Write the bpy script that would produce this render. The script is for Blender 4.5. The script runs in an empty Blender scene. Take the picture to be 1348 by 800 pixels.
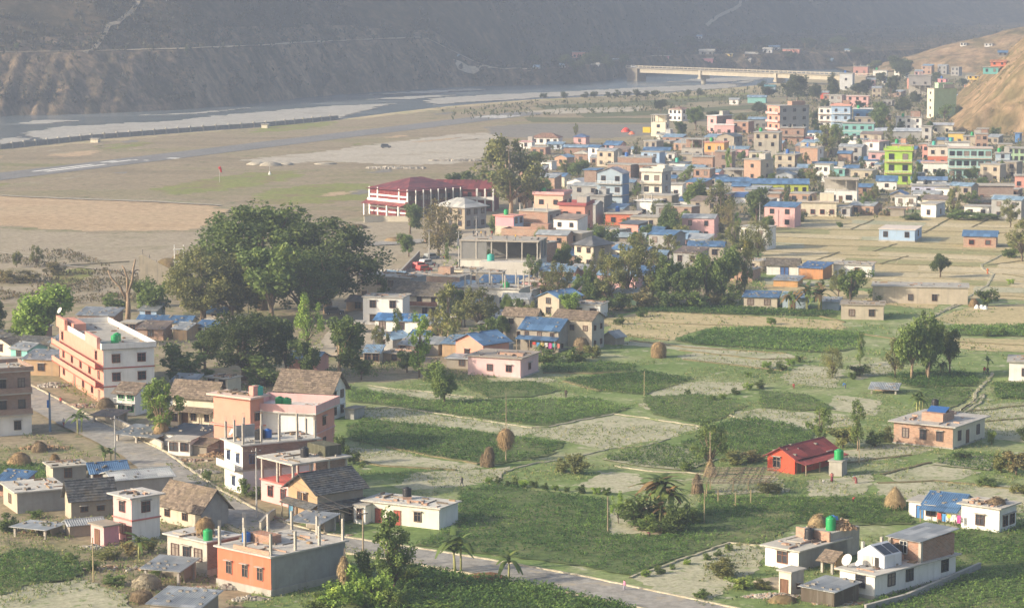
import bpy, bmesh, math, random
import numpy as np
from mathutils import Vector, Matrix
R = math.radians
random.seed(7)
rng = np.random.default_rng(11)
scene = bpy.context.scene
COL = scene.collection

# ------------------------------------------------------------------ camera
IMW, IMH, FOC, CAMH = 1348.0, 800.0, 3500.0, 74.0
PITCH = math.atan(440.0 / FOC)
cd = bpy.data.cameras.new('camera')
cam = bpy.data.objects.new('camera', cd)
COL.objects.link(cam)
cam.location = (0, 0, CAMH)
cam.rotation_euler = (math.pi / 2 - PITCH, 0, 0)
cd.sensor_width = 36.0
cd.lens = 36.0 * FOC / IMW
cd.clip_start = 1.0
cd.clip_end = 20000.0
scene.camera = cam

# ------------------------------------------------------------------ light
SUN_EL, SUN_AZ = 22.0, (-0.95, -0.33)        # direction towards the sun on the ground plan
saz = math.atan2(SUN_AZ[0], SUN_AZ[1])
world = bpy.data.worlds.new('World')
scene.world = world
world.use_nodes = True
nt = world.node_tree
sky = nt.nodes.new('ShaderNodeTexSky')
sky.sky_type = 'NISHITA'
sky.sun_disc = False
sky.sun_elevation = R(SUN_EL)
sky.sun_rotation = saz
sky.air_density = 1.0
sky.dust_density = 4.0
nt.links.new(sky.outputs[0], nt.nodes['Background'].inputs[0])
nt.nodes['Background'].inputs[1].default_value = 0.13
sl = bpy.data.lights.new('sun', 'SUN')
sl.energy = 4.7
sl.angle = R(1.2)
sl.color = (1.0, 0.86, 0.66)
so = bpy.data.objects.new('sun', sl)
COL.objects.link(so)
so.location = (-300, -100, 300)
sd = Vector((SUN_AZ[0], SUN_AZ[1], math.tan(R(SUN_EL)) * math.hypot(*SUN_AZ)))
so.rotation_euler = sd.to_track_quat('Z', 'Y').to_euler()
scene.view_settings.view_transform = 'Standard'
scene.view_settings.look = 'None'
scene.view_settings.exposure = 0.74
scene.view_settings.gamma = 1.0
scene.render.engine = 'CYCLES'
scene.cycles.use_denoising = True
scene.cycles.max_bounces = 6
scene.cycles.volume_bounces = 1
scene.cycles.transparent_max_bounces = 8

# ------------------------------------------------------------------ helpers
CP, SP = math.cos(PITCH), math.sin(PITCH)
def ray(px, py):
    u = (px - IMW / 2) / FOC; v = (IMH / 2 - py) / FOC
    return (u, CP + v * SP, -SP + v * CP)
def G(px, py, z=0.0):
    """map position of a spot of the place at height z"""
    d = ray(px, py); t = (z - CAMH) / d[2]
    return Vector((d[0] * t, d[1] * t, z))
def at_depth(px, py, Y):
    d = ray(px, py); t = Y / d[1]
    return Vector((d[0] * t, Y, CAMH + d[2] * t))
def scl(p):
    """picture pixels per metre at a point"""
    return FOC / (p[1] * CP + (CAMH - p[2]) * SP)
def newobj(name, me, parent=None, loc=(0, 0, 0), rz=0.0):
    o = bpy.data.objects.new(name, me)
    COL.objects.link(o)
    if parent is not None: o.parent = parent
    o.location = loc
    if rz: o.rotation_euler = (0, 0, rz)
    return o
def tag(o, label=None, cat=None, group=None, kind=None):
    if label: o['label'] = label
    if cat: o['category'] = cat
    if group: o['group'] = group
    if kind: o['kind'] = kind
    return o
def empty(name, loc, rz=0.0, label=None, cat=None, group=None):
    o = newobj(name, None, None, loc, rz)
    o.empty_display_size = 0.5
    return tag(o, label, cat, group)

class MB:
    """collects shapes for ONE mesh"""
    def __init__(s): s.v = []; s.f = []; s.m = []
    def add(s, vs, fs, m=0):
        b = len(s.v); s.v += [tuple(v) for v in vs]
        s.f += [tuple(i + b for i in f) for f in fs]; s.m += [m] * len(fs); return s
    def box(s, x0, y0, z0, x1, y1, z1, m=0, bottom=True, mf=None):
        vs = [(x0,y0,z0),(x1,y0,z0),(x1,y1,z0),(x0,y1,z0),(x0,y0,z1),(x1,y0,z1),(x1,y1,z1),(x0,y1,z1)]
        fs = [(0,1,5,4),(1,2,6,5),(2,3,7,6),(3,0,4,7),(4,5,6,7),(3,2,1,0)]
        b = len(s.v); s.v += vs
        ms = mf or (m,) * 6                    # front, right, back, left, top, bottom
        for k, f in enumerate(fs):
            if k == 5 and not bottom: continue
            s.f.append(tuple(i + b for i in f)); s.m.append(ms[k])
        return s
    def tube(s, pts, rad, n=6, m=0, cap=True):
        pts = [Vector(p) for p in pts]
        if not hasattr(rad, '__len__'): rad = [rad] * len(pts)
        b = len(s.v)
        for i, p in enumerate(pts):
            t = (pts[min(i + 1, len(pts) - 1)] - pts[max(i - 1, 0)])
            t = t.normalized() if t.length > 1e-9 else Vector((0, 0, 1))
            a = Vector((0, 1, 0)) if abs(t.y) < 0.9 else Vector((1, 0, 0))
            e1 = t.cross(a).normalized(); e2 = t.cross(e1)
            for k in range(n):
                w = 2 * math.pi * k / n
                s.v.append(tuple(p + (e1 * math.cos(w) + e2 * math.sin(w)) * rad[i]))
        for i in range(len(pts) - 1):
            for k in range(n):
                k2 = (k + 1) % n
                s.f.append((b + i*n + k, b + i*n + k2, b + (i+1)*n + k2, b + (i+1)*n + k)); s.m.append(m)
        if cap:
            s.f.append(tuple(b + k for k in range(n))[::-1]); s.m.append(m)
            e = b + (len(pts) - 1) * n
            s.f.append(tuple(e + k for k in range(n))); s.m.append(m)
        return s
    def lathe(s, prof, n=12, m=0, c=(0, 0, 0)):
        b = len(s.v)
        for (r, z) in prof:
            for k in range(n):
                w = 2 * math.pi * k / n
                s.v.append((c[0] + r * math.cos(w), c[1] + r * math.sin(w), c[2] + z))
        for i in range(len(prof) - 1):
            for k in range(n):
                k2 = (k + 1) % n
                s.f.append((b+i*n+k, b+i*n+k2, b+(i+1)*n+k2, b+(i+1)*n+k)); s.m.append(m)
        e = b + (len(prof) - 1) * n
        s.f.append(tuple(e + k for k in range(n))); s.m.append(m)
        return s
    def mesh(s, name, mats, smooth=False):
        me = bpy.data.meshes.new(name)
        me.from_pydata(s.v, [], s.f)
        for m in (mats if isinstance(mats, (list, tuple)) else [mats]): me.materials.append(m)
        if any(s.m): me.polygons.foreach_set('material_index', s.m)
        if smooth: me.polygons.foreach_set('use_smooth', [True] * len(s.f))
        me.update(); return me
    def build(s, name, mats, parent=None, loc=(0, 0, 0), rz=0.0, smooth=False):
        return newobj(name, s.mesh(name, mats, smooth), parent, loc, rz)

def np_mesh(name, verts, quads, mats, midx=None, smooth=False):
    me = bpy.data.meshes.new(name)
    nv, nq, k = len(verts), len(quads), quads.shape[1]
    me.vertices.add(nv); me.vertices.foreach_set('co', np.ascontiguousarray(verts, dtype=np.float32).ravel())
    me.loops.add(nq * k); me.loops.foreach_set('vertex_index', np.ascontiguousarray(quads, dtype=np.int32).ravel())
    me.polygons.add(nq); me.polygons.foreach_set('loop_start', np.arange(0, nq * k, k, dtype=np.int32))
    for m in (mats if isinstance(mats, (list, tuple)) else [mats]): me.materials.append(m)
    if midx is not None: me.polygons.foreach_set('material_index', np.ascontiguousarray(midx, dtype=np.int32))
    if smooth: me.polygons.foreach_set('use_smooth', np.ones(nq, dtype=bool))
    me.update(calc_edges=True)
    return me

# ------------------------------------------------------------------ materials
_mc = {}
def _nodes(name):
    m = bpy.data.materials.new(name); m.use_nodes = True
    t = m.node_tree; b = t.nodes['Principled BSDF']
    return m, t, b, t.nodes.new, t.links.new
def _pos(t, scale=(1, 1, 1), obj=False):
    if obj:
        g = t.nodes.new('ShaderNodeTexCoord').outputs['Object']
    else:
        g = t.nodes.new('ShaderNodeNewGeometry').outputs['Position']
    mp = t.nodes.new('ShaderNodeMapping'); mp.inputs['Scale'].default_value = scale
    t.links.new(g, mp.inputs['Vector']); return mp.outputs['Vector']
def _noise(t, vec, sc, det=5, rough=0.6, dist=0.0):
    n = t.nodes.new('ShaderNodeTexNoise'); n.inputs['Scale'].default_value = sc
    n.inputs['Detail'].default_value = det; n.inputs['Roughness'].default_value = rough; n.inputs['Distortion'].default_value = dist
    t.links.new(vec, n.inputs['Vector']); return n.outputs['Fac']
def _ramp(t, fac, stops):
    r = t.nodes.new('ShaderNodeValToRGB'); e = r.color_ramp.elements
    while len(e) < len(stops): e.new(0.5)
    for i, (p, c) in enumerate(stops):
        e[i].position = p; e[i].color = (*c, 1) if len(c) == 3 else c
    t.links.new(fac, r.inputs[0]); return r.outputs[0]
def _mix(t, fac, a, b, mode='MIX'):
    n = t.nodes.new('ShaderNodeMix'); n.data_type = 'RGBA'; n.blend_type = mode
    for v, k in ((fac, 0), (a, 6), (b, 7)):
        if hasattr(v, 'is_linked') or hasattr(v, 'links'): t.links.new(v, n.inputs[k])
        elif k == 0: n.inputs[0].default_value = v
        else: n.inputs[k].default_value = (*v, 1)
    return n.outputs[2]
def _bump(t, b, h, dist, st=0.6):
    n = t.nodes.new('ShaderNodeBump'); n.inputs['Strength'].default_value = st; n.inputs['Distance'].default_value = dist
    t.links.new(h, n.inputs['Height']); t.links.new(n.outputs[0], b.inputs['Normal'])
def mul(c, k): return tuple(min(1.0, x * k) for x in c)

def mat(kind, col, rough=0.85):
    key = (kind, tuple(round(c, 3) for c in col), rough)
    if key in _mc: return _mc[key]
    m, t, b, N, L = _nodes(kind)
    b.inputs['Roughness'].default_value = rough
    b.inputs['Specular IOR Level'].default_value = 0.25
    if kind in ('paint', 'plaster', 'concrete'):
        amt = {'paint': 0.34, 'plaster': 0.6, 'concrete': 0.65}[kind]
        n1 = _noise(t, _pos(t), 0.55, 6, 0.65)
        st = _noise(t, _pos(t, (1.6, 1.6, 0.12)), 1.0, 4, 0.6)
        f1 = _ramp(t, n1, [(0.38, (0, 0, 0)), (0.72, (1, 1, 1))])
        f2 = _ramp(t, st, [(0.5, (0, 0, 0)), (0.8, (1, 1, 1))])
        dirt = mul((col[0] * 0.62, col[1] * 0.6, col[2] * 0.55), 1.0)
        c = _mix(t, f1, col, tuple(a + (d - a) * amt for a, d in zip(col, dirt)))
        c2 = N('ShaderNodeMath'); c2.operation = 'MULTIPLY'; c2.inputs[1].default_value = amt
        L(f2, c2.inputs[0])
        c = _mix(t, c2.outputs[0], c, mul((0.30, 0.28, 0.25), 0.8 if kind != 'paint' else 1.0))
        pt = _ramp(t, _noise(t, _pos(t), 1.7, 6, 0.75), [(0.62, (0, 0, 0)), (0.70, (amt * 0.8,) * 3)])
        c = _mix(t, pt, c, (0.34 + 0.3 * col[0], 0.31 + 0.3 * col[1], 0.27 + 0.3 * col[2]) if sum(col) < 1.5 else mul(col, 0.6))
        L(c, b.inputs['Base Color'])
        _bump(t, b, _noise(t, _pos(t), 9.0, 3), 0.03, 0.4)
    elif kind == 'brick':
        g = N('ShaderNodeTexCoord'); sx = N('ShaderNodeSeparateXYZ'); L(g.outputs['Object'], sx.inputs[0])
        ad = N('ShaderNodeMath'); L(sx.outputs[0], ad.inputs[0]); L(sx.outputs[1], ad.inputs[1])
        cb = N('ShaderNodeCombineXYZ'); L(ad.outputs[0], cb.inputs[0]); L(sx.outputs[2], cb.inputs[1])
        br = N('ShaderNodeTexBrick'); br.inputs['Scale'].default_value = 1.0
        br.inputs['Brick Width'].default_value = 0.46; br.inputs['Row Height'].default_value = 0.17; br.inputs['Mortar Size'].default_value = 0.022
        br.inputs['Color1'].default_value = (*mul(col, 1.15), 1); br.inputs['Color2'].default_value = (*mul(col, 0.72), 1)
        br.inputs['Mortar'].default_value = (0.33, 0.29, 0.25, 1); br.inputs['Bias'].default_value = -0.1
        L(cb.outputs[0], br.inputs['Vector'])
        n1 = _noise(t, _pos(t), 0.7, 5, 0.65)
        f1 = _ramp(t, n1, [(0.45, (0, 0, 0)), (0.75, (0.55, 0.55, 0.55))])
        L(_mix(t, f1, br.outputs[0], (0.36, 0.31, 0.26)), b.inputs['Base Color'])
        _bump(t, b, br.outputs['Fac'], -0.01, 0.6)
    elif kind == 'tin':
        b.inputs['Roughness'].default_value = 0.45
        b.inputs['Specular IOR Level'].default_value = 0.4
        n1 = _noise(t, _pos(t), 0.35, 5, 0.6)
        n2 = _noise(t, _pos(t, (1.2, 1.2, 1.2)), 1.0, 6, 0.7)
        c = _ramp(t, n1, [(0.3, mul(col, 0.8)), (0.7, mul(col, 1.15))])
        f = _ramp(t, n2, [(0.60, (0, 0, 0)), (0.78, (0.6, 0.6, 0.6))])
        fl = N('ShaderNodeVectorMath'); fl.operation = 'FLOOR'; L(_pos(t, (1.1, 0.45, 0.0), True), fl.inputs[0])
        wn = N('ShaderNodeTexWhiteNoise'); L(fl.outputs[0], wn.inputs['Vector'])
        sh = _ramp(t, wn.outputs['Value'], [(0.0, (0.66, 0.68, 0.70)), (0.5, (0.95, 0.95, 0.95)), (1.0, (1.35, 1.3, 1.25))])
        c = _mix(t, 1.0, c, sh, 'MULTIPLY')
        L(_mix(t, f, c, (0.24 + col[0] * .2, 0.17 + col[1] * .2, 0.12 + col[2] * .3)), b.inputs['Base Color'])
    elif kind == 'tile':
        v = N('ShaderNodeTexVoronoi'); v.inputs['Scale'].default_value = 2.6
        L(_pos(t), v.inputs['Vector'])
        sp = N('ShaderNodeSeparateColor'); L(v.outputs['Color'], sp.inputs[0])
        c = _ramp(t, sp.outputs[0], [(0.0, mul(col, 0.6)), (0.6, col), (1.0, mul(col, 1.45))])
        f = _ramp(t, _noise(t, _pos(t), 0.5, 5), [(0.5, (0, 0, 0)), (0.75, (0.7, 0.7, 0.7))])
        L(_mix(t, f, c, mul((0.20, 0.16, 0.10), 1)), b.inputs['Base Color'])
        _bump(t, b, sp.outputs[1], 0.04, 0.5)
    elif kind == 'straw':
        n = _noise(t, _pos(t, (9, 9, 2.0), True), 1.0, 4, 0.7)
        L(_ramp(t, n, [(0.3, mul(col, 0.5)), (0.55, col), (0.8, mul(col, 1.35))]), b.inputs['Base Color'])
        _bump(t, b, n, 0.15, 0.9)
    elif kind == 'wood':
        n = _noise(t, _pos(t, (6, 6, 0.8)), 1.0, 4, 0.6)
        L(_ramp(t, n, [(0.3, mul(col, 0.6)), (0.7, mul(col, 1.2))]), b.inputs['Base Color'])
    elif kind == 'leaf':
        oi = N('ShaderNodeObjectInfo')
        n = _noise(t, _pos(t), 0.45, 3, 0.6)
        c = _ramp(t, n, [(0.3, mul(col, 0.62)), (0.52, col), (0.75, (min(1, col[0] * 1.7), col[1] * 1.4, col[2] * 1.1))])
        hs = N('ShaderNodeHueSaturation'); L(c, hs.inputs['Color'])
        mr = N('ShaderNodeMapRange'); L(oi.outputs['Random'], mr.inputs[0]); mr.inputs[3].default_value = 0.82; mr.inputs[4].default_value = 1.22
        L(mr.outputs[0], hs.inputs['Value'])
        L(hs.outputs[0], b.inputs['Base Color'])
        b.inputs['Roughness'].default_value = 0.6
        tr = N('ShaderNodeBsdfTranslucent'); L(hs.outputs[0], tr.inputs[0])
        mx = N('ShaderNodeMixShader'); mx.inputs[0].default_value = 0.32
        L(b.outputs[0], mx.inputs[1]); L(tr.outputs[0], mx.inputs[2])
        L(mx.outputs[0], t.nodes['Material Output'].inputs[0])
    elif kind == 'bark':
        n = _noise(t, _pos(t, (5, 5, 1.2)), 1.0, 5, 0.7)
        L(_ramp(t, n, [(0.3, mul(col, 0.5)), (0.7, mul(col, 1.3))]), b.inputs['Base Color'])
    elif kind == 'glass':
        b.inputs['Base Color'].default_value = (*col, 1); b.inputs['Roughness'].default_value = 0.12
        b.inputs['Specular IOR Level'].default_value = 0.5
    elif kind == 'plastic':
        b.inputs['Base Color'].default_value = (*col, 1); b.inputs['Roughness'].default_value = 0.4
    else:                                        # plain painted thing, slightly uneven
        n = _noise(t, _pos(t), 2.0, 3)
        L(_ramp(t, n, [(0.3, mul(col, 0.85)), (0.7, mul(col, 1.1))]), b.inputs['Base Color'])
    _mc[key] = m
    return m

def ground_mat(name, cols, s1=0.05, s2=0.8, speck=None, bump=0.12, aniso=(1, 1, 1)):
    """earth: three tones over a wide noise and a fine one, with optional specks of a fourth"""
    m, t, b, N, L = _nodes(name)
    b.inputs['Roughness'].default_value = 0.95; b.inputs['Specular IOR Level'].default_value = 0.1
    big = _noise(t, _pos(t, aniso), s1, 6, 0.62, 0.4)
    fine = _noise(t, _pos(t), s2, 6, 0.75)
    c = _ramp(t, big, [(0.30, cols[0]), (0.50, cols[1]), (0.70, cols[2])])
    f = _ramp(t, fine, [(0.3, (0.62, 0.62, 0.62)), (0.7, (1.32, 1.32, 1.32))])
    c = _mix(t, 1.0, c, f, 'MULTIPLY')
    if speck:
        sp = _ramp(t, _noise(t, _pos(t), speck[1], 4, 0.7), [(speck[2], (0, 0, 0)), (speck[2] + 0.10, (1, 1, 1))])
        c = _mix(t, sp, c, speck[0])
    L(c, b.inputs['Base Color'])
    _bump(t, b, fine, bump, 0.7)
    return m

# --- value noise on arrays
_perm = rng.random((256, 256))
def vnoise(x, y):
    xi = np.floor(x).astype(int); yi = np.floor(y).astype(int)
    fx = x - xi; fy = y - yi
    fx = fx * fx * (3 - 2 * fx); fy = fy * fy * (3 - 2 * fy)
    a = _perm[xi & 255, yi & 255]; b = _perm[(xi + 1) & 255, yi & 255]
    c = _perm[xi & 255, (yi + 1) & 255]; d = _perm[(xi + 1) & 255, (yi + 1) & 255]
    return (a + (b - a) * fx) * (1 - fy) + (c + (d - c) * fx) * fy
def fbm(x, y, o=4):
    s = 0.0; a = 0.5
    for k in range(o):
        s = s + a * vnoise(x * 2 ** k + 17.3 * k, y * 2 ** k + 9.1 * k); a *= 0.5
    return s

def resample(pts, step, jit=0.0, closed=True):
    """points along a polyline every step metres, sides slightly uneven"""
    out = []
    n = len(pts); rr = random.Random(int(abs(pts[0][0] * 31 + pts[0][1] * 17)) + n)
    for i in range(n if closed else n - 1):
        a = Vector(pts[i]); b = Vector(pts[(i + 1) % n]); L = (b - a).length
        k = max(1, min(60, int(L / step)))
        nn = Vector((-(b - a).y, (b - a).x, 0)).normalized() if L > 1e-6 else Vector((0, 0, 0))
        for j in range(k):
            p = a.lerp(b, j / k)
            if j: p = p + nn * rr.uniform(-jit, jit)
            out.append(p)
    if not closed: out.append(Vector(pts[-1]))
    return out
def sheet(name, pts, m, z=0.0, step=4.0, jit=0.5, kind='structure'):
    """a level patch of ground with uneven edges"""
    ps = resample([Vector((p[0], p[1], 0)) for p in pts], step, jit)
    bm = bmesh.new()
    f = bm.faces.new([bm.verts.new((p.x, p.y, z)) for p in ps])
    if f.normal.z < 0: f.normal_flip()
    bmesh.ops.triangulate(bm, faces=[f])
    bm.normal_update()
    for q in bm.faces:
        if q.normal.z < 0: q.normal_flip()
    me = bpy.data.meshes.new(name); bm.to_mesh(me); bm.free(); me.materials.append(m)
    return tag(newobj(name, me), kind=kind)
def ribbon(name, pts, w, m, z=0.0, h=0.0, step=5.0, jit=0.0, zf=None, kind='structure', widths=None):
    """a strip along a line on the map; h > 0 makes a raised kerb or bund"""
    ps = resample([Vector((p[0], p[1], 0)) for p in pts], step, jit, False)
    mb = MB(); n = len(ps)
    for i, p in enumerate(ps):
        t = (ps[min(i + 1, n - 1)] - ps[max(i - 1, 0)]).normalized()
        nn = Vector((-t.y, t.x, 0)) * w * 0.5
        zz = zf(p.x, p.y) if zf else z
        if h > 0:
            for q, dz in ((p - nn, 0), (p - nn * 0.75, h), (p + nn * 0.75, h), (p + nn, 0)): mb.v.append((q.x, q.y, zz + dz))
        else:
            for q in (p - nn, p + nn): mb.v.append((q.x, q.y, (zf(q.x, q.y) if zf else zz)))
    k = 4 if h > 0 else 2
    for i in range(n - 1):
        for j in range(k - 1):
            mb.f.append((i*k + j, i*k + j + 1, (i+1)*k + j + 1, (i+1)*k + j)[::-1]); mb.m.append(0)
    return tag(mb.build(name, m), kind=kind)

# ================================================================== the land
def colx(X, Y): return X / np.maximum(Y, 1.0) * FOC + IMW / 2
NEARB = [(-1600, 250), (-600, 215), (0, 197), (120, 184), (250, 174), (350, 167), (445, 158), (520, 148), (600, 139), (700, 131),
         (760, 128), (860, 124), (950, 117), (1000, 112), (1050, 106), (1130, 98), (1220, 92), (3000, 88)]
FARB = [(-1600, 190), (-600, 168), (0, 153), (130, 150), (240, 145), (330, 137), (430, 126), (520, 120), (617, 114), (700, 112.5),
        (745, 111), (790, 107), (835, 100), (880, 97), (930, 95), (1000, 94), (1060, 92), (1130, 90), (1220, 86), (3000, 80)]
def bankfun(pl, z):
    xs = np.array([p[0] for p in pl], float); ys = np.array([G(p[0], p[1], z).y for p in pl])
    return lambda c: np.interp(c, xs, ys)
ynear = bankfun(NEARB, 0.0); yfar = bankfun(FARB, -2.5)

M_ground = ground_mat('dusty_ground', [(0.21, 0.175, 0.11), (0.31, 0.26, 0.175), (0.20, 0.20, 0.09)], 0.06, 0.7, ((0.11, 0.14, 0.05), 0.22, 0.57))
cs = np.linspace(-2400, 3800, 240)
rows = []
for c in cs:
    yn = float(ynear(c)); k = (c - IMW / 2) / FOC
    r = [(max(y, 420) * k, y, 0.0) for y in (-600, -200, 100, 300)]
    r += [(y * k, y, 0.0) for y in np.geomspace(430, yn, 22)]
    r += [((yn + 5) * k, yn + 5, -4.0)] + [(y * k, y, -4.0) for y in np.linspace(yn + 60, 5200, 5)]
    rows.append(r)
va = np.array(rows); nc, nr = va.shape[0], va.shape[1]
idx = np.arange(nc * nr).reshape(nc, nr)
q = np.stack([idx[:-1, :-1], idx[1:, :-1], idx[1:, 1:], idx[:-1, 1:]], -1).reshape(-1, 4)
tag(newobj('ground', np_mesh('ground', va.reshape(-1, 3), q, M_ground)), kind='structure')

# --- river
M_water, t, b, N, L = _nodes('river_water')
b.inputs['Base Color'].default_value = (0.15, 0.17, 0.17, 1); b.inputs['Roughness'].default_value = 0.22
nz = _noise(t, _pos(t, (0.5, 1, 1)), 0.35, 4, 0.6); _bump(t, b, nz, 0.25, 0.5)
rp = _ramp(t, _noise(t, _pos(t, (0.25, 1, 1)), 0.06, 5, 0.7), [(0.50, (0.085, 0.11, 0.12)), (0.68, (0.32, 0.345, 0.345))]); L(rp, b.inputs['Base Color'])
cs2 = np.linspace(-1600, 2200, 160); vs = []
for c in cs2:
    k = (c - IMW / 2) / FOC
    for y in (float(ynear(c)) + 1.5, float(yfar(c)) + 6): vs.append((y * k, y, -2.5))
idx = np.arange(len(vs)).reshape(-1, 2)
q = np.stack([idx[:-1, 0], idx[1:, 0], idx[1:, 1], idx[:-1, 1]], -1)
tag(newobj('river', np_mesh('river', np.array(vs), q, M_water)), kind='structure')
M_gravel = ground_mat('river_gravel', [(0.30, 0.29, 0.26), (0.38, 0.365, 0.33), (0.27, 0.255, 0.225)], 0.05, 0.6)
def gp(pl, z=0.0): return [G(p[0], p[1], z) for p in pl]
for pl in ([(33, 175), (80, 167), (150, 163), (230, 159), (300, 151), (380, 144), (450, 139), (520, 136), (480, 145), (445, 156), (380, 162), (300, 168), (200, 176), (130, 182), (80, 186), (50, 182)],
           [(560, 130), (640, 125), (740, 121), (830, 116), (930, 112), (990, 106), (960, 116), (860, 122), (740, 127), (640, 133), (570, 138)],
           [(470, 125), (560, 120), (620, 117), (640, 118), (560, 123)],
           [(870, 108), (930, 103), (1010, 101), (1000, 105), (930, 109)], [(10, 163), (60, 158), (110, 158), (60, 163)], [(180, 152), (260, 148), (330, 142), (260, 150)], [(-40, 190), (20, 180), (40, 184), (0, 192)], [(480, 131), (560, 126), (600, 125), (540, 131)]):
    sheet('gravel_bar', gp(pl, -2.3), M_gravel, -2.3, 4, 3.5)

# --- hills beyond the river
def terrace(c): return np.interp(c, [0, 560, 625, 660, 740, 860, 1100, 1400], [29, 29, 12, 7, 8, 10, 10, 10])
def tdepth(c): return np.interp(c, [0, 450, 560, 625, 700, 800, 900, 1000, 1150, 1300], [20, 20, 24, 60, 170, 360, 520, 640, 900, 1100])
def hill_z(X, Y):
    c = colx(X, Y); d = Y - yfar(c)
    T = terrace(c); W = T * 1.55 + 4; D = tdepth(c)
    gul = np.abs(fbm(c / 16.0 - np.clip(d, 0, 60) * 0.04, d * 0.006 + 3, 4) - 0.47) * 2
    s = np.clip((d + (gul - 0.25) * 11) / W, 0, 1)
    z = -4 + (T + 4) * (s ** 0.9) + (fbm(X / 7 + 3, Y / 7, 4) - 0.47) * 5.0 * np.clip(s * 4, 0, 1) * np.clip((1 - s) * 6, 0, 1)
    z = z + np.where(s >= 1, (fbm(X / 40, Y / 40, 3) - 0.45) * 2.5 * np.clip((d - W) / 30, 0, 1), 0)
    e = np.clip(d - W - D, 0, None)
    slope = np.interp(c, [0, 500, 700, 1000, 1348], [0.50, 0.46, 0.36, 0.40, 0.42])
    rid = 1 - np.abs(fbm(X / 260 + 5, Y / 300 + 2, 5) - 0.48) * 4
    up = e * slope * (0.82 + 0.34 * rid) + (fbm(X / 55, Y / 55, 4) - 0.47) * np.clip(e, 0, 90) * 0.30
    up = np.where(up > 0, 300 * (1 - np.exp(-up / 300)), up)
    return z + up
cs3 = np.linspace(-700, 2100, 440)
dd = np.concatenate([np.linspace(-4, 60, 34), np.geomspace(64, 700, 56), np.geomspace(730, 3000, 22)])
C3, D3 = np.meshgrid(cs3, dd, indexing='ij')
Y3 = yfar(C3) + D3; X3 = (C3 - IMW / 2) / FOC * Y3
Z3 = hill_z(X3, Y3)
va = np.stack([X3, Y3, Z3], -1); nc, nr = C3.shape
idx = np.arange(nc * nr).reshape(nc, nr)
q = np.stack([idx[:-1, :-1], idx[1:, :-1], idx[1:, 1:], idx[:-1, 1:]], -1).reshape(-1, 4)
M_hill, t, b, N, L = _nodes('dry_hillside')
b.inputs['Roughness'].default_value = 0.95; b.inputs['Specular IOR Level'].default_value = 0.05
big = _noise(t, _pos(t), 0.012, 7, 0.66, 0.5)
fine = _noise(t, _pos(t), 0.12, 7, 0.75)
stk = _noise(t, _pos(t, (1.0, 0.25, 0.05)), 0.09, 5, 0.65, 0.4)
c1 = _ramp(t, big, [(0.36, (0.045, 0.043, 0.028)), (0.5, (0.078, 0.064, 0.042)), (0.66, (0.13, 0.10, 0.066))])
c2 = _ramp(t, fine, [(0.36, (0.42, 0.46, 0.40)), (0.60, (1.15, 1.12, 1.1))])
c3 = _ramp(t, stk, [(0.38, (0.72, 0.74, 0.70)), (0.64, (1.35, 1.25, 1.15))])
c = _mix(t, 1.0, _mix(t, 1.0, c1, c2, 'MULTIPLY'), c3, 'MULTIPLY')
L(c, b.inputs['Base Color']); _bump(t, b, fine, 1.2, 0.6)
M_bank, t, b, N, L = _nodes('eroded_bank')
b.inputs['Roughness'].default_value = 0.95; b.inputs['Specular IOR Level'].default_value = 0.05
mp_ = N('ShaderNodeMapping'); mp_.inputs['Rotation'].default_value = (0, R(30), 0); L(N('ShaderNodeNewGeometry').outputs['Position'], mp_.inputs['Vector'])
mp2_ = N('ShaderNodeMapping'); mp2_.inputs['Scale'].default_value = (1.0, 0.3, 0.22); L(mp_.outputs[0], mp2_.inputs['Vector'])
stk = _noise(t, mp2_.outputs[0], 0.11, 7, 0.72, 0.6); fine = _noise(t, _pos(t), 0.22, 6, 0.75)
c1 = _ramp(t, stk, [(0.34, (0.050, 0.048, 0.034)), (0.46, (0.095, 0.080, 0.056)), (0.56, (0.19, 0.142, 0.095)), (0.68, (0.30, 0.225, 0.155))])
c2 = _ramp(t, fine, [(0.32, (0.45, 0.48, 0.42)), (0.6, (1.15, 1.12, 1.1))])
L(_mix(t, 1.0, c1, c2, 'MULTIPLY'), b.inputs['Base Color']); _bump(t, b, stk, 2.0, 0.8)
Tq = terrace(C3) * 1.55 + 4
mi_ = ((D3 < Tq + 15 + np.interp(C3, [0, 540, 600, 700], [24, 24, 40, 0]) * (0.6 + 0.8 * fbm(C3 / 30, D3 * 0 + 2, 3)))[:-1, :-1]).reshape(-1).astype(int)
tag(newobj('hills', np_mesh('hills', va.reshape(-1, 3), q, [M_hill, M_bank], mi_, smooth=True)), kind='structure')
def hz(x, y):
    c = x / y * FOC + IMW / 2; d = y - float(yfar(c)); u = (c - cs3[0]) / (cs3[1] - cs3[0]); i = int(min(max(u, 0), len(cs3) - 2)); f = u - i
    j = int(min(max(np.searchsorted(dd, d) - 1, 0), len(dd) - 2)); g = min(max((d - dd[j]) / (dd[j + 1] - dd[j]), 0), 1)
    return float((Z3[i, j] * (1 - g) + Z3[i, j + 1] * g) * (1 - f) + (Z3[i + 1, j] * (1 - g) + Z3[i + 1, j + 1] * g) * f)
def hill_hit(px, py):
    """where a line of sight meets the hillside"""
    d = ray(px, py)
    for Yv in np.arange(1250, 4500, 3.0):
        t_ = Yv / d[1]; X = d[0] * t_; Z = CAMH + d[2] * t_
        if Z <= hz(X, Yv): return Vector((X, Yv, Z))
    return Vector((d[0] * t_, Yv, Z))
M_road = ground_mat('asphalt_road', [(0.27, 0.26, 0.235), (0.32, 0.305, 0.275), (0.25, 0.235, 0.205)], 0.12, 0.9, ((0.38, 0.33, 0.25), 0.22, 0.56), 0.03)
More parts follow.
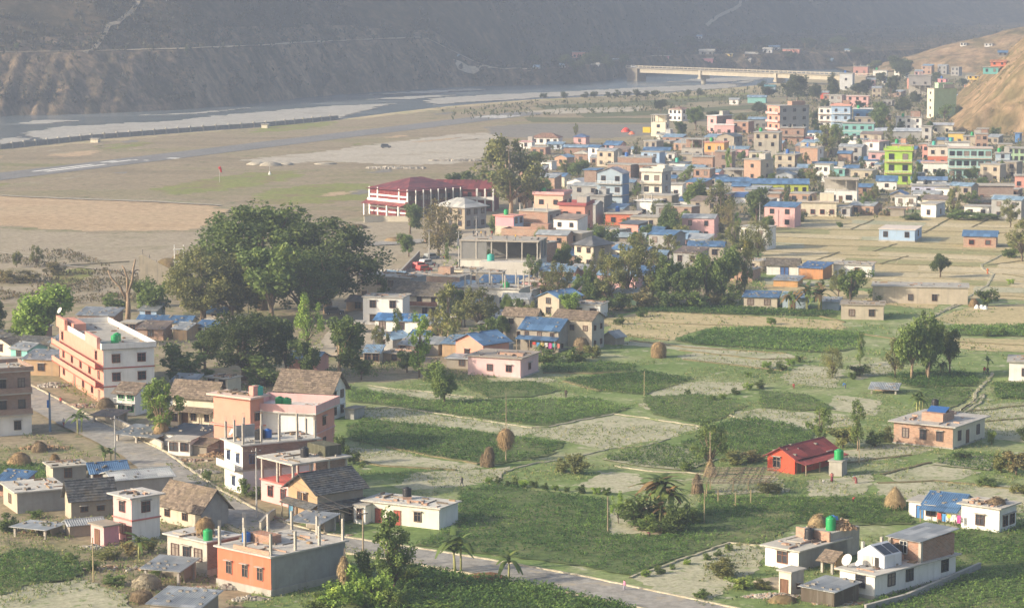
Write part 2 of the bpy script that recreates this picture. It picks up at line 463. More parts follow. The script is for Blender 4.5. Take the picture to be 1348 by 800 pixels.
M_track = ground_mat('dust_track', [(0.36, 0.315, 0.24), (0.42, 0.365, 0.28), (0.34, 0.29, 0.22)], 0.08, 0.8, None, 0.05)
M_bund_hill = ground_mat('hill_track', [(0.30, 0.25, 0.18), (0.36, 0.30, 0.22), (0.27, 0.22, 0.16)], 0.08, 0.8, None, 0.05)
pts = []
for c in np.arange(-120, 640, 8.0):
    Yv = float(yfar(c)) + float(terrace(c)) * 1.55 + 12; pts.append(((c - IMW / 2) / FOC * Yv, Yv, 0))
ribbon('road', pts, 7.0, M_track, zf=lambda x, y: hz(x, y) + 0.5, step=6)
pth = [hill_hit(*p) for p in ((112, 73), (125, 66), (135, 52), (143, 38), (155, 32), (172, 20), (181, 8), (184, -6))]
ribbon('path', pth, 2.6, M_bund_hill, zf=lambda x, y: hz(x, y) + 0.9, step=4)
pth = [hill_hit(*p) for p in ((930, 36), (945, 24), (960, 16), (974, 8), (976, -2))]
ribbon('path', pth, 2.6, M_bund_hill, zf=lambda x, y: hz(x, y) + 0.9, step=5)
pth = [hill_hit(*p) for p in ((600, 86), (640, 88), (675, 91), (700, 94))]
ribbon('path', pth, 6.0, M_track, zf=lambda x, y: hz(x, y) + 0.5, step=5)

# --- eroded slopes on the right
M_scar, t, b, N, L = _nodes('eroded_earth')
b.inputs['Roughness'].default_value = 0.95; b.inputs['Specular IOR Level'].default_value = 0.05
stk = _noise(t, _pos(t, (0.5, 0.5, 0.22)), 0.30, 6, 0.72, 0.6)
big = _noise(t, _pos(t), 0.05, 5, 0.6)
c1 = _ramp(t, stk, [(0.32, (0.12, 0.095, 0.055)), (0.48, (0.26, 0.185, 0.105)), (0.62, (0.36, 0.265, 0.16)), (0.72, (0.42, 0.34, 0.23))])
c2 = _ramp(t, big, [(0.40, (0.50, 0.55, 0.45)), (0.6, (1.05, 1.0, 1.0))])
L(_mix(t, 1.0, c1, c2, 'MULTIPLY'), b.inputs['Base Color']); _bump(t, b, stk, 0.8, 0.7)
def spur(name, x0, x1, y0, y1, nx, ny, zf, m):
    X, Y = np.meshgrid(np.linspace(x0, x1, nx), np.linspace(y0, y1, ny), indexing='ij')
    va = np.stack([X, Y, zf(X, Y)], -1); idx = np.arange(nx * ny).reshape(nx, ny)
    q = np.stack([idx[:-1, :-1], idx[1:, :-1], idx[1:, 1:], idx[:-1, 1:]], -1).reshape(-1, 4)
    return tag(newobj(name, np_mesh(name, va.reshape(-1, 3), q, m, smooth=True)), kind='structure')
def scar_z(X, Y):
    e = np.minimum(X - 0.1665 * Y + (fbm(X / 14, Y / 14, 3) - 0.45) * 10, (Y - 1165 - np.clip(262 - X, 0, 80) * 1.0) * 1.1 + (fbm(X / 10, Y / 20, 4) - 0.45) * 22)
    e = np.minimum(e, (1560 - Y) * 1.0)
    z = e * 0.92 + (fbm(X / 9, Y / 9, 4) - 0.47) * 5
    return np.clip(z, -1.0, 75 + 0.1 * z)
spur('eroded_hill', 180, 470, 1150, 1580, 120, 150, scar_z, M_scar)
def scar2_z(X, Y):
    r = np.hypot((X - 420) / 135.0, (Y - 2010) / 95.0)
    z = 36 * np.clip(1.12 - r, -0.2, 1) + (fbm(X / 25, Y / 25, 4) - 0.45) * 8
    return np.clip(z, -1.0, 60)
spur('eroded_hill', 250, 620, 1890, 2130, 90, 60, scar2_z, M_scar)

# --- haze over the valley
hx0, hx1, hy0, hy1, hz0, hz1 = -2600.0, 3600.0, -700.0, 5600.0, -8.0, 345.0
hb = MB().box(hx0, hy0, hz0, hx1, hy1, hz1)
hm = bpy.data.materials.new('valley_haze'); hm.use_nodes = True
hm.node_tree.nodes.clear()
pv = hm.node_tree.nodes.new('ShaderNodeVolumePrincipled'); ho = hm.node_tree.nodes.new('ShaderNodeOutputMaterial')
pv.inputs['Color'].default_value = (0.52, 0.62, 0.82, 1); pv.inputs['Density'].default_value = 0.00023
pv.inputs['Anisotropy'].default_value = 0.1
hm.node_tree.links.new(pv.outputs[0], ho.inputs['Volume'])
tag(hb.build('haze', hm), 'pale blue haze lying over the whole valley', 'haze', kind='stuff')

# ================================================================== the plain: airstrip, fields, roads
M_dryg = ground_mat('dry_grass', [(0.22, 0.18, 0.115), (0.29, 0.235, 0.155), (0.21, 0.20, 0.095)], 0.03, 0.4, ((0.12, 0.13, 0.05), 0.12, 0.60), aniso=(0.4, 1, 1))
M_tan = ground_mat('bare_tan_earth', [(0.40, 0.29, 0.175), (0.46, 0.34, 0.215), (0.40, 0.31, 0.19)], 0.03, 0.4, aniso=(0.4, 1, 1))
M_lime = ground_mat('green_turf', [(0.20, 0.21, 0.07), (0.22, 0.24, 0.07), (0.25, 0.20, 0.10)], 0.05, 0.5, ((0.22, 0.17, 0.10), 0.10, 0.52))
M_palegr = ground_mat('pale_gravel', [(0.36, 0.32, 0.25), (0.44, 0.40, 0.33), (0.33, 0.28, 0.20)], 0.04, 0.5)
M_dust = ground_mat('dusty_yard', [(0.31, 0.26, 0.185), (0.36, 0.305, 0.22), (0.255, 0.225, 0.14)], 0.06, 0.6, ((0.16, 0.17, 0.075), 0.2, 0.62))
M_apron = ground_mat('grey_apron', [(0.19, 0.175, 0.15), (0.22, 0.205, 0.18), (0.19, 0.17, 0.14)], 0.04, 0.5)
M_run = ground_mat('runway_asphalt', [(0.17, 0.17, 0.165), (0.21, 0.205, 0.20), (0.185, 0.18, 0.17)], 0.05, 0.6, None, 0.02, (1, 0.3, 1))
M_white = mat('paint', (0.78, 0.77, 0.73))
_zl = [0.02]
def zz():
    _zl[0] += 0.002; return _zl[0]
def px_sheet(name, pl, m, step=4, jit=0.5): return sheet(name, gp(pl), m, zz(), step * 0.45, jit * 1.3)
px_sheet('airfield_grass', [(-300, 275), (-300, 222), (0, 199), (250, 176), (445, 160), (600, 142), (700, 134), (860, 126), (870, 160), (800, 180), (700, 215), (640, 250), (480, 285), (330, 280), (290, 262), (0, 258)], M_dryg, 12, 3)
px_sheet('turf', [(198, 249), (260, 238), (330, 227), (400, 224), (385, 237), (300, 250), (230, 257)], M_lime, 5, 2.5)
px_sheet('turf', [(340, 250), (450, 241), (488, 243), (486, 262), (420, 269), (335, 268)], M_lime, 5, 2.5)
px_sheet('turf', [(330, 170), (395, 163), (440, 160), (435, 166), (380, 172), (335, 175)], M_lime, 5, 2.5)
px_sheet('gravel_yard', [(318, 211), (372, 205), (430, 199), (520, 187), (600, 177), (665, 174), (660, 192), (640, 206), (600, 216), (520, 217), (430, 212), (360, 217)], M_palegr, 5, 2.5)
px_sheet('apron', [(640, 167), (700, 163), (860, 164), (880, 176), (800, 182), (700, 182), (650, 179)], M_apron, 6, 1.5)
px_sheet('tan_field', [(-260, 262), (0, 257), (80, 261), (200, 266), (288, 271), (300, 290), (250, 303), (120, 305), (0, 297), (-260, 300)], M_tan, 5, 2)
px_sheet('dusty_yard', [(-260, 306), (0, 301), (130, 308), (255, 306), (300, 310), (250, 350), (215, 385), (140, 400), (0, 400), (-260, 420)], M_dust, 6, 2)
px_sheet('dusty_yard', [(470, 292), (560, 288), (640, 300), (700, 300), (690, 330), (620, 350), (560, 402), (480, 430), (400, 430), (440, 340)], M_dust, 4, 1.5)
px_sheet('turf', [(70, 360), (118, 350), (122, 362), (95, 374), (60, 380)], M_lime, 3, 1)
# crop strips between the river and the town
rs_ = random.Random(4)
for k_ in range(46):
    x_ = rs_.uniform(-20, 620); f_ = rs_.random(); y_ = 258 - (258 - (200 - x_ * 0.10)) * f_; w_ = rs_.uniform(14, 70); h_ = rs_.uniform(1.5, 5) * (0.5 + (y_ - 140) / 120)
    if 222 - 0.115 * x_ < y_ < 242 - 0.125 * x_ or (x_ > 300 and 195 < y_ < 222): continue
    px_sheet('grass_patch', [(x_ + w_ * 0.5 * math.cos(a) * rs_.uniform(0.7, 1.2), y_ + h_ * 0.5 * math.sin(a) * rs_.uniform(0.7, 1.2) - 0.05 * w_ * math.cos(a)) for a in [i * 0.785 for i in range(8)]], rs_.choice([M_dust, M_lime, M_ground, M_apron, M_tan]), 4, 2.0)
M_strip1 = ground_mat('far_crop', [(0.10, 0.125, 0.06), (0.13, 0.14, 0.07), (0.16, 0.15, 0.085)], 0.05, 0.5, aniso=(0.3, 1, 1))
for pl, m in (([(700, 140), (860, 132), (985, 126), (985, 131), (860, 138), (720, 145)], M_strip1), ([(640, 152), (740, 143), (850, 141), (840, 147), (740, 150)], M_palegr),
              ([(760, 150), (860, 146), (1000, 138), (1000, 143), (860, 152), (770, 155)], M_strip1), ([(690, 155), (860, 156), (1000, 147), (1000, 152), (860, 162), (700, 161)], M_strip1),
              ([(855, 133), (905, 131), (905, 138), (850, 140)], M_strip1), ([(880, 128), (985, 122), (985, 125), (885, 131)], M_lime)):
    px_sheet('field', pl, m, 8, 1)
# runway with its markings
ra, rb = Vector((-235, 845, 0)), Vector((10, 1388, 0)); rd = (rb - ra).normalized(); rn = Vector((-rd.y, rd.x, 0))
def strip(name, a, b_, o0, o1, m, z):
    p = [ra + rd * a + rn * o0, ra + rd * b_ + rn * o0, ra + rd * b_ + rn * o1, ra + rd * a + rn * o1]
    return tag(MB().add([(v.x, v.y, z) for v in p], [(3, 2, 1, 0)]).build(name, m), kind='structure')
strip('runway', 0, (rb - ra).length, -11, 9.5, M_run, zz())
zr = zz()
for a, b_, o in ((146, 186, 2.0), (148, 188, -2.4), (196, 206, 4.6), (197, 212, 1.2), (212, 214, -5), (212, 214, 0)):
    strip('runway_marking', a, b_, o - 1.0, o + 1.0, M_white, zr)
strip('runway_marking', 225, 229, -11, -6.5, M_white, zr)
for k in range(5): strip('runway_marking', 540, 565, -8 + k * 3.4, -6.4 + k * 3.4, M_white, zr)

# --- farmland
M_grass = ground_mat('field_grass', [(0.115, 0.185, 0.050), (0.19, 0.25, 0.090), (0.37, 0.36, 0.22)], 0.05, 0.9, ((0.42, 0.40, 0.29), 0.30, 0.58))
M_pale = ground_mat('pale_fallow', [(0.34, 0.34, 0.225), (0.43, 0.41, 0.29), (0.27, 0.29, 0.165)], 0.07, 1.6, ((0.20, 0.25, 0.105), 0.6, 0.56))
M_straw = ground_mat('straw_stubble', [(0.40, 0.33, 0.175), (0.47, 0.39, 0.225), (0.36, 0.32, 0.165)], 0.06, 1.0, ((0.22, 0.215, 0.10), 0.3, 0.66), aniso=(0.35, 1, 1))
M_cropg = ground_mat('crop_earth', [(0.075, 0.115, 0.038), (0.115, 0.155, 0.058), (0.20, 0.21, 0.10)], 0.12, 0.9)
px_sheet('grassland', [(300, 860), (440, 640), (440, 505), (560, 500), (700, 480), (800, 430), (830, 405), (1000, 395), (980, 330), (1010, 290), (1130, 277), (1500, 277), (1900, 420), (2000, 900)], M_grass, 6, 1.5)
PALE = [[(478, 541), (520, 538), (560, 545), (655, 558), (722, 564), (690, 575), (640, 567), (560, 561), (500, 553), (478, 549)],
        [(722, 564), (808, 547), (925, 563), (880, 578), (800, 591), (760, 585), (700, 573)],
        [(462, 590), (505, 592), (560, 603), (625, 612), (638, 616), (600, 620), (500, 615), (470, 606)],
        [(518, 641), (550, 622), (640, 618), (672, 614), (655, 633), (600, 641), (545, 646)],
        [(480, 509), (520, 512), (580, 517), (625, 524), (600, 530), (560, 526), (500, 518)],
        [(760, 640), (790, 622), (840, 624), (853, 645), (800, 651)],
        [(806, 453), (830, 449), (1035, 466), (1064, 472), (1038, 478), (1000, 476), (900, 462)],
        [(893, 469), (920, 464), (1040, 480), (1030, 488), (900, 474)],
        [(955, 546), (1000, 538), (1050, 543), (1110, 546), (1135, 560), (1060, 567), (1010, 560), (970, 553)],
        [(1098, 596), (1180, 585), (1230, 592), (1200, 600), (1115, 611)],
        [(1160, 626), (1220, 611), (1292, 622), (1260, 632), (1190, 637)],
        [(1150, 637), (1240, 634), (1420, 646), (1420, 672), (1260, 682), (1170, 665)],
        [(1245, 541), (1420, 520), (1420, 590), (1300, 577), (1258, 562)],
        [(1060, 480), (1112, 487), (1100, 511), (1040, 506), (1028, 496)],
        [(1118, 481), (1180, 476), (1175, 490), (1128, 501)],
        [(-200, 800), (-60, 785), (55, 768), (115, 764), (168, 786), (175, 850), (-200, 850)],
        [(832, 762), (960, 717), (1008, 721), (1002, 745), (965, 774), (932, 791), (880, 785)],
        [(840, 512), (920, 503), (1000, 505), (960, 520), (880, 530)],
        [(1100, 520), (1160, 528), (1150, 548), (1092, 540)], [(880, 530), (840, 532), (850, 540), (880, 543)], [(640, 498), (720, 497), (735, 503), (650, 505)], [(1060, 634), (1150, 624), (1140, 652), (1068, 655)], [(1210, 694), (1262, 690), (1240, 706), (1205, 712)], [(800, 670), (860, 668), (885, 700), (800, 706)], [(935, 632), (1020, 628), (1040, 648), (940, 652)]]
for pl in PALE: px_sheet('fallow_field', pl, M_pale, 2.5, 0.45)
STRAW = [[(795, 421), (850, 411), (1000, 417), (1112, 424), (1112, 436), (1000, 431), (930, 433), (882, 449), (808, 441)],
         [(1000, 291), (1120, 281), (1500, 281), (1500, 400), (1250, 393), (1130, 374), (1005, 350)],
         [(1226, 421), (1280, 404), (1500, 394), (1500, 431), (1262, 429)], [(1000, 372), (1100, 380), (1240, 396), (1230, 408), (1120, 398), (1010, 384)],
         [(1180, 447), (1280, 446), (1500, 452), (1500, 470), (1280, 462)]]
for pl in STRAW: px_sheet('stubble_field', pl, M_straw, 3, 0.5)
M_straw2 = ground_mat('pale_stubble', [(0.47, 0.40, 0.25), (0.54, 0.46, 0.30), (0.42, 0.37, 0.22)], 0.06, 1.0, None, 0.12, (0.35, 1, 1))
M_straw3 = ground_mat('green_stubble', [(0.26, 0.26, 0.12), (0.32, 0.30, 0.15), (0.22, 0.245, 0.10)], 0.06, 1.0, None, 0.12, (0.35, 1, 1))
rs_ = random.Random(21); yy = 286.0
while yy < 372:
    hh_ = 3.2 + yy * 0.012 * rs_.uniform(0.7, 1.4); x_ = 1004.0
    while x_ < 1348:
        w_ = rs_.uniform(50, 150); x2 = min(x_ + w_, 1400); k_ = 0.035 * (x_ - 1000)
        if rs_.random() < 0.62: px_sheet('stubble_field', [(x_, yy + k_), (x2 - 2, yy + k_ + 0.035 * w_), (x2 - 4, yy + k_ + 0.035 * w_ + hh_ * 0.8), (x_ - 2, yy + k_ + hh_ * 0.8)], rs_.choice([M_straw2, M_straw2, M_straw3, M_pale]), 4, 0.35)
        x_ = x2
    yy += hh_

CROP = [  # polygon, plants per square metre, plant height, leaf size
 ([(545, 719), (600, 692), (606, 648), (650, 638), (700, 645), (800, 660), (800, 706), (870, 706), (905, 690), (925, 655), (1062, 655), (1048, 690), (1008, 719), (960, 714), (890, 737), (832, 759), (740, 743), (640, 731)], 2.7, 0.42, 0.30, 'dark leafy crop filling the wide field beside the road'),
 ([(455, 562), (480, 553), (560, 561), (650, 572), (745, 584), (725, 600), (660, 612), (630, 611), (560, 600), (510, 590), (460, 580)], 3.0, 0.42, 0.30, 'dark leafy crop around the round haystack on a pole'),
 ([(458, 510), (500, 518), (560, 527), (650, 528), (780, 525), (830, 538), (808, 545), (770, 551), (722, 562), (660, 555), (600, 547), (520, 536), (460, 530)], 3.0, 0.42, 0.30, 'green crop strip behind the long pale bund'),
 ([(742, 502), (800, 494), (850, 490), (912, 500), (850, 521), (790, 515)], 3.2, 0.42, 0.30, 'green crop plot right of the standing person'),
 ([(712, 483), (760, 476), (838, 482), (835, 490), (780, 492), (715, 490)], 3.2, 0.5, 0.34, 'dark crop plot right of the pale pink house'),
 ([(888, 450), (940, 434), (1020, 432), (1130, 440), (1128, 460), (1090, 466), (1000, 460), (920, 455)], 2.6, 0.5, 0.40, 'bright green crop plot in the pale middle fields'),
 ([(950, 558), (985, 550), (1040, 560), (1072, 570), (1065, 584), (1010, 600), (950, 602), (895, 586)], 3.2, 0.42, 0.30, 'green crop plot behind the red roofed house'),
 ([(1052, 658), (1130, 655), (1200, 662), (1200, 692), (1100, 692), (1042, 690)], 3.2, 0.42, 0.30, 'green crop plot behind the rooftop wood pile'),
 ([(1205, 722), (1262, 700), (1420, 688), (1420, 830), (1090, 830), (1180, 772), (1262, 760)], 2.8, 0.42, 0.30, 'green crop in the bottom right corner'),
 ([(1168, 496), (1240, 487), (1290, 497), (1285, 510), (1200, 511)], 3.2, 0.6, 0.36, 'green crop under the tall spreading trees'),
 ([(1308, 506), (1420, 504), (1420, 527), (1312, 526)], 2.6, 0.45, 0.36, 'green crop before the white house at the right edge'),
 ([(1238, 431), (1420, 428), (1420, 446), (1250, 442)], 2.2, 0.5, 0.42, 'far green crop strip at the right edge'),
 ([(-120, 750), (0, 733), (40, 723), (95, 739), (110, 751), (98, 764), (40, 771), (0, 785), (-120, 800)], 3.2, 0.45, 0.32, 'green crop plot in the lower left corner'),
 ([(512, 763), (545, 750), (620, 764), (700, 772), (765, 787), (835, 805), (860, 840), (490, 840), (485, 792)], 4.6, 0.85, 0.42, 'tall dark maize below the road'),
 ([(-60, 612), (55, 613), (62, 632), (-60, 642)], 3.5, 0.5, 0.3, 'green crop behind the grey flat roofed shed'),
 ([(818, 411), (880, 402), (960, 405), (1100, 412), (1100, 418), (900, 413)], 2.0, 0.45, 0.45, 'thin green strip below the trees'),
 ([(845, 524), (920, 520), (985, 535), (950, 552), (925, 560), (860, 547)], 2.0, 0.30, 0.26, 'low green plot behind the wide pale plot'),
 ([(1000, 515), (1060, 520), (1100, 540), (1050, 542), (1000, 537)], 2.0, 0.30, 0.26, 'low green plot above the pale strip near the red roof'),
 ([(600, 505), (700, 503), (740, 515), (700, 524), (640, 524)], 2.0, 0.30, 0.26, 'low green plot in front of the pale pink house'),
 ([(1215, 512), (1280, 512), (1270, 530), (1240, 545), (1200, 535)], 2.0, 0.30, 0.26, 'low green plot behind the brick house')]
def in_poly(x, y, P):
    r = np.zeros(len(x), bool); j = len(P) - 1
    for i in range(len(P)):
        xi, yi, xj, yj = P[i][0], P[i][1], P[j][0], P[j][1]
        cond = ((yi > y) != (yj > y)) & (x < (xj - xi) * (y - yi) / (yj - yi + 1e-12) + xi)
        r ^= cond; j = i
    return r
def scatter(P, dens, rows=None):
    xs = [p[0] for p in P]; ys = [p[1] for p in P]
    A = (max(xs) - min(xs)) * (max(ys) - min(ys)); n = int(A * dens)
    x = rng.uniform(min(xs), max(xs), n); y = rng.uniform(min(ys), max(ys), n)
    if rows:
        w, ang = rows; ca, sa = math.cos(ang), math.sin(ang)
        u = x * ca + y * sa; v = -x * sa + y * ca
        v = np.round(v / w) * w + rng.normal(0, 0.13 * w, n)
        x = u * ca - v * sa; y = u * sa + v * ca
    k = in_poly(x, y, P); return x[k], y[k]
def leaf_cloud(cx, cy, cz, nl, hgt, size, spread, up=0.5):
    """nl leaf diamonds at every plant"""
    n = len(cx) * nl
    px_ = np.repeat(cx, nl); py_ = np.repeat(cy, nl); pz_ = np.repeat(cz, nl)
    a = rng.uniform(0, 2 * np.pi, n); h = rng.uniform(0.25, 1.0, n) * hgt * rng.uniform(0.75, 1.25, n)
    r = rng.uniform(0.1, 1, n) * spread
    s = size * rng.uniform(0.6, 1.25, n); tilt = rng.uniform(-0.3, up + 0.5, n)
    dx, dy = np.cos(a), np.sin(a)
    c = np.stack([px_ + dx * r, py_ + dy * r, pz_ + h], -1)
    e1 = np.stack([dx * np.cos(tilt), dy * np.cos(tilt), np.sin(tilt)], -1) * s[:, None]
    e2 = np.stack([-dy, dx, rng.uniform(-0.35, 0.35, n)], -1) * (s * 0.52)[:, None]
    v = np.stack([c - e1 * 0.5, c + e2 * 0.5, c + e1 * 0.5, c - e2 * 0.5], 1).reshape(-1, 3)
    return v, np.arange(n * 4).reshape(-1, 4)
LEAFM = [mat('leaf', c) for c in ((0.070, 0.145, 0.036), (0.125, 0.225, 0.050), (0.205, 0.32, 0.085))]
for ci, (pl, dens, hgt, lsz, lab) in enumerate(CROP):
    P = gp(pl); sheet('crop_field', P, M_cropg, zz(), 1.2, 0.5); dens *= 1.55
    x, y = scatter(P, dens, ((0.8, 1.5, 1.1)[ci % 3], 0.45 if len(lab) % 2 else -0.55))
    patch = fbm(x / 7, y / 7, 3)
    k = rng.random(len(x)) < np.clip((patch - 0.14) * 4.0, 0.18, 1); x, y = x[k], y[k]; patch = patch[k]
    v, q = leaf_cloud(x, y, np.full(len(x), _zl[0]), 6, hgt, lsz, lsz * 0.9)
    mi = np.clip(np.floor(np.repeat(fbm(x / 16 + 9, y / 16, 3), 6) * 4.2 - 0.85 + (ci % 3) * 0.25 + rng.normal(0, 0.65, len(q))).astype(int), 0, 2)
    tag(newobj('crop', np_mesh('crop', v, q, LEAFM, mi)), lab, 'crop', kind='stuff')
# vegetable rows with pale gaps between them
for pl, lab, ang in (([(792, 606), (830, 596), (872, 586), (905, 592), (945, 606), (905, 621), (850, 616)], 'patchy vegetable rows left of the cone haystack', -0.35),
                     ([(1225, 613), (1258, 597), (1312, 603), (1302, 621)], 'vegetable rows between pale strips before the brick house', -0.75)):
    P = gp(pl); sheet('vegetable_field', P, M_pale, zz(), 2.5, 0.3)
    x, y = scatter(P, 7, (1.9, ang))
    v, q = leaf_cloud(x, y, np.full(len(x), _zl[0]), 5, 0.4, 0.3, 0.3)
    tag(newobj('vegetable_rows', np_mesh('vegetable_rows', v, q, LEAFM, rng.integers(0, 3, len(q)))), lab, 'crop', kind='stuff')
# loose grass over the farmland and in the yards
def grass(P, dens, hgt, size, lab, mats, thr=0.42, nl=4):
    x, y = scatter(P, dens); k = fbm(x / 9 + 3, y / 9, 4) > thr; x, y = x[k], y[k]
    v, q = leaf_cloud(x, y, np.zeros(len(x)) + 0.12, nl, hgt, size, size, 1.2)
    tag(newobj('grass', np_mesh('grass', v, q, mats, rng.integers(0, len(mats), len(q)))), lab, 'grass', kind='stuff')
GRM = [mat('leaf', c) for c in ((0.14, 0.215, 0.06), (0.21, 0.27, 0.095), (0.32, 0.30, 0.16))]
grass(gp([(460, 700), (470, 500), (720, 480), (1000, 470), (1348, 500), (1348, 700), (900, 690), (820, 660), (640, 640), (560, 660)]), 2.2, 0.26, 0.26, 'loose green grass between the field plots', GRM)
grass(gp([(0, 700), (100, 650), (300, 690), (560, 740), (560, 800), (0, 800)]), 2.4, 0.32, 0.30, 'rough grass around the houses below the road', GRM, 0.36)
grass(gp([(0, 560), (60, 575), (150, 610), (210, 645), (120, 640), (0, 640)]), 2.0, 0.35, 0.32, 'rough weeds on the left roadside', GRM, 0.44)
grass(gp([(-40, 332), (90, 330), (200, 370), (190, 400), (60, 400), (-40, 396)]), 0.9, 0.7, 0.6, 'dry brown weeds on the dusty ground at left', [mat('leaf', (0.16, 0.13, 0.07)), mat('leaf', (0.13, 0.14, 0.06)), mat('leaf', (0.22, 0.17, 0.09))], 0.45)
grass(gp([(440, 520), (400, 480), (520, 470), (600, 490), (700, 500), (640, 505), (500, 505)]), 3.0, 0.45, 0.36, 'green weeds below the dark trees', GRM, 0.38)
grass(gp([(780, 410), (800, 380), (900, 330), (1000, 300), (1010, 400), (900, 405)]), 0.9, 0.6, 0.5, 'weeds under the garden trees', GRM, 0.42)
grass(gp([(690, 200), (860, 185), (1000, 150), (1130, 100), (1300, 110), (1348, 200), (1348, 285), (1000, 292), (860, 300), (720, 290)]), 0.05, 1.6, 1.3, 'weeds and low scrub between the town houses', [mat('leaf', (0.10, 0.13, 0.05)), mat('leaf', (0.15, 0.16, 0.07)), mat('leaf', (0.20, 0.17, 0.09))], 0.36, 7)
grass(gp([(560, 146), (700, 136), (1000, 116), (1060, 110), (1060, 122), (1000, 136), (860, 150), (700, 156), (600, 160)]), 0.02, 1.6, 1.4, 'weeds along the river fields', [mat('leaf', (0.08, 0.10, 0.045)), mat('leaf', (0.12, 0.125, 0.06))], 0.40, 7)
grass(gp([(560, 420), (560, 340), (700, 290), (860, 300), (960, 330), (800, 420), (700, 450), (600, 450)]), 0.25, 0.9, 0.7, 'weeds between the houses of the middle town', GRM, 0.40, 5)
grass(gp([(60, 500), (200, 430), (420, 430), (440, 520), (330, 520), (230, 500), (120, 540)]), 0.8, 0.6, 0.45, 'weeds between the old houses at left', GRM, 0.46)
grass(gp([(880, 760), (1010, 700), (1160, 690), (1348, 660), (1348, 700), (1200, 780), (1100, 800), (920, 800)]), 2.0, 0.3, 0.30, 'rough grass around the white houses at lower right', GRM, 0.46)
grass(gp([(800, 400), (1000, 390), (1348, 400), (1348, 500), (1000, 470), (800, 470)]), 0.5, 0.35, 0.42, 'thin grass over the far stubble plots', GRM, 0.50)
grass(gp([(215, 612), (300, 612), (345, 640), (400, 690), (330, 690), (260, 640)]), 3.0, 0.32, 0.3, 'grass on the verge right of the road', GRM, 0.42)

# --- roads
RC = [(-40, 486), (20, 513), (62, 536), (105, 559), (150, 580), (188, 599), (220, 623), (255, 648), (300, 673), (345, 695), (400, 710), (460, 720), (545, 733), (640, 749), (740, 767), (830, 786), (905, 802), (1000, 822)]
rpts = [Vector((p.x, p.y, 0)) for p in gp(RC)]
ribbon('road', rpts, 6.6, M_road, zz() + 0.02, step=1.5, jit=0.12)
M_kerb = ground_mat('kerb_stone', [(0.42, 0.375, 0.27), (0.50, 0.45, 0.33), (0.38, 0.33, 0.23)], 0.3, 1.2, None, 0.05)
def offset(pts, d):
    out = []
    for i, p in enumerate(pts):
        t = (pts[min(i + 1, len(pts) - 1)] - pts[max(i - 1, 0)]).normalized(); out.append(p + Vector((-t.y, t.x, 0)) * d)
    return out
ribbon('kerb', offset(rpts, 3.75), 0.45, M_kerb, 0.0, 0.36, 1.2, 0.14)
ribbon('kerb', offset(rpts[7:], -3.75), 0.5, M_kerb, 0.0, 0.34, 1.5, 0.12)
st_pts = [Vector((p.x, p.y, 0)) for p in gp([(440, 470), (480, 425), (520, 395), (552, 365), (588, 335), (625, 312), (680, 297), (720, 292)])]
ribbon('road', st_pts, 11.0, M_track, zz() + 0.01, step=4, jit=0.5)
ribbon('road', gp([(430, 320), (490, 322), (560, 318), (610, 316)]), 9.0, M_road, zz() + 0.01, step=5)
ribbon('path', gp([(0, 333), (60, 344), (95, 352), (140, 356), (180, 360)]), 1.6, M_track, zz(), step=3, jit=0.2)
ribbon('path', gp([(0, 258), (80, 262), (200, 266), (290, 271)]), 2.6, M_palegr, zz(), step=5, jit=0.6)

# --- bunds and water channels between the plots
M_bund = ground_mat('bund_earth', [(0.34, 0.31, 0.22), (0.42, 0.385, 0.28), (0.27, 0.26, 0.16)], 0.25, 1.2, ((0.17, 0.21, 0.08), 0.4, 0.54), 0.08)
M_dbund = ground_mat('dark_bund_earth', [(0.16, 0.14, 0.075), (0.20, 0.17, 0.095), (0.12, 0.135, 0.055)], 0.3, 1.2, None, 0.08)
for pl, w, h in (([(478, 540), (512, 537), (555, 542), (600, 549), (660, 558), (700, 564), (722, 563), (770, 553), (808, 546), (850, 551), (925, 563)], 1.0, 0.4),
                 ([(655, 634), (664, 622), (700, 612), (735, 606)], 0.9, 0.35), ([(745, 606), (800, 592), (850, 588), (882, 578)], 0.7, 0.3),
                 ([(1258, 552), (1290, 532), (1296, 520), (1284, 528), (1262, 545)], 1.0, 0.5), ([(1225, 556), (1262, 545), (1282, 530), (1284, 518), (1300, 503), (1306, 492)], 1.2, 0.5),
                 ([(1236, 412), (1268, 396), (1300, 376), (1308, 362), (1295, 356), (1292, 350), (1320, 336)], 1.3, 0.5), ([(1210, 428), (1240, 412), (1268, 400)], 1.2, 0.4),
                 ([(485, 508), (510, 512), (560, 516), (625, 524)], 0.8, 0.3), ([(810, 615), (860, 622), (905, 623), (930, 626)], 0.9, 0.4),
                 ([(960, 547), (1000, 560), (1060, 567), (1110, 553)], 0.7, 0.3), ([(830, 762), (900, 737), (960, 716), (1005, 720)], 0.9, 0.5)):
    ribbon('bund', gp(pl), w * 0.55, M_bund, 0.15, h * 0.35, 1.2, 0.25)
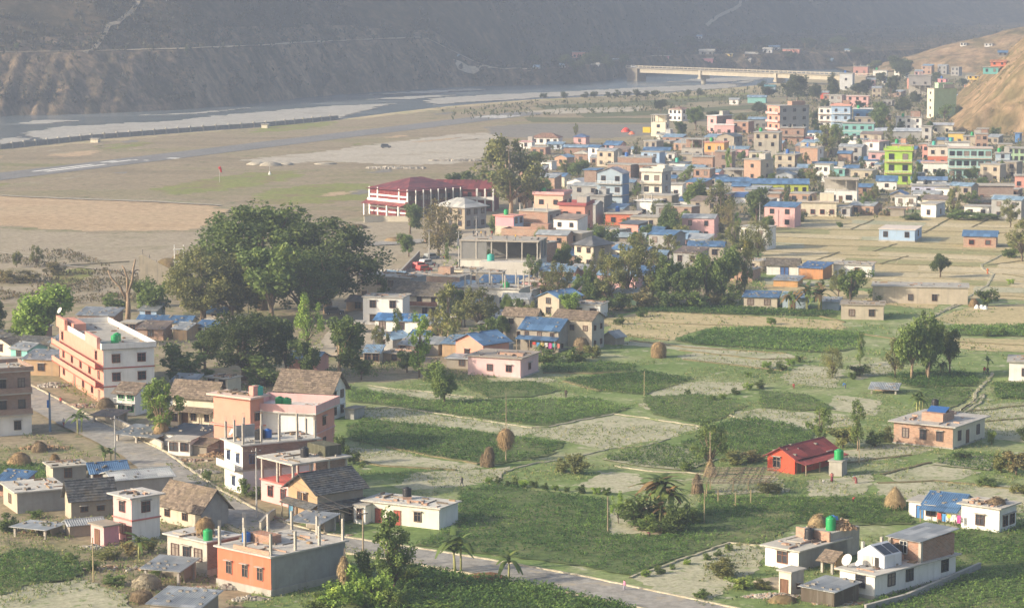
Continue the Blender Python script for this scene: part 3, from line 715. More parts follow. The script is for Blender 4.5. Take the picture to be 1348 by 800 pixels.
DB = [[(470, 607), (500, 614), (600, 620)], [(510, 590), (560, 600), (630, 612)], [(806, 441), (880, 449)], [(830, 449), (900, 458), (1035, 466)], [(895, 462), (1000, 474), (1062, 473)],
      [(900, 474), (1030, 489)], [(795, 421), (900, 428), (1000, 431), (1112, 436)], [(850, 411), (1000, 418)], [(1010, 400), (1112, 425)], [(1128, 440), (1180, 447)], [(1180, 447), (1348, 456)],
      [(1000, 302), (1150, 304), (1260, 306), (1348, 308)], [(1000, 312), (1100, 316), (1348, 326)], [(1000, 322), (1150, 326), (1348, 334)], [(1000, 332), (1150, 338), (1290, 344)], [(1005, 341), (1130, 348), (1280, 352)],
      [(1010, 350), (1140, 358), (1270, 362)], [(1060, 362), (1250, 378)], [(1120, 303), (1150, 290)], [(1215, 308), (1255, 286)], [(1280, 300), (1300, 290)], [(1075, 343), (1105, 333)], [(1150, 332), (1180, 322)],
      [(1160, 348), (1195, 338)], [(1310, 390), (1348, 392)], [(1320, 362), (1348, 366)], [(1285, 300), (1348, 302)], [(1245, 560), (1348, 552)], [(1250, 545), (1348, 535)], [(1100, 612), (1200, 600)], [(1160, 626), (1225, 610)],
      [(1155, 637), (1230, 634), (1348, 646)], [(1300, 350), (1348, 344)], [(715, 492), (780, 493), (838, 490)], [(742, 503), (790, 516)], [(0, 395), (60, 384), (110, 372)], [(90, 350), (170, 345)]]
for pl in DB: ribbon('bund', gp(pl), 0.7, M_dbund, 0.15, 0.16, 1.6, 0.3)

# ================================================================== builders
W_ = ('paint', (0.78, 0.77, 0.74)); CRM = ('paint', (0.66, 0.60, 0.47)); PKL = ('paint', (0.66, 0.40, 0.39)); PK = ('paint', (0.68, 0.30, 0.34))
PEA = ('paint', (0.66, 0.31, 0.23)); ORG = ('paint', (0.60, 0.18, 0.10)); RED = ('paint', (0.55, 0.10, 0.06)); SAL = ('paint', (0.70, 0.34, 0.28))
GRY = ('plaster', (0.34, 0.34, 0.335)); DGR = ('plaster', (0.22, 0.22, 0.215)); CON = ('concrete', (0.42, 0.40, 0.36)); BGE = ('plaster', (0.48, 0.42, 0.33))
BRK = ('brick', (0.36, 0.175, 0.11)); BRD = ('brick', (0.26, 0.15, 0.11)); BRL = ('brick', (0.45, 0.25, 0.16)); STN = ('plaster', (0.34, 0.30, 0.245))
LBL = ('paint', (0.34, 0.47, 0.64)); BLU = ('paint', (0.10, 0.22, 0.45)); GBL = ('paint', (0.32, 0.40, 0.48)); TQ = ('paint', (0.22, 0.48, 0.46)); LIM = ('paint', (0.38, 0.58, 0.08))
MNT = ('paint', (0.42, 0.60, 0.38)); TEAL = ('paint', (0.13, 0.42, 0.42)); YEL = ('paint', (0.70, 0.50, 0.12)); MUD = ('plaster', (0.46, 0.32, 0.19)); DBR = ('paint', (0.20, 0.09, 0.06))
T_BLU = ('tin', (0.095, 0.19, 0.34)); T_LBL = ('tin', (0.24, 0.35, 0.46)); T_GRY = ('tin', (0.36, 0.38, 0.39)); T_RED = ('tin', (0.24, 0.055, 0.05)); T_DRK = ('tin', (0.12, 0.125, 0.13)); T_RST = ('tin', (0.27, 0.20, 0.15))
TL_G = ('tile', (0.15, 0.135, 0.115)); TL_B = ('tile', (0.19, 0.15, 0.115)); TL_D = ('tile', (0.10, 0.105, 0.11)); TL_R = ('tile', (0.26, 0.15, 0.11))
def mm(c): return mat(*c)
GLASS = mat('glass', (0.035, 0.04, 0.05)); IRON = mat('metal', (0.14, 0.12, 0.11)); WOODM = mat('wood', (0.26, 0.17, 0.10)); POLEW = mat('wood', (0.34, 0.27, 0.19))
BAMB = mat('wood', (0.42, 0.34, 0.20)); SHADE_IN = mat('plaster', (0.05, 0.045, 0.04))
_wc = {}
PANES = [GLASS, mat('glass', (0.085, 0.09, 0.095)), mat('glass', (0.02, 0.022, 0.03)), mat('plain', (0.24, 0.20, 0.17)), mat('glass', (0.05, 0.05, 0.06))]
wr_ = random.Random(3)
def window_mesh(w, h, fc, near, door=False):
    pv_ = wr_.choice((0, 0, 1, 2, 2, 3, 4))
    key = (round(w, 1), round(h, 1), fc, near, pv_)
    if key in _wc: return _wc[key]
    w, h = key[0], key[1]
    b = MB(); t = 0.09; y0, y1 = -0.10, 0.0
    b.box(-w/2 - t, y0, -0.0 if door else -t, -w/2, y1, h + t).box(w/2, y0, -0.0 if door else -t, w/2 + t, y1, h + t)
    b.box(-w/2, y0, h, w/2, y1, h + t)
    if not door:
        b.box(-w/2, y0 - 0.05, -t, w/2, y1, 0)
        if near: b.box(-0.03, y0 + 0.02, 0, 0.03, y1 - 0.02, h).box(-w/2, y0 + 0.03, h * 0.66, -0.03, y1 - 0.03, h * 0.70).box(0.03, y0 + 0.03, h * 0.66, w/2, y1 - 0.03, h * 0.70)
    if near and not door and pv_ in (0, 2, 4): b.box(-w/2 - 0.22, -0.42, h + t + 0.06, w/2 + 0.22, 0.0, h + t + 0.14, 1)
    pane = MB().add([(-w/2, -0.02, 0), (w/2, -0.02, 0), (w/2, -0.02, h), (-w/2, -0.02, h)], [(0, 1, 2, 3)])
    if near:
        r = (b.mesh('window', [mat('wood', fc), mat('concrete', (0.42, 0.40, 0.36))]), pane.mesh('pane', PANES[pv_]))
    else:
        b.add(pane.v, pane.f, 1); r = (b.mesh('window', [mat('wood', fc), PANES[pv_]]), None)
    _wc[key] = r; return r
def door_mesh(w, h, fc, dc, near):
    key = ('d', round(w, 1), round(h, 1), fc, dc, near)
    if key in _wc: return _wc[key]
    b = MB(); t = 0.08
    b.box(-w/2 - t, -0.08, 0, -w/2, 0, h + t).box(w/2, -0.08, 0, w/2 + t, 0, h + t).box(-w/2, -0.08, h, w/2, 0, h + t)
    lf = MB().box(-w/2, -0.035, 0.02, -0.01, -0.005, h).box(0.01, -0.035, 0.02, w/2, -0.005, h)
    if near: r = (b.mesh('door', mat('wood', fc)), lf.mesh('door_leaf', mat('wood', dc)))
    else:
        b.add(lf.v, lf.f, 1); r = (b.mesh('door', [mat('wood', fc), mat('wood', dc)]), None)
    _wc[key] = r; return r

def panel(mb, e0, e1, r1, r0, kind, near, m=0):
    """one roof slope between eave e0-e1 and ridge r0-r1: corrugated sheet or courses of tile"""
    e0, e1, r1, r0 = map(Vector, (e0, e1, r1, r0))
    n = (e1 - e0).cross(r0 - e0).normalized()
    if n.z < 0: n = -n
    L, Sl = (e1 - e0).length, (r0 - e0).length
    if kind == 'tin' and near:
        k = max(4, int(L / 0.3)) * 2
        base = len(mb.v)
        for i in range(k + 1):
            f = i / k; o = n * (0.07 if i % 2 else 0.0)
            mb.v += [tuple(e0.lerp(e1, f) + o), tuple(r0.lerp(r1, f) + o)]
        for i in range(k): mb.f.append((base+2*i, base+2*i+2, base+2*i+3, base+2*i+1)); mb.m.append(m)
    elif kind == 'tile' and near:
        k = max(3, int(Sl / 0.42)); j = max(3, int(L / 0.6)); rr = random.Random(int(L * 100 + Sl * 10))
        for a in range(k):
            f0, f1 = a / k, (a + 1) / k
            for c in range(j):
                g0, g1 = c / j, (c + 1) / j
                up = n * (0.07 + rr.uniform(-0.02, 0.035))
                p = [e0.lerp(e1, g0).lerp(r0.lerp(r1, g0), f0) + up, e0.lerp(e1, g1).lerp(r0.lerp(r1, g1), f0) + up,
                     e0.lerp(e1, g1).lerp(r0.lerp(r1, g1), f1) + n * 0.012, e0.lerp(e1, g0).lerp(r0.lerp(r1, g0), f1) + n * 0.012]
                lo = [p[0] - up, p[1] - up]
                mb.add([*p, *lo], [(0, 1, 2, 3), (4, 5, 1, 0)], m)
    else:
        mb.add([e0 + n * 0.03, e1 + n * 0.03, r1 + n * 0.03, r0 + n * 0.03], [(0, 1, 2, 3)], m)
    t = n * -0.07
    mb.add([e0, e1, r1, r0, e0 + t, e1 + t, r1 + t, r0 + t], [(7, 6, 5, 4), (4, 5, 1, 0), (5, 6, 2, 1), (6, 7, 3, 2), (7, 4, 0, 3)], m)

def dims(bx, by, wl, wr, th, d=None, w=None, dmax=13.0, B0=None):
    B = B0 or G(bx, by); r = R(th)
    def solve(px, dx, dy):
        k = ray(px, by); k = k[0] / k[1]
        return (k * B.y - B.x) / (dx - k * dy)
    W = w or abs(solve(bx - wl, -math.cos(r), math.sin(r)))
    D = d or (min(dmax, abs(solve(bx + wr, math.sin(r), math.cos(r)))) if wr > 0 else 6.5)
    return B, W, D
class House: pass
COLM = mat('concrete', (0.45, 0.42, 0.37))
def house(label, bx, by, wl, wr, h, th=26, F=W_, S=None, st=1, roof='flat', rc=None, name='house', cat='house', group=None, nf=2, ns=1, nl=0,
          ww=1.1, wh=1.25, fc=(0.16, 0.09, 0.06), par=0.0, parc=None, ov=0.45, rise=1.5, slab=0.18, band=None, bo=0.14, df=(), ds=(), dc=(0.20, 0.11, 0.07),
          cols=None, colh=2.3, balc=(), balw=1.1, railc=None, open_=(), porch=None, d=None, w=None, plinth=0.0, sill=0.95, dmax=13.0, zb=0.0, B0=None):
    o = House(); B, W, D = dims(bx, by, wl, wr, th, d, w, dmax, B0)
    s = scl(B); h = h / s if h > 0 else -h
    near = s > 5.2
    vr = random.Random(int(bx * 13 + by * 7)); ww *= vr.uniform(0.85, 1.2); wh *= vr.uniform(0.9, 1.15)
    r = R(th); dL = Vector((-math.cos(r), math.sin(r), 0)); dR = Vector((math.sin(r), math.cos(r), 0))
    c = B + dL * W / 2 + dR * D / 2; c.z = zb
    root = empty(name, c, -r, label, cat, group)
    o.root, o.w, o.d, o.h, o.near, o.rz = root, W, D, h, near, -r
    X0, X1, Y0, Y1 = -W/2, W/2, -D/2, D/2
    Fs = F if isinstance(F, list) else [F] * st
    Ss = S if isinstance(S, list) else [S or f for f in Fs]
    hs = (h - plinth) / st; zt = [plinth + hs * k for k in range(st + 1)]
    if plinth > 0: MB().box(X0 - 0.15, Y0 - 0.15, -0.5, X1 + 0.15, Y1 + 0.15, plinth).build('plinth', mm(CON), root)
    k = 0
    while k < st:
        j = k
        while j + 1 < st and Fs[j + 1] == Fs[k] and Ss[j + 1] == Ss[k] and (j + 1) not in open_ and k not in open_ and not (band and near): j += 1
        z0, z1 = zt[k], zt[j + 1]
        if k in open_:
            nx, ny = max(2, round(W / 3.6) + 1), max(2, round(D / 3.6) + 1)
            for a in range(nx):
                for b_ in range(ny):
                    if 0 < a < nx - 1 and 0 < b_ < ny - 1: continue
                    x = X0 + 0.16 + (W - 0.32) * a / (nx - 1); y = Y0 + 0.16 + (D - 0.32) * b_ / (ny - 1)
                    MB().box(-0.15, -0.15, 0, 0.15, 0.15, z1 - z0).build('column', COLM, root, (x, y, z0))
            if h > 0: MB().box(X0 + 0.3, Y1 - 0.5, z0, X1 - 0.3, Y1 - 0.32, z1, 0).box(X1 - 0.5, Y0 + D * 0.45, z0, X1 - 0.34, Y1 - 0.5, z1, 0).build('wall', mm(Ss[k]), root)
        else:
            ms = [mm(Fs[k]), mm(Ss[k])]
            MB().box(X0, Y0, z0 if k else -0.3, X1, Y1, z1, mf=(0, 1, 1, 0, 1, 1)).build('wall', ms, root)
        k = j + 1
    if band:
        for q in range(1, st):
            MB().box(X0 - bo, Y0 - bo, zt[q] - 0.12, X1 + bo, Y1 + bo, zt[q] + 0.08).build('floor_slab', mm(band), root)
    for q in balc:
        bm_ = mm(band or CON)
        bl = MB().box(X0 - 0.05, Y0 - balw, zt[q] - 0.14, X1 + 0.05, Y0 - bo - 0.004, zt[q] + 0.06).build('balcony', bm_, root)
        rm = mm(railc or W_); rb = MB(); yb = Y0 - balw + 0.03
        if railc: rb.box(X0, yb, zt[q] + 0.06, X1, yb + 0.09, zt[q] + 0.95)
        else:
            rb.box(X0, yb, zt[q] + 0.9, X1, yb + 0.07, zt[q] + 0.98).box(X0, yb, zt[q] + 0.45, X1, yb + 0.05, zt[q] + 0.5)
            for e in range(max(2, int(W / 1.2)) + 1):
                x = X0 + 0.05 + (W - 0.1) * e / max(2, int(W / 1.2)); rb.box(x - 0.03, yb, zt[q] + 0.06, x + 0.03, yb + 0.05, zt[q] + 0.9)
        rb.build('railing', rm, bl)
    # openings
    ww_ = ww
    def put(face, fr, q, isdoor=False, w2=None, h2=None):
        z = zt[q]; hh = min(h2 or wh, hs * 0.55); wv = w2 or ww_
        L_ = W if face in 'F' else D
        wv = min(wv, L_ * 0.5)
        u = -L_ / 2 + L_ * fr
        if face == 'F': loc, rz = (u, Y0 - 0.004, 0), 0.0
        elif face == 'S': loc, rz = (X1 + 0.004, u, 0), math.pi / 2
        else: loc, rz = (X0 - 0.004, -u, 0), -math.pi / 2
        if isdoor:
            me, ch = door_mesh(w2 or 1.0, min(2.05, hs * 0.78), fc, dc, near); nm, cn, z = 'door', 'door_leaf', z + (0.09 if q else 0.02)
        else:
            me, ch = window_mesh(wv, hh, fc, near); nm, cn, z = 'window', 'pane', z + min(sill, hs * 0.34)
        wo = newobj(nm, me, root, (loc[0], loc[1], z), rz)
        if ch: newobj(cn, ch, wo)
    for face, nn, dd_ in (('F', nf, df), ('S', ns, ds), ('L', nl, ())):
        for q in range(st):
            if q in open_: continue
            a = nn[q] if isinstance(nn, list) else nn
            fr = list(a) if isinstance(a, tuple) else [(i + 0.5) / a for i in range(a)] if a else []
            for f in fr:
                if q == 0 and any(abs(f - e) < 0.7 / max(1, (W if face == 'F' else D)) for e in dd_): continue
                put(face, f, q)
            if q == 0:
                for f in dd_: put(face, f, 0, True)
    o.put = put
    # roof
    rcm = mm(rc) if rc else mm(CON); kind = rc[0] if rc else 'concrete'
    zr = h
    if roof == 'flat':
        rf = MB().box(X0 - ov, Y0 - ov, h, X1 + ov, Y1 + ov, h + slab).build('roof', rcm, root); zr = h + slab
        if par > 0:
            pm = mm(parc or Fs[-1]); t_ = 0.13; e = max(0.0, ov - 0.02)
            x0, x1, y0, y1 = X0 - e, X1 + e, Y0 - e, Y1 + e
            MB().box(x0, y0, zr, x1, y0 + t_, zr + par).box(x0, y1 - t_, zr, x1, y1, zr + par).box(x0, y0 + t_, zr, x0 + t_, y1 - t_, zr + par).box(x1 - t_, y0 + t_, zr, x1, y1 - t_, zr + par).build('parapet', pm, rf)
    elif roof in ('gx', 'gy'):
        a, b_ = (W / 2, D / 2) if roof == 'gx' else (D / 2, W / 2)
        P = (lambda u, v, z: (u, v, z)) if roof == 'gx' else (lambda u, v, z: (v, -u, z))
        ze = h - ov * rise / b_
        mb = MB()
        panel(mb, P(-a - ov, -b_ - ov, ze), P(a + ov, -b_ - ov, ze), P(a + ov, 0, h + rise), P(-a - ov, 0, h + rise), kind, near)
        panel(mb, P(a + ov, b_ + ov, ze), P(-a - ov, b_ + ov, ze), P(-a - ov, 0, h + rise), P(a + ov, 0, h + rise), kind, near)
        rt = mb.build('roof', rcm, root)
        if near: MB().tube([P(-a - ov, 0, h + rise + 0.05), P(a + ov, 0, h + rise + 0.05)], 0.09, 5).build('ridge_cap', rcm, rt)
        for sgn in (-1, 1):
            u0, u1 = sgn * a, sgn * (a - 0.18)
            gm = mm(Ss[-1]) if (roof == 'gx' and sgn > 0) else mm(Fs[-1])
            g = [P(u0, -b_, h), P(u0, b_, h), P(u0, 0, h + rise - 0.09), P(u1, -b_, h), P(u1, b_, h), P(u1, 0, h + rise - 0.09)]
            MB().add(g, [(0, 1, 2), (5, 4, 3), (0, 2, 5, 3), (2, 1, 4, 5)]).build('gable', gm, root)
    elif roof == 'shed':
        mb = MB()
        panel(mb, (X0 - ov, Y0 - ov, h - ov * rise / D), (X1 + ov, Y0 - ov, h - ov * rise / D), (X1 + ov, Y1 + ov, h + rise + ov * rise / D), (X0 - ov, Y1 + ov, h + rise + ov * rise / D), kind, near)
        mb.build('roof', rcm, root)
        MB().add([(X0, Y0, h), (X0, Y1, h), (X0, Y1, h + rise - 0.1), (X1, Y0, h), (X1, Y1, h), (X1, Y1, h + rise - 0.1)], [(0, 2, 1), (3, 4, 5), (1, 2, 5, 4)]).build('gable', mm(Ss[-1]), root)
    elif roof == 'hip':
        mb = MB(); k_ = min(D, W) / 2 * 0.95; ze = h - ov * 0.5
        e = [(X0 - ov, Y0 - ov, ze), (X1 + ov, Y0 - ov, ze), (X1 + ov, Y1 + ov, ze), (X0 - ov, Y1 + ov, ze)]
        if W >= D: r0, r1 = (X0 + k_, 0, h + rise), (X1 - k_, 0, h + rise); qd = [(e[0], e[1], r1, r0), (e[2], e[3], r0, r1), (e[1], e[2], r1, r1), (e[3], e[0], r0, r0)]
        else: r0, r1 = (0, Y0 + k_, h + rise), (0, Y1 - k_, h + rise); qd = [(e[0], e[1], r0, r0), (e[2], e[3], r1, r1), (e[1], e[2], r1, r0), (e[3], e[0], r0, r1)]
        for p in qd: panel(mb, *p, kind, False)
        mb.build('roof', rcm, root)
    if near and roof == 'flat' and kind != 'tin' and W * D > 14:
        sb = MB(); r_ = random.Random(int(bx * 3 + by * 11))
        for _ in range(r_.randint(14, 30)):
            x, y = r_.uniform(X0 + 0.3, X1 - 0.3), r_.uniform(Y0 + 0.3, Y1 - 0.3); a_, c_ = r_.choice(((0.14, 0.10), (0.9, 0.05), (0.2, 0.2), (0.5, 0.08), (0.3, 0.25), (1.3, 0.05)))
            if r_.random() < 0.5: ax, ay = a_, c_
            else: ax, ay = c_, a_
            sb.box(x - ax, y - ay, zr, x + ax, y + ay, zr + r_.uniform(0.06, 0.3), r_.randrange(4))
        tag(sb.build('roof_clutter', [mat('wood', (0.30, 0.21, 0.13)), mm(BRL), mat('concrete', (0.36, 0.34, 0.31)), mat('wood', (0.16, 0.13, 0.10))], root), kind='stuff')
    if near and kind == 'tin' and roof in ('gx', 'gy', 'shed', 'flat') and W * D > 12:
        sb = MB(); r_ = random.Random(int(bx * 5 + by))
        for _ in range(int(5 + W)):
            x, y = r_.uniform(X0, X1), r_.uniform(Y0, Y1)
            z = h + 0.1 if roof == 'flat' else h + rise * (y - Y0) / D if roof == 'shed' else h + rise * (1 - abs(y) / (D / 2)) if roof == 'gx' else h + rise * (1 - abs(x) / (W / 2))
            a_ = r_.uniform(0.12, 0.28); sb.box(x - a_, y - a_ * 0.7, z, x + a_, y + a_ * 0.7, z + a_ * 0.9)
        tag(sb.build('roof_stones', mat('concrete', (0.25, 0.23, 0.20)), root), kind='stuff')
    if porch:
        pd, pz0, pz1, pc, np_ = porch            # lean-to roof along the front: depth, height at wall, at edge, colour, posts
        mb = MB(); panel(mb, (X0 - 0.3, Y0 - pd, pz1), (X1 + 0.3, Y0 - pd, pz1), (X1 + 0.3, Y0 - 0.01, pz0), (X0 - 0.3, Y0 - 0.01, pz0), pc[0], near)
        mb.build('porch_roof', mm(pc), root)
        for e in range(np_):
            x = X0 + (W) * e / max(1, np_ - 1)
            MB().box(-0.07, -0.07, 0, 0.07, 0.07, pz1 - 0.08).build('post', POLEW, root, (x, Y0 - pd + 0.2, 0))
    if cols:
        nx, ny = cols
        for a in range(nx):
            for b_ in range(ny):
                if 0 < a < nx - 1 and 0 < b_ < ny - 1: continue
                x = X0 + 0.2 + (W - 0.4) * a / max(1, nx - 1); y = Y0 + 0.2 + (D - 0.4) * b_ / max(1, ny - 1)
                ch_ = colh * (0.85 + 0.3 * random.random())
                cb = MB().box(-0.14, -0.14, 0, 0.14, 0.14, ch_)
                for q in ((-0.1, -0.1), (0.1, 0.1), (0.1, -0.1)): cb.tube([(q[0], q[1], ch_), (q[0] * 1.2, q[1], ch_ + 0.7)], 0.022, 4)
                cb.build('column', COLM, root, (x, y, zr))
    o.zr = zr
    o.P = lambda u, v, dz=0.0: root.matrix_basis @ Vector((X0 + W * u, Y0 + D * v, o.zr + dz))
    o.box = lambda nm, u0, u1, v0, v1, z0, z1, m: MB().box(X0 + W * u0, Y0 + D * v0, o.zr + z0, X0 + W * u1, Y0 + D * v1, o.zr + z1).build(nm, mm(m), root)
    return o

TANKC = {'green': (0.02, 0.30, 0.09), 'black': (0.025, 0.025, 0.028), 'blue': (0.03, 0.12, 0.38), 'teal': (0.05, 0.38, 0.30)}
_tk = {}
def tank(p, label, col='green', r=0.55, h=1.25, stand=0.0):
    key = (col, r, h)
    if key not in _tk:
        b = MB(); prof = [(r * 0.97, 0)]
        for k in range(5): prof += [(r, h * (0.08 + 0.16 * k)), (r * 0.96, h * (0.12 + 0.16 * k))]
        prof += [(r, h * 0.86), (r * 0.75, h * 0.95)]
        b.lathe(prof, 14); ld = MB().lathe([(r * 0.42, h * 0.95), (r * 0.42, h * 1.04), (r * 0.2, h * 1.06)], 10)
        _tk[key] = (b.mesh('tank_body', mat('plastic', TANKC[col]), True), ld.mesh('lid', mat('plastic', mul(TANKC[col], 0.8)), True))
    root = empty('water_tank', p, random.random(), label, 'water tank', 'water tanks on the rooftops')
    if stand: MB().box(-r, -r, 0, r, r, stand).build('stand', mm(BRK), root)
    newobj('tank_body', _tk[key][0], root, (0, 0, stand)); newobj('lid', _tk[key][1], root, (0, 0, stand))
    return root

# ================================================================== houses, from the front to the back
RG = 'houses of the riverside town'
# --- below and along the road, lower left
h = house('three storey brick building with white ground floor at the left edge', 42, 571, 75, 0, 84, -25, [W_, BRD, BRD], st=3, d=9, nf=[2, 3, 3], band=CON, fc=(0.10, 0.08, 0.07), balc=(1, 2), railc=BRD, balw=0.9, par=0.6, parc=BRD, rc=CON)
apt = house('three storey apartment block, peach front and white side, beside the road', 137, 533, 57, 67, 73, 68, PEA, W_, st=3, nf=[(0.1, 0.55, 0.75), 5, (0.08, 0.85)], ns=[0, 2, 2], df=(0.35, 0.9), band=('paint', (0.38, 0.10, 0.07)), balc=(1, 2), balw=1.5, railc=PEA, par=0.9, parc=W_, fc=(0.22, 0.07, 0.05), dmax=16, ov=0.35, ww=1.25, dc=(0.3, 0.25, 0.2))
apt.box('roof_crest', 0.05, 0.25, -0.10, -0.035, 0.0, 1.9, PEA); apt.box('roof_crest', 0.72, 0.98, -0.10, -0.035, 0.0, 1.9, SAL); apt.box('stair_head', 0.02, 0.3, 0.04, 0.3, 0.0, 1.3, PEA)
tank(apt.P(0.80, 0.42), 'green water tank nearest the front on the peach apartment roof', 'green', 0.7, 1.4); tank(apt.P(0.74, 0.52), 'green water tank set behind another on the peach apartment roof', 'green', 0.7, 1.4)
h = house('grey flat roofed shed with beige end wall in the lower left', 23, 676, 18, 64, 28, 65, BGE, GRY, nf=1, ns=0, ov=0.5, rc=('concrete', (0.55, 0.53, 0.48)), dmax=16)
h = house('grey flat roofed house adjoining the bright blue shed', 70, 636, 9, 44, 21, 66, BGE, GRY, nf=0, ns=(0.45,), rc=('concrete', (0.50, 0.47, 0.40)))
h = house('grey shed under a bright blue tin roof near the road', 122, 635, 6, 44, 16, 66, GRY, nf=0, ns=0, ds=(0.15,), roof='gy', rc=T_BLU, rise=0.9, ov=0.6)
h = house('long low shed with rusty corrugated grey roof behind the pink house', 150, 655, 14, 78, 24, 66, GRY, nf=0, ns=0, roof='gy', rc=T_GRY, rise=0.7, dmax=17, cat='shed', name='shed')
h = house('stone house with dark tiled roof left of the pink house', 94, 684, 8, 57, 30, 66, BGE, STN, st=1, nf=0, ns=[(0.3, 0.68)], roof='gy', rc=TL_D, rise=2.0, ov=0.5, wh=0.6, ww=0.9, sill=1.4)  # end wall coloured as sunlit stone, long side as stone in shade
h = house('low tin roofed lean-to in front of the stone tiled house', 92, 707, 6, 44, 17, 66, STN, nf=0, ns=0, roof='gy', rc=T_GRY, rise=0.4, cat='shed', name='shed')
h = house('small cattle shelter under flat tin sheets at the lower left', 60, 710, 42, 10, 13, 25, POLEW and STN, nf=0, ns=0, roof='flat', rc=T_GRY, slab=0.08, open_=(0,), d=4.0, cat='shelter', name='shelter')
h = house('two storey house with pink front and white side', 174, 714, 24, 37, 59, 48, PKL, W_, st=2, nf=1, ns=[0, 1], ds=(), df=(0.85,), band=('paint', (0.55, 0.20, 0.18)), rc=('concrete', (0.55, 0.53, 0.50)), ov=0.6, fc=(0.18, 0.08, 0.07))
h = house('little bright pink outhouse topped with rubble', 137, 719, 17, 20, 26, 48, PKL, PK, nf=0, ns=0, rc=STN, ov=0.3, df=(0.5,), cat='outhouse', name='outhouse')
h = house('stone farmhouse with brown tiled roof and dormer, beside the road', 265, 698, 55, 36, 28, 45, ('plaster', (0.56, 0.50, 0.40)), GRY, st=1, nf=[(0.2, 0.62)], ns=0, roof='gx', rc=TL_B, rise=2.4, ov=0.6, ww=0.9, wh=0.9)
g9 = house('grey flat roofed house with pale front and brick side, green tank on top', 273, 759, 52, 42, 46, 42, ('plaster', (0.50, 0.47, 0.41)), BRD, st=1, nf=[(0.2, 0.5, 0.78)], ns=0, plinth=0.9, rc=('concrete', (0.55, 0.53, 0.50)), fc=(0.12, 0.07, 0.06), dmax=14)
tank(g9.P(0.93, 0.12), 'bright green water tank on the grey house at lower left', 'green', 0.6, 1.35)
h = house('open timber shed with sloping tin roof below the grey house', 236, 772, 46, 14, 22, 20, STN, nf=0, ns=0, roof='shed', rc=T_GRY, rise=0.5, open_=(0,), d=4.5, cat='shed', name='shed')
h = house('small hut with grey tin roof cut by the bottom edge', 262, 824, 64, 16, 26, 20, STN, nf=0, ns=0, roof='shed', rc=T_GRY, rise=0.7, d=5, cat='shed', name='shed')
og = house('orange red house with grey side and a roof full of concrete columns', 357, 786, 70, 98, 53, 42, ORG, GRY, st=1, plinth=0.9, nf=[(0.22, 0.52, 0.80)], ns=0, cols=(3, 4), colh=2.7, ov=0.35, slab=0.2, rc=('concrete', (0.52, 0.49, 0.44)), dmax=17, fc=(0.30, 0.20, 0.14))
og.box('brick_parapet', 0.3, 0.97, 0.0, 0.02, 0.0, 0.5, BRL); og.box('brick_stack', 0.1, 0.5, 0.35, 0.5, 0.0, 1.0, BRK)
tank(og.P(0.12, 0.30), 'blue water tank among the concrete columns of the orange house', 'blue', 0.55, 1.2); tank(og.P(0.40, 0.42), 'dark blue drum beside a brick stack on the orange house', 'blue', 0.45, 0.8)
wf = house('white unfinished house with bare concrete columns, black and blue rooftop tanks', 320, 651, 24, 98, 65, 60, W_, [('paint', (0.66, 0.69, 0.74)), BRD], st=2, nf=[1, 2], ns=[0, (0.13, 0.50, 0.80)], band=CON, cols=(3, 5), colh=2.7, rc=('concrete', (0.55, 0.53, 0.48)), ov=0.5, dmax=18, balc=(1,), balw=1.3, railc=W_, fc=(0.10, 0.14, 0.25))
tank(wf.P(0.55, 0.34), 'black water tank next to a blue one on the white unfinished house', 'black', 0.75, 1.5); tank(wf.P(0.55, 0.45), 'blue water tank on the white unfinished house', 'blue', 0.6, 1.4)
wf.box('brick_wall', 0.0, 0.06, 0.15, 0.4, 0.0, 1.7, GRY)
h = house('peach two storey house with flat terrace and two green tanks', 330, 600, 48, 18, 76, 35, PEA, st=2, nf=0, ns=1, rc=('paint', (0.66, 0.50, 0.42)), ov=0.8, slab=0.28, band=SAL, bo=0.5, par=0.0)
h.box('stair_wall', 0.86, 0.98, 0.3, 0.7, 0.0, 1.5, SAL)
tank(h.P(0.82, 0.80), 'green tank left of the teal one on the peach terrace', 'green', 0.65, 1.4); tank(h.P(0.95, 0.80), 'teal tank on the peach terrace', 'teal', 0.65, 1.4)
h = house('white house with pink parapet and two green roof tanks', 413, 600, 84, 22, 56, 17, W_, PEA, st=2, nf=0, ns=1, par=1.2, parc=PKL, rc=('concrete', (0.60, 0.58, 0.55)), ov=0.7, d=9, balc=(), band=PKL)
tank(h.P(0.36, 0.35), 'green tank left of another behind the pink parapet', 'green', 0.75, 1.7); tank(h.P(0.47, 0.35), 'green tank right of another behind the pink parapet', 'green', 0.75, 1.6)
h = house('white gabled house under brown tiles behind the pink parapet', 436, 554, 70, 19, 41, 22, CRM, W_, st=2, nf=2, ns=[2, 2], roof='gx', rc=TL_B, rise=2.6, ov=0.7, porch=(1.6, 4.2, 3.3, TL_B, 3))
h = house('small grey stone store beside the white gabled house', 466, 553, 12, 14, 14, 30, GRY, nf=0, ns=0, rc=STN, ov=0.2, cat='shed', name='shed')
h = house('long yellow house with brown tiled double roof by the road', 282, 562, 54, 15, 42, 24, CRM, st=2, nf=[3, 0], ns=1, roof='gx', rc=TL_B, rise=1.9, ov=0.7, porch=(1.6, 3.1, 2.4, TL_B, 5), df=(0.3,))
h = house('low white and turquoise house with dark sloping roof', 272, 560, 22, 10, 14, 24, W_, TQ, nf=(0.6,), ns=0, roof='shed', rc=T_DRK, rise=0.6, d=4)
h = house('small house with bright green shutters beside the apartment block', 178, 547, 24, 12, 31, 24, W_, st=2, nf=2, ns=0, roof='gx', rc=TL_B, rise=1.2, ov=0.7, fc=(0.08, 0.45, 0.14), d=5, balc=(1,))
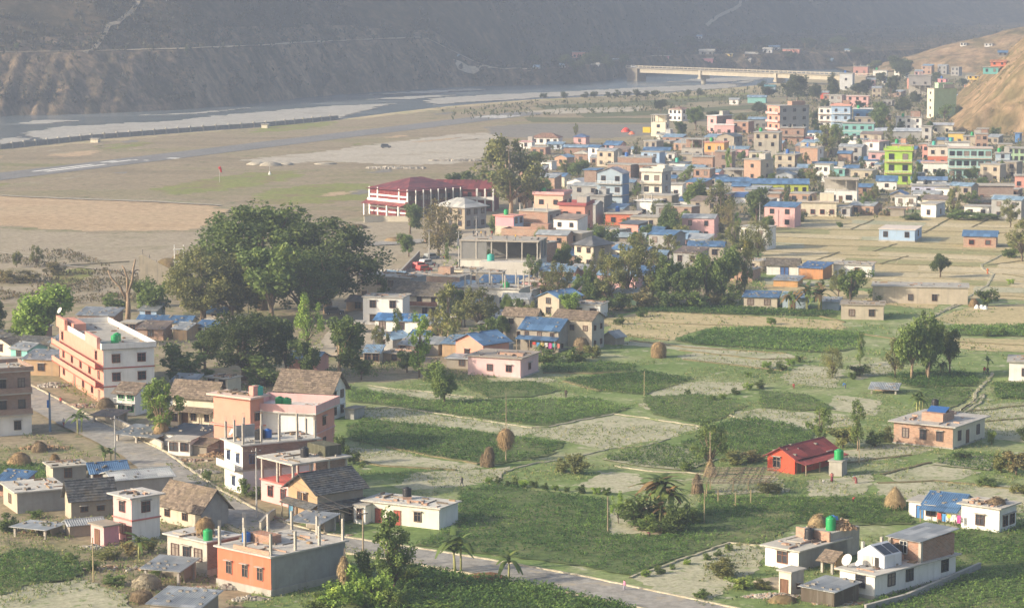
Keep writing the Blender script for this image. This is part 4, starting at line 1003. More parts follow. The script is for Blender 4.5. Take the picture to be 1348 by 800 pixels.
h = house('roadside stall with patched tin roof left of the pruned tree', 205, 588, 52, 8, 13, 30, STN, nf=0, ns=0, roof='shed', rc=T_GRY, rise=0.6, open_=(0,), d=5, cat='stall', name='stall')
h = house('white roadside store with dark patched roof behind the pruned tree', 262, 590, 46, 10, 17, 26, W_, nf=(0.75,), ns=0, roof='shed', rc=T_DRK, rise=0.5, d=6, cat='store', name='store')
h = house('low stone byre with twig roof right of the pruned tree', 272, 600, 46, 8, 14, 24, STN, nf=(0.2,), ns=0, roof='shed', rc=TL_B, rise=0.4, d=4, cat='shed', name='shed')
h = house('thatched roadside hut right across the road from the blue pole', 150, 560, 28, 8, 12, 26, STN, nf=0, ns=0, roof='shed', rc=T_RST, rise=0.4, open_=(0,), d=4, cat='stall', name='stall')
h = house('pink house with open concrete frame storey on top', 386, 669, 42, 72, 58, 50, [PKL, BRL], [STN, BRD], st=2, nf=[(0.3, 0.7), 0], ns=0, open_=(1,), rc=('concrete', (0.56, 0.53, 0.47)), ov=0.5, slab=0.22, band=('paint', (0.6, 0.15, 0.13)), fc=(0.25, 0.08, 0.06))
tank(h.P(0.6, 0.45), 'black tank on the open concrete frame roof', 'black', 0.6, 1.4)
h.box('tarpaulin_hut', 0.3, 0.85, 0.68, 0.98, 0.0, 1.5, ('plaster', (0.09, 0.09, 0.055)))
sl_ = house('old house with slate grey double roof and wooden veranda', 418, 692, 38, 60, 46, 50, MUD, STN, st=2, nf=[2, (0.4, 0.6)], ns=[2, 0], roof='gy', rc=TL_D, rise=2.0, ov=0.7, porch=(1.3, 3.0, 2.4, TL_D, 3), ww=0.7, wh=0.9, dmax=10, df=(0.1,), dc=(0.10, 0.35, 0.55))  # front takes a sunlit yellow-brown, the side a shaded tone
mb = MB(); x1_, y0_, y1_ = sl_.w / 2, -sl_.d / 2, sl_.d / 2
panel(mb, (x1_ + 1.9, y1_ + 0.3, 2.3), (x1_ + 1.9, y0_ - 1.3, 2.3), (x1_ + 0.02, y0_ - 0.02, 3.0), (x1_ + 0.02, y1_ + 0.3, 3.0), 'tile', True); mb.build('porch_roof', mm(TL_D), sl_.root)
for k in range(4): MB().box(-0.07, -0.07, 0, 0.07, 0.07, 2.25).build('post', POLEW, sl_.root, (x1_ + 1.75, y0_ + 0.1 + sl_.d * k / 3.3, 0))
h = house('small tin roofed lean-to before the slate roofed house', 420, 706, 38, 10, 18, 30, STN, nf=0, ns=0, roof='shed', rc=T_GRY, rise=0.5, d=4, cat='shed', name='shed', open_=(0,))
wh_ = house('long white flat roofed house at the edge of the green crop', 578, 698, 99, 25, 29, 28, ('paint', (0.72, 0.68, 0.58)), W_, nf=(0.72,), ns=0, df=(0.2, 0.45), dc=(0.38, 0.10, 0.07), rc=('concrete', (0.58, 0.56, 0.51)), ov=0.4, fc=(0.22, 0.16, 0.12))  # sunlit yellow put into the front wall colour; the side stays white
tank(wh_.P(0.42, 0.62), 'black tank on the long white house by the crop', 'black', 0.62, 1.2, 0.35); wh_.box('brick_course', 0.50, 0.72, 0.28, 0.33, 0, 0.22, BRL)
h = house('tiny white outhouse left of the long white house', 481, 691, 15, 9, 25, 28, W_, nf=(0.5,), ns=0, rc=CON, ov=0.15, ww=0.6, cat='outhouse', name='outhouse', d=2.2)
# --- the middle: houses facing the crops
h = house('pale pink single storey house facing the fields', 685, 499, 69, 18, 27, 22, ('paint', (0.72, 0.49, 0.49)), nf=(0.42, 0.78), ns=(0.5,), rc=('concrete', (0.36, 0.31, 0.26)), ov=0.5, plinth=0.35, d=9, fc=(0.22, 0.09, 0.07))
h.box('rubble_ridge', 0.5, 0.95, 0.3, 0.4, 0, 0.4, BRL)
h = house('peach gabled house with bright blue tin roof', 636, 478, 36, 34, 26, 45, PEA, nf=(0.42,), ns=0, roof='gy', rc=T_BLU, rise=1.6, ov=0.6)
h = house('stone house with two tier blue tin roof and washing out front', 735, 464, 50, 17, 30, 25, STN, GRY, st=2, nf=[2, 3], ns=[2, 0], roof='gx', rc=T_BLU, rise=1.7, ov=0.5, wh=0.8, ww=0.7, porch=(1.9, 3.0, 2.5, T_BLU, 4), d=7)
h = house('tall beige stone house with brown roof, right of the blue two tier roof', 779, 462, 52, 16, 41, 25, BGE, ('plaster', (0.40, 0.38, 0.35)), st=2, nf=[2, 3], ns=[2, 2], roof='gx', rc=TL_B, rise=1.3, ov=0.3, wh=0.8, ww=0.8)
h = house('dark stone house with brown roof behind the blue two tier roof', 706, 450, 44, 8, 34, 25, STN, st=2, nf=[1, 2], ns=1, roof='gx', rc=TL_B, rise=1.3, ov=0.3, ww=0.8, wh=0.9)
h = house('low dark shed with small tin gable right of the tall stone house', 810, 455, 16, 12, 12, 40, STN, nf=0, ns=0, roof='gy', rc=T_GRY, rise=0.9, cat='shed', name='shed')
h = house('long white house with light blue tin roof behind the trees', 556, 440, 62, 6, 18, 15, W_, nf=(0.15, 0.55), ns=0, roof='gx', rc=('tin', (0.10, 0.25, 0.50)), rise=0.9, d=6)
h = house('mud walled house with grey tin roof adjoining the long white one', 582, 447, 26, 8, 20, 18, MUD, nf=0, ns=0, roof='gx', rc=T_GRY, rise=0.9, d=6)
h = house('two storey house with white panels and dark brown balcony', 577, 419, 59, 15, 32, 18, CRM, st=2, nf=[(0.7, 0.9), (0.26, 0.58, 0.9)], ns=1, roof='gx', rc=TL_G, rise=2.0, ov=0.9, balc=(1,), railc=DBR, balw=1.0, fc=(0.16, 0.06, 0.05))
h = house('long brick building with flat roof above the brown tiled house', 605, 392, 72, 16, 27, 22, BRD, GRY, st=1, nf=0, ns=(0.35, 0.7), rc=('concrete', (0.42, 0.39, 0.34)), ov=0.2)
h.box('brick_store', 0.5, 0.72, 0.5, 0.8, 0, 1.5, BRL)
h = house('white house with a row of bare columns and green tank', 683, 408, 72, 15, 27, 20, ('paint', (0.64, 0.61, 0.54)), st=1, nf=(0.7,), ns=1, cols=(5, 3), colh=2.6, rc=('concrete', (0.55, 0.52, 0.46)), plinth=0.4, fc=(0.12, 0.16, 0.28))
tank(h.P(0.72, 0.25), 'green tank among the bare columns of the white house', 'green', 0.75, 1.1)
cs_ = house('grey building under construction with open concrete upper floor', 708, 367, 102, 8, 48, 12, [('paint', (0.62, 0.60, 0.55)), DGR], st=2, nf=[4, 0], ns=0, open_=(1,), rc=('concrete', (0.44, 0.40, 0.34)), slab=0.3, ov=0.2, d=11, band=CON)
cs_.zr = cs_.h / 2; cs_.box('wall', 0.0, 0.34, 0.01, 0.03, 0.1, cs_.h / 2 - 0.01, DGR); cs_.zr = cs_.h + 0.3
cs_.box('front_annexe', 0.3, 1.0, -0.4, -0.02, -cs_.h - 0.3, -cs_.h * 0.5 - 0.3, ('paint', (0.60, 0.57, 0.52)))
tank(cs_.P(0.42, -0.2, -cs_.h * 0.5 - 0.3), 'teal tank in front of the building under construction', 'teal', 0.9, 1.6)
h = house('stone house with white gable and blue tin roof in the trees', 736, 418, 28, 30, 26, 40, BGE, st=2, nf=1, ns=1, roof='gy', rc=T_BLU, rise=1.2)
h = house('small pink flat roofed house above the stone gable', 718, 386, 31, 4, 15, 16, PKL, nf=1, ns=0, rc=('concrete', (0.55, 0.50, 0.44)), d=6)
h = house('mud hut with grey tin roof above the small pink house', 727, 366, 26, 5, 14, 16, MUD, nf=0, ns=0, roof='shed', rc=T_GRY, rise=0.6, d=5)
h = house('long low shed with bright blue roof behind the bare columns', 690, 384, 60, 4, 12, 12, STN, nf=0, ns=0, roof='shed', rc=T_BLU, rise=0.8, d=7, cat='shed', name='shed')
h = house('old cream house with dark hipped roof among the trees', 781, 354, 25, 24, 32, 42, ('paint', (0.60, 0.53, 0.42)), STN, st=2, nf=2, ns=1, roof='hip', rc=T_DRK, rise=1.8, ov=0.7)
h = house('small shed with light blue roof between the trees', 815, 352, 22, 4, 10, 16, STN, nf=0, ns=0, roof='shed', rc=T_LBL, rise=0.6, d=5, cat='shed', name='shed')
h = house('blue roofed hut behind the row of garden trees', 875, 348, 14, 3, 12, 14, BGE, nf=0, ns=0, roof='shed', rc=T_LBL, rise=0.8, d=4, cat='hut', name='hut')
h = house('mint green hut half hidden under the garden trees', 838, 402, 30, 5, 16, 14, MNT, nf=1, ns=0, roof='shed', rc=T_GRY, rise=0.5, d=5, cat='hut', name='hut')
h = house('stone hut with patched roof left of the mint hut', 802, 400, 40, 4, 17, 14, BRL, nf=1, ns=0, roof='shed', rc=T_RST, rise=0.6, d=6, cat='hut', name='hut')
h = house('tin roofed hut between the stone gable and the garden trees', 770, 388, 34, 4, 16, 16, BGE, nf=1, ns=0, roof='shed', rc=T_LBL, rise=0.6, d=6, cat='hut', name='hut')
for lab, a in (('grey tin hut half hidden behind the round tree', (517, 462, 26, 8, 16, 40, GRY, 'gy', T_LBL)), ('mud hut with flat stone roof at the crop edge', (533, 478, 28, 5, 12, 18, MUD, 'flat', STN)),
               ('tin roofed hut behind the crooked climbing tree', (577, 468, 42, 8, 16, 24, STN, 'gx', T_GRY)), ('small hut with bright tin roof left of the peach gable', (602, 470, 20, 4, 18, 20, MUD, 'shed', T_LBL)),
               ('low stone wall house with grey roof left of the pale pink house', (628, 486, 40, 2, 13, 16, STN, 'flat', T_GRY)), ('mud hut with rusty roof under the spreading fig', (487, 411, 31, 5, 14, 20, MUD, 'gx', T_RST)),
               ('tin roofed kiosk by the street wall', (524, 376, 22, 6, 12, 35, GRY, 'gx', T_LBL)), ('pink house with light blue roof under the dark trees', (418, 494, 38, 6, 22, 18, SAL, 'gx', T_LBL)),
               ('long house with blue tin roof behind the dark trees', (250, 438, 70, 4, 14, 10, BGE, 'gx', T_BLU)), ('tan hut with grey tin roof in front of the blue one', (246, 448, 18, 6, 15, 30, MUD, 'gx', T_GRY)),
               ('blue walled hut beside the lopped tree', (206, 422, 22, 3, 14, 12, LBL, 'shed', T_GRY)), ('dark brick shed with pale tin roof behind the apartment block', (150, 435, 48, 4, 20, 12, BRD, 'shed', T_GRY)),
               ('small cream house just left of the peach apartment block', (85, 472, 19, 3, 22, 14, BGE, 'shed', T_GRY)), ('teal cottage at the far left', (36, 476, 22, 5, 16, 35, TQ, 'gx', T_GRY)),
               ('cottage with cream gable and grey roof at the far left', (14, 470, 24, 16, 17, 45, CRM, 'gy', TL_G)), ('long dark tiled house behind the teal cottage', (64, 466, 40, 6, 14, 20, STN, 'gx', TL_D)),
               ('dark roofed house under the leftmost trees', (34, 455, 44, 5, 11, 18, STN, 'gx', TL_D)), ('mud house with wide flat tin roof in front of the teal cottage', (78, 495, 47, 8, 22, 14, MUD, 'shed', T_GRY)),
               ('blue tin roof peeping out behind the dark round trees', (296, 424, 28, 4, 12, 14, STN, 'gx', T_BLU)), ('brick lean-to below the lopped tree', (215, 448, 34, 3, 15, 12, BRL, 'shed', T_RST))):
    house(lab, *a[:7], nf=1 if a[2] > 20 else 0, ns=0, roof=a[7], rc=a[8], rise=0.9, ov=0.4, d=5.5 if a[3] < 10 else None)
# --- houses standing in the fields on the right
rh = house('red walled house with dark red tin roof and side porch', 1046, 625, 36, 52, 23, 40, ('paint', (0.62, 0.09, 0.045)), RED, nf=(0.35,), ns=(0.35, 0.8), ds=(0.1,), roof='gy', rc=T_RED, rise=1.3, ov=0.5, d=11, fc=(0.35, 0.25, 0.2))
mb = MB(); panel(mb, (rh.w/2 + 2.2, rh.d/2 + 0.3, 1.75), (rh.w/2 + 2.2, -rh.d/2 - 0.3, 1.75), (rh.w/2 + 0.3, -rh.d/2 - 0.3, 2.15), (rh.w/2 + 0.3, rh.d/2 + 0.3, 2.15), 'tin', True); mb.build('porch_roof', mm(T_RED), rh.root)
for k in range(4): MB().box(-0.06, -0.06, 0, 0.06, 0.06, 1.7).build('post', POLEW, rh.root, (rh.w/2 + 2.0, -rh.d/2 + rh.d * k / 3, 0))
h = house('small concrete pump house carrying a green tank', 1108, 628, 17, 8, 20, 26, CON, nf=0, ns=0, ov=0.15, d=2.4, cat='pump house', name='pump_house')
tank(h.P(0.55, 0.5), 'green tank on the concrete pump house near the red house', 'green', 0.7, 1.5)
bk = house('brick house with cream end wall and wide flat roof', 1254, 592, 78, 46, 30, 34, BRL, ('paint', (0.66, 0.62, 0.52)), nf=(0.2, 0.5, 0.78), ns=(0.2, 0.78), ds=(0.45,), rc=('concrete', (0.46, 0.44, 0.41)), ov=0.7, plinth=0.3, dmax=12, fc=(0.14, 0.10, 0.10))
bk.box('brick_kiosk', 0.36, 0.72, 0.2, 0.55, 0, 1.3, BRL); tank(bk.P(0.28, 0.75), 'black tank on a brick stand on the brick house', 'black', 0.6, 1.5, 0.9)
h = house('white house with brick stacked parapet at the right edge', 1400, 505, 72, 6, 27, 12, W_, nf=(0.3, 0.7), ns=0, plinth=0.3, rc=CON, d=8, fc=(0.14, 0.07, 0.06))
h = house('white flat roofed house with straw on its roof', 1315, 703, 50, 22, 34, 38, ('paint', (0.76, 0.75, 0.71)), W_, nf=(0.5,), ns=(0.35, 0.75), rc=('concrete', (0.50, 0.47, 0.42)), ov=0.5, fc=(0.15, 0.09, 0.07))
wrf = h
h = house('white house with blue tin roof and washing in its porch', 1262, 690, 46, 14, 24, 30, W_, nf=(0.2,), ns=0, df=(0.5,), roof='gx', rc=T_BLU, rise=1.1, ov=0.4, d=6, porch=(1.5, 2.25, 1.85, T_BLU, 3))
h = house('white annexe with blue shutter left of the blue tin roof', 1216, 683, 20, 8, 22, 30, W_, nf=0, ns=0, df=(0.75,), dc=(0.07, 0.20, 0.45), rc=CON, ov=0.3, d=4)
lw = house('white fronted house with long grey side and wood piles on its roof', 1051, 753, 44, 64, 28, 42, W_, GRY, nf=(0.52,), ns=0, rc=('concrete', (0.50, 0.48, 0.43)), ov=0.5, dmax=17, fc=(0.28, 0.13, 0.08), ww=1.5)
lw.box('upper_terrace', 0.05, 1.0, 0.62, 1.25, -2.6, 1.0, CON); lw.box('terrace_wall', 0.02, 1.03, 0.60, 0.63, 0.0, 1.25, BRL)
tank(lw.P(0.55, 0.52), 'black tank below the wood pile on the white fronted house', 'black', 0.65, 1.4, 0.2); tank(lw.P(0.75, 0.82, 1.0), 'green tank between the rooftop wood piles', 'green', 0.65, 1.75)
h = house('little pale outhouse with brown door in the yard', 1041, 786, 16, 18, 33, 42, CRM, ('plaster', (0.48, 0.44, 0.38)), nf=0, ns=(0.55,), df=(0.45,), rc=CON, ov=0.25, d=2.6, cat='outhouse', name='outhouse', ww=0.5, wh=0.5)
mw = house('white house with arched dark windows and a brick room on its roof', 1151, 790, 46, 106, 33, 45, ('paint', (0.76, 0.75, 0.71)), W_, nf=(0.6,), ns=(0.2, 0.42, 0.86), rc=('concrete', (0.52, 0.50, 0.46)), ov=0.5, dmax=19, plinth=0.5, fc=(0.06, 0.06, 0.07), cols=None, ww=1.3, wh=1.5, sill=1.1)
X0, Y0, W9, D9 = -mw.w/2, -mw.d/2, mw.w, mw.d
MB().box(X0 + W9 * 0.12, Y0 + D9 * 0.56, mw.zr, X0 + W9 * 0.985, Y0 + D9 * 0.985, mw.zr + 2.6).build('upper_room', mm(BRK), mw.root)
mb = MB(); panel(mb, (X0 + W9 * 0.05, Y0 + D9 * 0.52, mw.zr + 2.62), (X0 + W9 * 1.05, Y0 + D9 * 0.52, mw.zr + 2.62), (X0 + W9 * 1.05, Y0 + D9 * 1.02, mw.zr + 3.1), (X0 + W9 * 0.05, Y0 + D9 * 1.02, mw.zr + 3.1), 'tin', True); mb.build('upper_roof', mm(T_GRY), mw.root)
for q in ((0.12, 0.56), (0.985, 0.56)): MB().box(-0.2, -0.2, 0, 0.2, 0.2, 2.6).build('column', COLM, mw.root, (X0 + W9 * q[0], Y0 + D9 * q[1], mw.zr))
for q in ((0.05, 0.25), (0.05, 0.48), (0.1, 0.80)): MB().box(-0.16, -0.16, 0, 0.16, 0.16, 2.6).build('column', COLM, mw.root, (X0 + W9 * q[0], Y0 + D9 * q[1], mw.zr))
wo = newobj('window', window_mesh(1.0, 1.4, (0.6, 0.6, 0.58), True)[0], mw.root, (X0 + W9 * 0.5, Y0 + D9 * 0.56 - 0.004, mw.zr + 0.8)); newobj('pane', window_mesh(1.0, 1.4, (0.6, 0.6, 0.58), True)[1], wo)
tank(mw.P(0.45, 0.50), 'black tank before the brick room on the white roof', 'black', 0.6, 1.35, 0.7)
h = house('shelter under heaped tin sheets, dark walls for its shaded open sides, before the white house', 1098, 800, 44, 34, 22, 42, ('plaster', (0.10, 0.08, 0.06)), nf=0, ns=0, roof='shed', rc=T_GRY, rise=0.3, ov=0.3, d=5, cat='shed', name='shed')  # solid near-black walls stand in for the shade under the roof
h = house('small timber hen house between the two white houses', 1096, 757, 16, 12, 20, 42, MUD, nf=0, ns=0, roof='gx', rc=TL_B, rise=0.8, d=3, open_=(0,), cat='hen house', name='hen_house')
# far field houses
h = house('light blue house standing alone in the stubble', 1204, 320, 47, 9, 17, 18, LBL, nf=(0.18, 0.78), ns=1, plinth=0.6, rc=('paint', (0.66, 0.58, 0.52)), ov=0.3)
h = house('brick cottage with bright blue roof in the stubble', 1311, 327, 43, 6, 16, 14, BRL, nf=2, ns=0, roof='gx', rc=T_BLU, rise=1.2, fc=(0.40, 0.10, 0.07), d=7)
h = house('white flat roofed house with red shutter left of the stubble', 1147, 366, 50, 5, 17, 14, W_, nf=(0.62,), ns=0, rc=CON, fc=(0.40, 0.10, 0.07), d=7)
h = house('orange mud house with blue grey tin roof', 1083, 369, 31, 10, 16, 28, ('plaster', (0.50, 0.24, 0.11)), nf=0, ns=0, roof='shed', rc=('tin', (0.12, 0.22, 0.40)), rise=0.8, d=6)
h = house('white house with blue door and grey tiled roof', 1051, 363, 42, 2, 14, 10, W_, nf=0, ns=0, df=(0.5, 0.62), dc=(0.08, 0.16, 0.40), roof='gx', rc=TL_G, rise=1.3, d=6)
h = house('small orange mud hut with grey tin roof', 1050, 379, 32, 6, 10, 20, ('plaster', (0.52, 0.30, 0.13)), nf=0, ns=0, roof='shed', rc=T_GRY, rise=0.5, d=5, cat='hut', name='hut')
h = house('stone hut with bright blue tin roof beside banana plants', 1023, 407, 44, 3, 16, 12, BGE, BRL, nf=(0.2, 0.7), ns=0, roof='shed', rc=T_BLU, rise=0.6, d=6, cat='hut', name='hut')
h = house('grey tin hut between two clumps of banana plants', 1063, 408, 33, 3, 16, 12, GBL, nf=0, ns=0, df=(0.4,), roof='shed', rc=T_LBL, rise=0.6, d=5, cat='hut', name='hut')
h = house('grey tin shed right of the banana plants', 1104, 409, 24, 3, 12, 12, GBL, nf=0, ns=0, roof='shed', rc=T_GRY, rise=0.4, d=5, cat='shed', name='shed')
h = house('bare beige house with two dark windows in the fields', 1163, 422, 56, 3, 20, 9, BGE, nf=(0.25, 0.72), ns=0, rc=STN, ov=0.3, d=7)
h = house('long beige unfinished house behind the tall spreading trees', 1274, 402, 86, 3, 23, 9, BGE, nf=(0.4, 0.65), ns=0, rc=CON, ov=0.3, d=8, w=21)
h = house('small brick shelter with blue tin pieces beneath the tall trees', 1180, 520, 34, 6, 8, 14, BRL, nf=0, ns=0, roof='shed', rc=T_GRY, rise=0.4, d=4, cat='shelter', name='shelter', open_=(0,))
# --- school and the buildings around it
sc_ = house('long red and white school wing with dark red roof', 537, 287, 50, 72, 37, 48, [('paint', (0.17, 0.03, 0.035)), ('paint', (0.19, 0.035, 0.04))], ('paint', (0.15, 0.07, 0.065)), st=2, nf=0, ns=[14, 14], roof='hip', rc=('tin', (0.17, 0.04, 0.04)), rise=2.8, ov=0.9, dmax=62, balc=(1,), railc=W_, cat='school', name='school', fc=(0.12, 0.10, 0.10))  # side wall coloured dark as the shade of its open corridor
for q in (0.0, 0.22, 0.78, 1.0):
    MB().box(-0.3, -0.25, 0, 0.3, 0.0, sc_.h).build('pillar', mm(W_), sc_.root, (-sc_.w/2 + sc_.w * q, -sc_.d/2 - 0.01, 0))
for z_ in (0.55, 0.70, 0.12, 0.28): MB().box(-sc_.w/2, -0.12, 0, sc_.w/2, 0, 0.5).build('white_stripe', mm(W_), sc_.root, (0, -sc_.d/2 - 0.012, sc_.h * z_))
mb = MB(); panel(mb, (-sc_.w/2 - 0.5, -sc_.d/2 - 3.2, sc_.h * 0.42), (sc_.w/2 + 0.5, -sc_.d/2 - 3.2, sc_.h * 0.42), (sc_.w/2 + 0.5, -sc_.d/2 - 0.3, sc_.h * 0.56), (-sc_.w/2 - 0.5, -sc_.d/2 - 0.3, sc_.h * 0.56), 'tin', False); mb.build('porch_roof', mm(T_RED), sc_.root)
for q in (0.05, 0.65, 0.95): MB().box(-0.25, -0.25, 0, 0.25, 0.25, sc_.h * 0.42).build('pillar', mm(W_), sc_.root, (-sc_.w/2 + sc_.w * q, -sc_.d/2 - 2.9, 0))
for k in range(7): MB().box(-0.14, -0.14, 0, 0.14, 0.14, sc_.h - 0.1).build('pillar', mm(W_), sc_.root, (sc_.w/2 + 1.4, -sc_.d/2 + 2 + (sc_.d - 4) * k / 6, 0))
h = house('second red roofed school block behind the round tree', 650, 278, 76, 4, 30, 10, ('paint', (0.22, 0.05, 0.05)), st=2, nf=6, ns=0, roof='gx', rc=('tin', (0.17, 0.04, 0.04)), rise=2.2, ov=0.8, d=9, balc=(1,), railc=W_, cat='school', name='school')
for q in (0.0, 0.72, 0.86, 1.0): MB().box(-0.25, -0.2, 0, 0.25, 0.2, h.h).build('pillar', mm(W_), h.root, (-h.w/2 + h.w * q, -h.d/2 - 1.0, 0))
h = house('square stone house with pale hipped tin roof below the school', 612, 302, 38, 28, 30, 42, ('plaster', (0.34, 0.29, 0.22)), GRY, st=2, nf=3, ns=3, roof='hip', rc=('tin', (0.50, 0.49, 0.45)), rise=2.0, ov=0.7)
rr = random.Random(5)
LANDMARK = [('the lime green building', 1182, 235), ('the aqua building', 1277, 230), ('the mint green block', 1245, 145), ('the tall grey block', 1045, 175), ('the white tower by the apron', 866, 174), ('the bright orange storey', 940, 208),
            ('the cream tower house', 857, 262), ('the blue grey building', 803, 262), ('the lime walled hall', 1026, 252), ('the market hall', 1182, 182), ('the light blue three storey house', 1107, 162), ('the beige two storey house', 1033, 220),
            ('the long brick shell', 835, 222), ('the dusky red block', 1132, 104), ('the grey concrete frame', 1211, 120), ('the lilac row house', 1222, 255), ('the wide cream house', 1076, 282), ('the long brown house', 1309, 262),
            ('the long brown red roof', 718, 188), ('the pink house with wide blue roof', 805, 206), ('the tiled hip house', 890, 156), ('the school', 540, 275), ('the light blue house in the stubble', 1185, 316),
            ('the two tier blue roof', 715, 455), ('the pale pink house', 655, 490), ('the building under construction', 660, 345), ('the peach apartment block', 140, 500), ('the red roofed house', 1050, 610), ('the brick house with flat roof', 1235, 575),
            ('the long white house', 540, 680), ('the orange red house', 370, 750), ('the white house with the brick room', 1180, 750), ('the pink parapet', 380, 550), ('the peach blue roofed gable', 630, 465), ('the bare beige house', 1135, 412)]
_ord = ['', 'second ', 'third ', 'fourth ', 'fifth ', 'sixth ', 'seventh ', 'eighth ', 'ninth ', 'tenth ', 'eleventh ', 'twelfth ']; _cnt = {}
def single_out(desc, x, y):
    """a label that places a thing by the nearest landmark"""
    nm, lx, ly = min(LANDMARK, key=lambda q: (q[1] - x) ** 2 + 3 * (q[2] - y) ** 2)
    dx, dy = x - lx, y - ly
    rel = ('right of' if dx > 0 else 'left of') if abs(dx) > abs(dy) * 1.3 else ('in front of' if dy > 0 else 'behind')
    k = _cnt[(desc, rel, nm)] = _cnt.get((desc, rel, nm), 0) + 1
    return f"{desc} {rel} {nm}" if k == 1 else f"{desc}, {_ord[k - 1]}{rel} {nm}"
